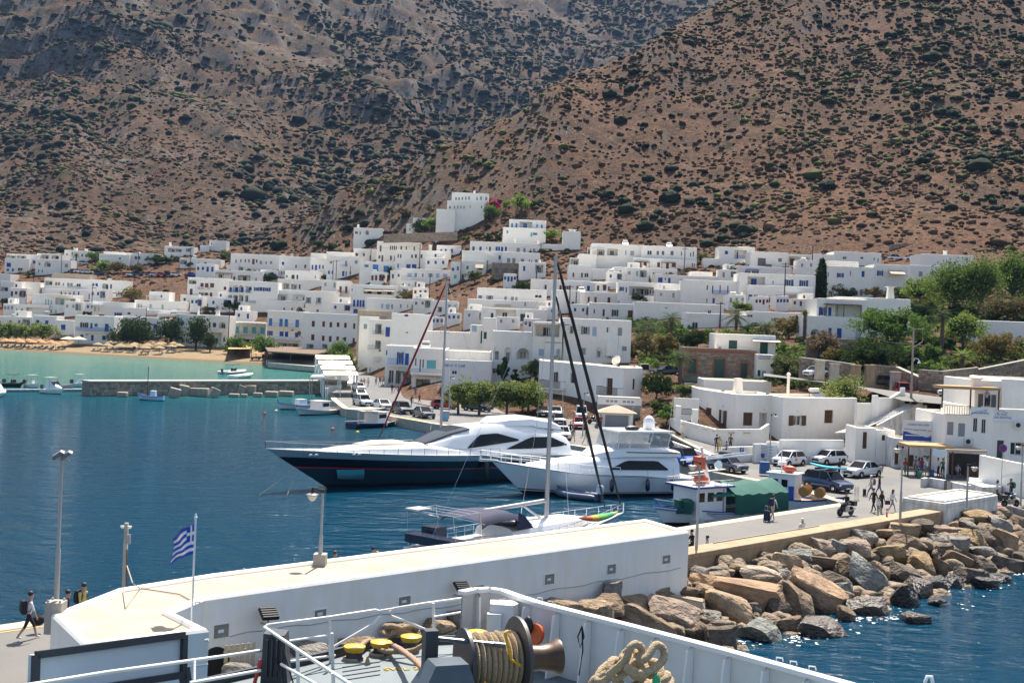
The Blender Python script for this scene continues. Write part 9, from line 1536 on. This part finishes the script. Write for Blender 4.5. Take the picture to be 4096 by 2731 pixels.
E=thing('blue_crate','blue and red crate behind the breakwater at right','crate',W(3960,2055));b=MB();b.box(-.7,-.4,0,.7,.4,.6);b.build('crate',blue2,E);b=MB();b.box(-.75,-.45,.6,.75,.45,.72);b.build('lid',mat('lid_red',(.5,.05,.07),.5),E)
sign(H['s5'],1130,582,1262,650,wpaint,-.06,[('RENT A CAR',.5,.35,.6,ink_b)]);sign(H['s4'],985,705,1048,832,mat('shop_sign',(.55,.65,.72),.5),-.1,[])
# the ferry the picture is taken from
DZ=8.9;TZ=9.87;fg=mat('ferry_deck_grey',(.13,.165,.175),.6,var=.15,vscale=2,bump=.1);fw=mat('ferry_white',(.74,.74,.74),.4,var=.08,vscale=2.5,streak=.08);dark_s=mat('dark_steel',(.035,.043,.055),.45,var=.2,vscale=4);yel=mat('yellow_paint',(.62,.36,.01),.45,var=.12)
FE=thing('ferry','bow deck of the white ferry in the foreground','ferry',(0,18,DZ));fo=FE.location
def fpart(name,b,m,sm=None):b.v=[(x-fo.x,y-fo.y,z-fo.z)for x,y,z in b.v];return b.build(name,m,FE,sm)
bt=[W(x,y,TZ)for x,y in((1846,2378),(1900,2366),(1960,2364),(2010,2372),(2060,2390),(2150,2420),(2500,2508),(2900,2612),(3330,2731),(3800,2862),(4300,3010))]
b=MB();hull_z=3.5
for p,q in zip(bt[:-1],bt[1:]):b.add([(p.x,p.y,hull_z),(q.x,q.y,hull_z),(q.x,q.y,TZ),(p.x,p.y,TZ)],[(0,1,2,3)]);n_=Vector(((q-p).y,-(q-p).x,0)).normalized()*.025;b.add([(p.x+n_.x,p.y+n_.y,DZ),(q.x+n_.x,q.y+n_.y,DZ),(q.x+n_.x,q.y+n_.y,TZ),(p.x+n_.x,p.y+n_.y,TZ)],[(0,1,2,3)])
fpart('bulwark',b,fw);b=MB()
for p,q in zip(bt[:-1],bt[1:]):b.obox(p+Vector((0,0,.03)),q+Vector((0,0,.03)),.16,.06)
fpart('cap_rail',b,gel)
L_=[0]
for p,q in zip(bt[:-1],bt[1:]):L_.append(L_[-1]+(q-p).length)
s=.35
while s<L_[-1]:
 i=max(k for k in range(len(L_)-1)if L_[k]<=s);p=bt[i].lerp(bt[i+1],(s-L_[i])/(L_[i+1]-L_[i]));d=(bt[i+1]-bt[i]).normalized();n_=Vector((d.y,-d.x,0));b=MB();a,c=p+n_*.03,p+n_*.17;b.add([(a.x,a.y,DZ),(c.x+n_.x*.12,c.y+n_.y*.12,DZ),(c.x,c.y,TZ-.05),(a.x,a.y,TZ)],[(0,1,2,3)]);e=d*.03;b.add([(v[0]+e.x,v[1]+e.y,v[2])for v in b.v[:4]],[(3,2,1,0)]);b.add([b.v[1],b.v[2],b.v[6],b.v[5]],[(0,1,2,3)]);fpart('rib',b,gel);s+=.62
b=MB();dk=[W(x,y,DZ)for x,y in((760,2760),(1290,2640),(1500,2585),(1850,2570))]+[Vector((p.x,p.y,DZ))for p in bt[1:]]+[Vector((6,9,DZ)),Vector((-9,9,DZ)),Vector((-9,15.5,DZ))]
b.add([(p.x,p.y,DZ)for p in dk],[tuple(range(len(dk)))]);b.add([(dk[i].x,dk[i].y,z)for i in(0,1,2,3)for z in(DZ,3.5)],[(0,2,3,1),(2,4,5,3),(4,6,7,5)]);fpart('deck',b,fg)
b=MB();[b.obox(dk[i]+Vector((0,0,.06)),dk[i+1]+Vector((0,0,.06)),.06,.14)for i in range(3)];fpart('deck_coaming',b,dark_s)
for k in range(4):b=MB();p,q=W(1370,2668+k*17,DZ+.006),W(1520,2645+k*17,DZ+.006);b.obox(p,q,.02,.012);fpart('deck_seam',b,dark_s)
t_=text_mesh('SWL 2.5T',.2,yel,FE,W(1640,2672,DZ+.01)-fo,(0,0,.25))
def pipe(name,pts,r=.022,d=19.5):b=MB();b.tube([At(x,y,dd)for x,y,dd in pts],r,8);return fpart(name,b,fw,60)
pipe('hand_rail',[(1058,2508,18.2),(1070,2498,18.2),(1320,2466,19),(1500,2438,19.6),(1522,2444,19.6),(1524,2462,19.6),(1495,2492,19.5),(1335,2585,19.2)]);pipe('hand_rail',[(1860,2390,20.4),(1700,2412,20.1),(1575,2432,19.8),(1560,2445,19.8),(1565,2462,19.8),(1725,2525,19.9),(1735,2560,19.9)]);pipe('hand_rail',[(1522,2440,19.6),(1575,2432,19.8)],.015)
pipe('hand_rail',[(1058,2508,18.2),(1180,2590,17),(1400,2735,15.5),(1500,2800,15)],.025);pipe('lower_rail',[(1148,2563,18.2),(1310,2540,19)],.018);pipe('lower_rail',[(1735,2466,19.9),(1862,2444,20.3)],.018);pipe('lower_rail',[(1125,2655,17.2),(1290,2750,15.6)],.02);pipe('lower_rail',[(1150,2645,18.3),(1340,2620,19.2)],.02)
for x,y0,y1,d in((1318,2466,2650,19.1),(1733,2410,2530,20),(1190,2600,2790,16.9),(1332,2690,2800,15.9),(1328,2530,2690,18.8)):pipe('rail_post',[(x,y0,d),(x+4,y1,d)],.025)
pipe('hand_rail',[(100,2740,15.2),(420,2688,16.2),(900,2622,17.6),(1046,2600,18)],.026);pipe('lower_rail',[(760,2730,16.6),(1040,2680,17.6)],.024);pipe('rail_post',[(778,2640,17),(776,2800,16.6)],.02);pipe('lower_rail',[(820,2560,18.4),(834,2557,18.4)],.02)
TL,TR,BR,BL=At(138,2618,16.8),At(731,2538,19.2),At(727,2697,19.1),At(132,2790,16.7);E=thing('folding_flap','grey steel flap with dark frame hinged at the ferry rail','flap',BL);o=E.location;b=MB();n_=(TR-TL).cross(BL-TL).normalized();n_=n_ if n_.y<0 else-n_
V=[v-o for v in(TL,TR,BR,BL)];b.add(V+[v-n_*.12 for v in V],[(0,1,2,3),(7,6,5,4),(0,4,5,1),(1,5,6,2),(2,6,7,3),(3,7,4,0)]);b.build('panel',mat('flap_grey',(.62,.68,.70),.5,var=.1,vscale=2),E);b=MB()
for i in range(4):p,q=V[i]+n_*.03,V[(i+1)%4]+n_*.03;b.obox(p,q,.1,.07,up=n_)
b.build('frame',dark_s,E);b=MB();b.obox(V[1]+n_*.02+Vector((.02,0,-.5)),V[2]+n_*.02+Vector((.12,0,-.5)),.08,.2);b.obox(V[0]+Vector((-.06,0,-.4)),V[3]+Vector((-.1,0,-.3)),.1,.25);b.build('hinge_arm',dark_s,E)
p=At(1095,2760,17.8);E=thing('fairlead_post','dark ribbed steel post beside the ferry rail','post',p);b=MB();zt=At(1095,2540,17.8).z-p.z;b.xprism([(-.2,0),(.2,0),(.12,zt),(-.18,zt+.02)],Matrix.Translation((0,0,0)),.35);b.build('post',dark_s,E)
for k in range(4):b=MB();b.box(-.12+k*.07,-.06,.2,-.10+k*.07,0,zt-.05);b.build('fin',dark_s,E)
b=MB();b.tube([(.02,-.1,zt-.3),(.22,-.2,-.1)],.012,5);b.tube([(.1,-.08,zt-.1),(.4,-.2,-.1)],.012,5);b.build('cable',black,E);b=MB();b.tube([(-.3,.0,0),(-.2,0,zt*.55)],.03,6);b.build('red_rod',mat('red_rod',(.5,.05,.03),.5),E)
for k,(x,y,d)in enumerate(((1418,2598,19.4),(1524,2580,19.7),(1644,2557,20),(1908,2540,19.2))):
 p=At(x,y,d);E=thing('mooring_bitt','yellow-capped mooring bitt on the ferry deck, %s from the left'%ORD[k],'bitt',(p.x,p.y,DZ),0,'mooring bitts');h=p.z-DZ;b=MB();b.lathe([(.16,-.02),(.12,.05),(.11,h),],14);b.build('post',dark_s,E,50);b=MB();b.lathe([(.14,h-.02),(.17,h+.02),(.17,h+.06),(.05,h+.09)],18);b.build('cap',yel,E,50)
def rope(name,label,pts,r,cat='rope',n=8,m=None):
 pts=[Vector(p)for p in pts];o0=pts[0].copy();P=[]
 for i in range(len(pts)-1):
  p0,p1,p2,p3=pts[max(0,i-1)],pts[i],pts[i+1],pts[min(len(pts)-1,i+2)]
  for t in[k/6 for k in range(6)]:P.append(.5*((2*p1)+(p2-p0)*t+(2*p0-5*p1+4*p2-p3)*t*t+(3*p1-p0-3*p2+p3)*t**3))
 P.append(pts[-1]);b=MB();b.tube([p-o0 for p in P],[r*(1+.06*math.sin(i*2.6))for i in range(len(P))],n);E=b.build(name,m or rope_m,None,60,o0);return tag(E,label,cat)
for k,(x,y,d)in enumerate(((1418,2640,19.4),(1524,2620,19.7))):
 c=At(x,y,d);rope('rope_turn','beige rope turned round the %s bitt'%('first' if k==0 else 'second'),[c+Vector((math.cos(a)*.16,math.sin(a)*.16,.004*i-.04))for i,a in enumerate([j*.6 for j in range(20)])],.03)
rope('pink_rope','thick pinkish rope leading from the bitts to the winch',[At(1560,2575,19.8),At(1600,2595,19.2),At(1660,2640,18),At(1700,2680,17.2),At(1760,2720,16.6)],.045,m=mat('pink_rope',(.50,.31,.22),.95,bump=.9,bscale=60));rope('old_rope','brown rope lying between the yellow-capped bitts',[At(1440,2585,19.6),At(1480,2560,20),At(1530,2600,19.5),At(1590,2605,19.4),At(1650,2600,19.3),At(1690,2580,19.3)],.04,m=mat('brown_rope',(.42,.30,.19),.95,bump=.9,bscale=60))
rr=random.Random(3);pts=[]
for k in range(46):a=k*.83;pts.append(At(1600+85*math.cos(a)*(.3+.7*rr.random()),2535+32*math.sin(a*1.3),20.6+.3*math.sin(a)))
rope('rope_heap','brown tangled rope heap behind the bitts',pts,.05,m=MATS['brown_rope'])
E=thing('rope_end','frayed rope tassel hanging beside the first bitt','rope',At(1470,2625,19.1));b=MB()
for k in range(40):a=k*2.4;r=.02+.1*rr.random();b.tube([(0,0,0),(r*.5*math.cos(a),r*.5*math.sin(a),-.16),(r*math.cos(a)+.02,r*math.sin(a),-.36)],[.012,.010,.006],4)
b.build('strands',rope_m,E)
pts=[]
for k in range(64):
 a=k*.52;R_=.52-.10*(k//13);pts.append(At(2515,2672,15.6)+Vector((R_*math.cos(a)*(1+.25*math.sin(k*.9)),.25*math.sin(a*1.0)+.1*math.sin(k),.0065*k-.26+.09*math.sin(a*2.1+k*.3))))
rope('hawser_coil','thick beige hawser heaped against the ferry bulwark',pts,.05,n=10)
rope('hawser_loop','upright heart-shaped hawser loops on top of the heap',[At(x,y,d)for x,y,d in((2430,2700,15.4),(2500,2640,15.3),(2520,2590,15.3),(2545,2575,15.35),(2570,2600,15.4),(2560,2640,15.3),(2590,2625,15.3),(2620,2580,15.4),(2650,2590,15.45),(2655,2630,15.4),(2620,2670,15.3),(2560,2690,15.2),(2500,2665,15.2))],.05,n=10)
b=MB();p=At(2625,2720,15.2);b.ell((0,0,0),(.05,.04,.08),8,6);tag(b.build('green_knot',mat('green_twine',(.02,.35,.16),.7),None,None,p),'small green twine tied on the hawser heap','twine')
p=At(1972,2640,17.2);ax=RAD(20);E=thing('winch','mooring winch with dark flanged drum and beige rope','winch',(p.x,p.y,DZ),ax);hz=p.z-DZ;RX=Matrix.Rotation(RAD(90),4,'Y')
def disc(name,x0,prof,m,n=36,par=None):b=MB();b.lathe(prof,n,M=Matrix.Translation((x0,0,hz))@RX);return b.build(name,m,par or E,45)
disc('flange',-.42,[(.12,-.02),(.46,-.02),(.46,.03),(.12,.03)],dark_s);disc('flange',.36,[(.12,-.025),(.58,-.025),(.58,.025),(.12,.025)],mat('flange_grey',(.07,.072,.076),.5,var=.2,vscale=3));disc('drum',-.4,[(.26,0),(.26,.76)],dark_s)
for k in range(9):x=-.36+k*.078;disc('rope_turn',x,[(.30,0),(.36+.02*(k%2),.012),(.385+.02*(k%2),.038),(.36+.02*(k%2),.064),(.30,.076)],rope_m,30)
disc('warping_head',.39,[(.2,0),(.19,.08),(.17,.3),(.2,.48),(.25,.55),(.25,.58),(.05,.58)],mat('worn_bronze',(.12,.075,.05),.4,metal=.4,var=.4,vscale=3));b=MB();b.tube([(-.95,.1,hz+.34),(-.1,-.28,hz+.30)],.03,8);b.tube([(-.1,-.28,hz+.3),(.06,-.3,hz+.28)],.035,8);b.build('brake_rod',mat('brake_steel',(.13,.14,.15),.35,metal=.5),E);b=MB();b.tube([(.12,-.34,hz+.48),(.04,-.32,hz+.47),(.13,-.36,hz+.10),(.26,-.4,hz+.02)],.022,8);b.build('brake_handle',yel,E)
b=MB();b.box(-.98,-.02,hz-.7,-.8,.16,hz+.45);b.build('bearing_stand',dark_s,E);b=MB();b.loft([[(-1.25,-.75,0),(-.35,-.75,0),(-.35,-.1,0),(-1.25,-.1,0)],[(-1.2,-.72,hz-.2),(-.45,-.72,hz-.2),(-.45,-.12,hz-.2),(-1.2,-.12,hz-.2)],[(-1.0,-.6,hz+.14),(-.55,-.6,hz+.14),(-.55,-.2,hz+.14),(-1.0,-.2,hz+.14)]]);b.build('gear_case',mat('gear_blue_grey',(.07,.095,.12),.4,var=.15),E);b=MB();b.tube([(-.3,-.5,hz-.15),(-.1,-.6,hz-.3)],.03,6);b.build('yellow_lever',yel,E);b=MB();b.ell((-.82,-.72,hz-.22),(.05,.03,.05),8,6);b.build('knob',chrome,E)
p=At(2008,2515,19.4);E=thing('vent_housing','white steel vent housing inside the bulwark corner','vent',p);b=MB();zt=At(2008,2410,19.4).z-p.z;b.loft([[(-.2,-.1,z),(.16,-.16,z),(.24,0,z),(.16,.2,z),(-.2,.2,z)]for z in(0,zt)]);b.build('housing',fw,E,30);b=MB();b.box(-.24,-.22,.0,-.02,-.1,zt*.68);b.build('side_box',fw,E);b=MB();b.lathe([(.04,0),(.05,-.18)],8,c=(-.05,0,0));b.build('drain_pipe',metal_g,E)
p=At(2140,2535,18.9);E=thing('life_jacket_bag','orange and black lifebuoy hanging inside the bulwark','lifebuoy',p,RAD(-40));b=MB();b.lathe([(.08,-.03),(.12,-.05),(.16,-.03),(.16,.03),(.12,.05),(.08,.03)],20,M=Matrix.Rotation(RAD(80),4,'X'));b.build('ring',mat('lifebuoy_orange',(.6,.10,.02),.5),E,60);b=MB();b.ell((-.1,-.05,.12),(.09,.06,.14),10,8);b.build('cover',black,E,50)
p=At(2325,2600,17.9);E=thing('hung_cable','black cable loop hanging from a bulwark rib','cable',p);b=MB();b.tube([(0,0,.35),(-.06,-.02,.2),(-.02,-.03,.05),(.03,-.02,.2),(0,0,.33),(.02,-.02,0),(-.02,-.02,-.35)],.012,5);b.build('loop',black,E)
for k,(x,y)in enumerate(((2150,2412),(2192,2426),(3105,2655),(3160,2670),(3235,2690))):p=W(x,y,TZ+.05);E=thing('rail_hook','small white hook on the bulwark cap rail, %s from the left'%ORD[k],'hook',p,RAD(-45),'cap rail hooks');b=MB();b.tube([(0,0,0),(0,0,.09),(.09,0,.10),(.10,0,.06)],.01,6);b.build('hook',gel,E)
p=At(3700,2745,14.5);E=thing('white_pipe','bent white vent pipe at the bottom edge','pipe',p);b=MB();b.tube([(0,0,-.2),(0,0,.06),(.02,0,.12),(.07,0,.12),(.09,0,.04)],.022,8);b.build('pipe',gel,E,60)
p=W(850,2725,1.6);E=thing('wooden_pallet','pale wooden pallet leaning on the rocks below the jetty building','pallet',W(960,2700,1.6),.6)
for k in range(6):b=MB();b.box(-.6+k*.2,0,0,-.47+k*.2,.03,1.1);b.build('slat',mat('pallet_wood',(.5,.40,.26),.8),E)
for k in range(2):b=MB();b.box(-.6,.03,.2+.6*k,.55,.1,.3+.6*k);b.build('batten',MATS['pallet_wood'],E)
p=W(855,2705,1.5);E=thing('discarded_tyre','black tyre leaning at the jetty building corner','tyre',p+Vector((0,0,.5)),.8);b=MB();b.lathe([(.3,-.14),(.52,-.16),(.6,0),(.52,.16),(.3,.14)],20,M=Matrix.Rotation(RAD(80),4,'X'));b.build('tyre',tyre,E,50)
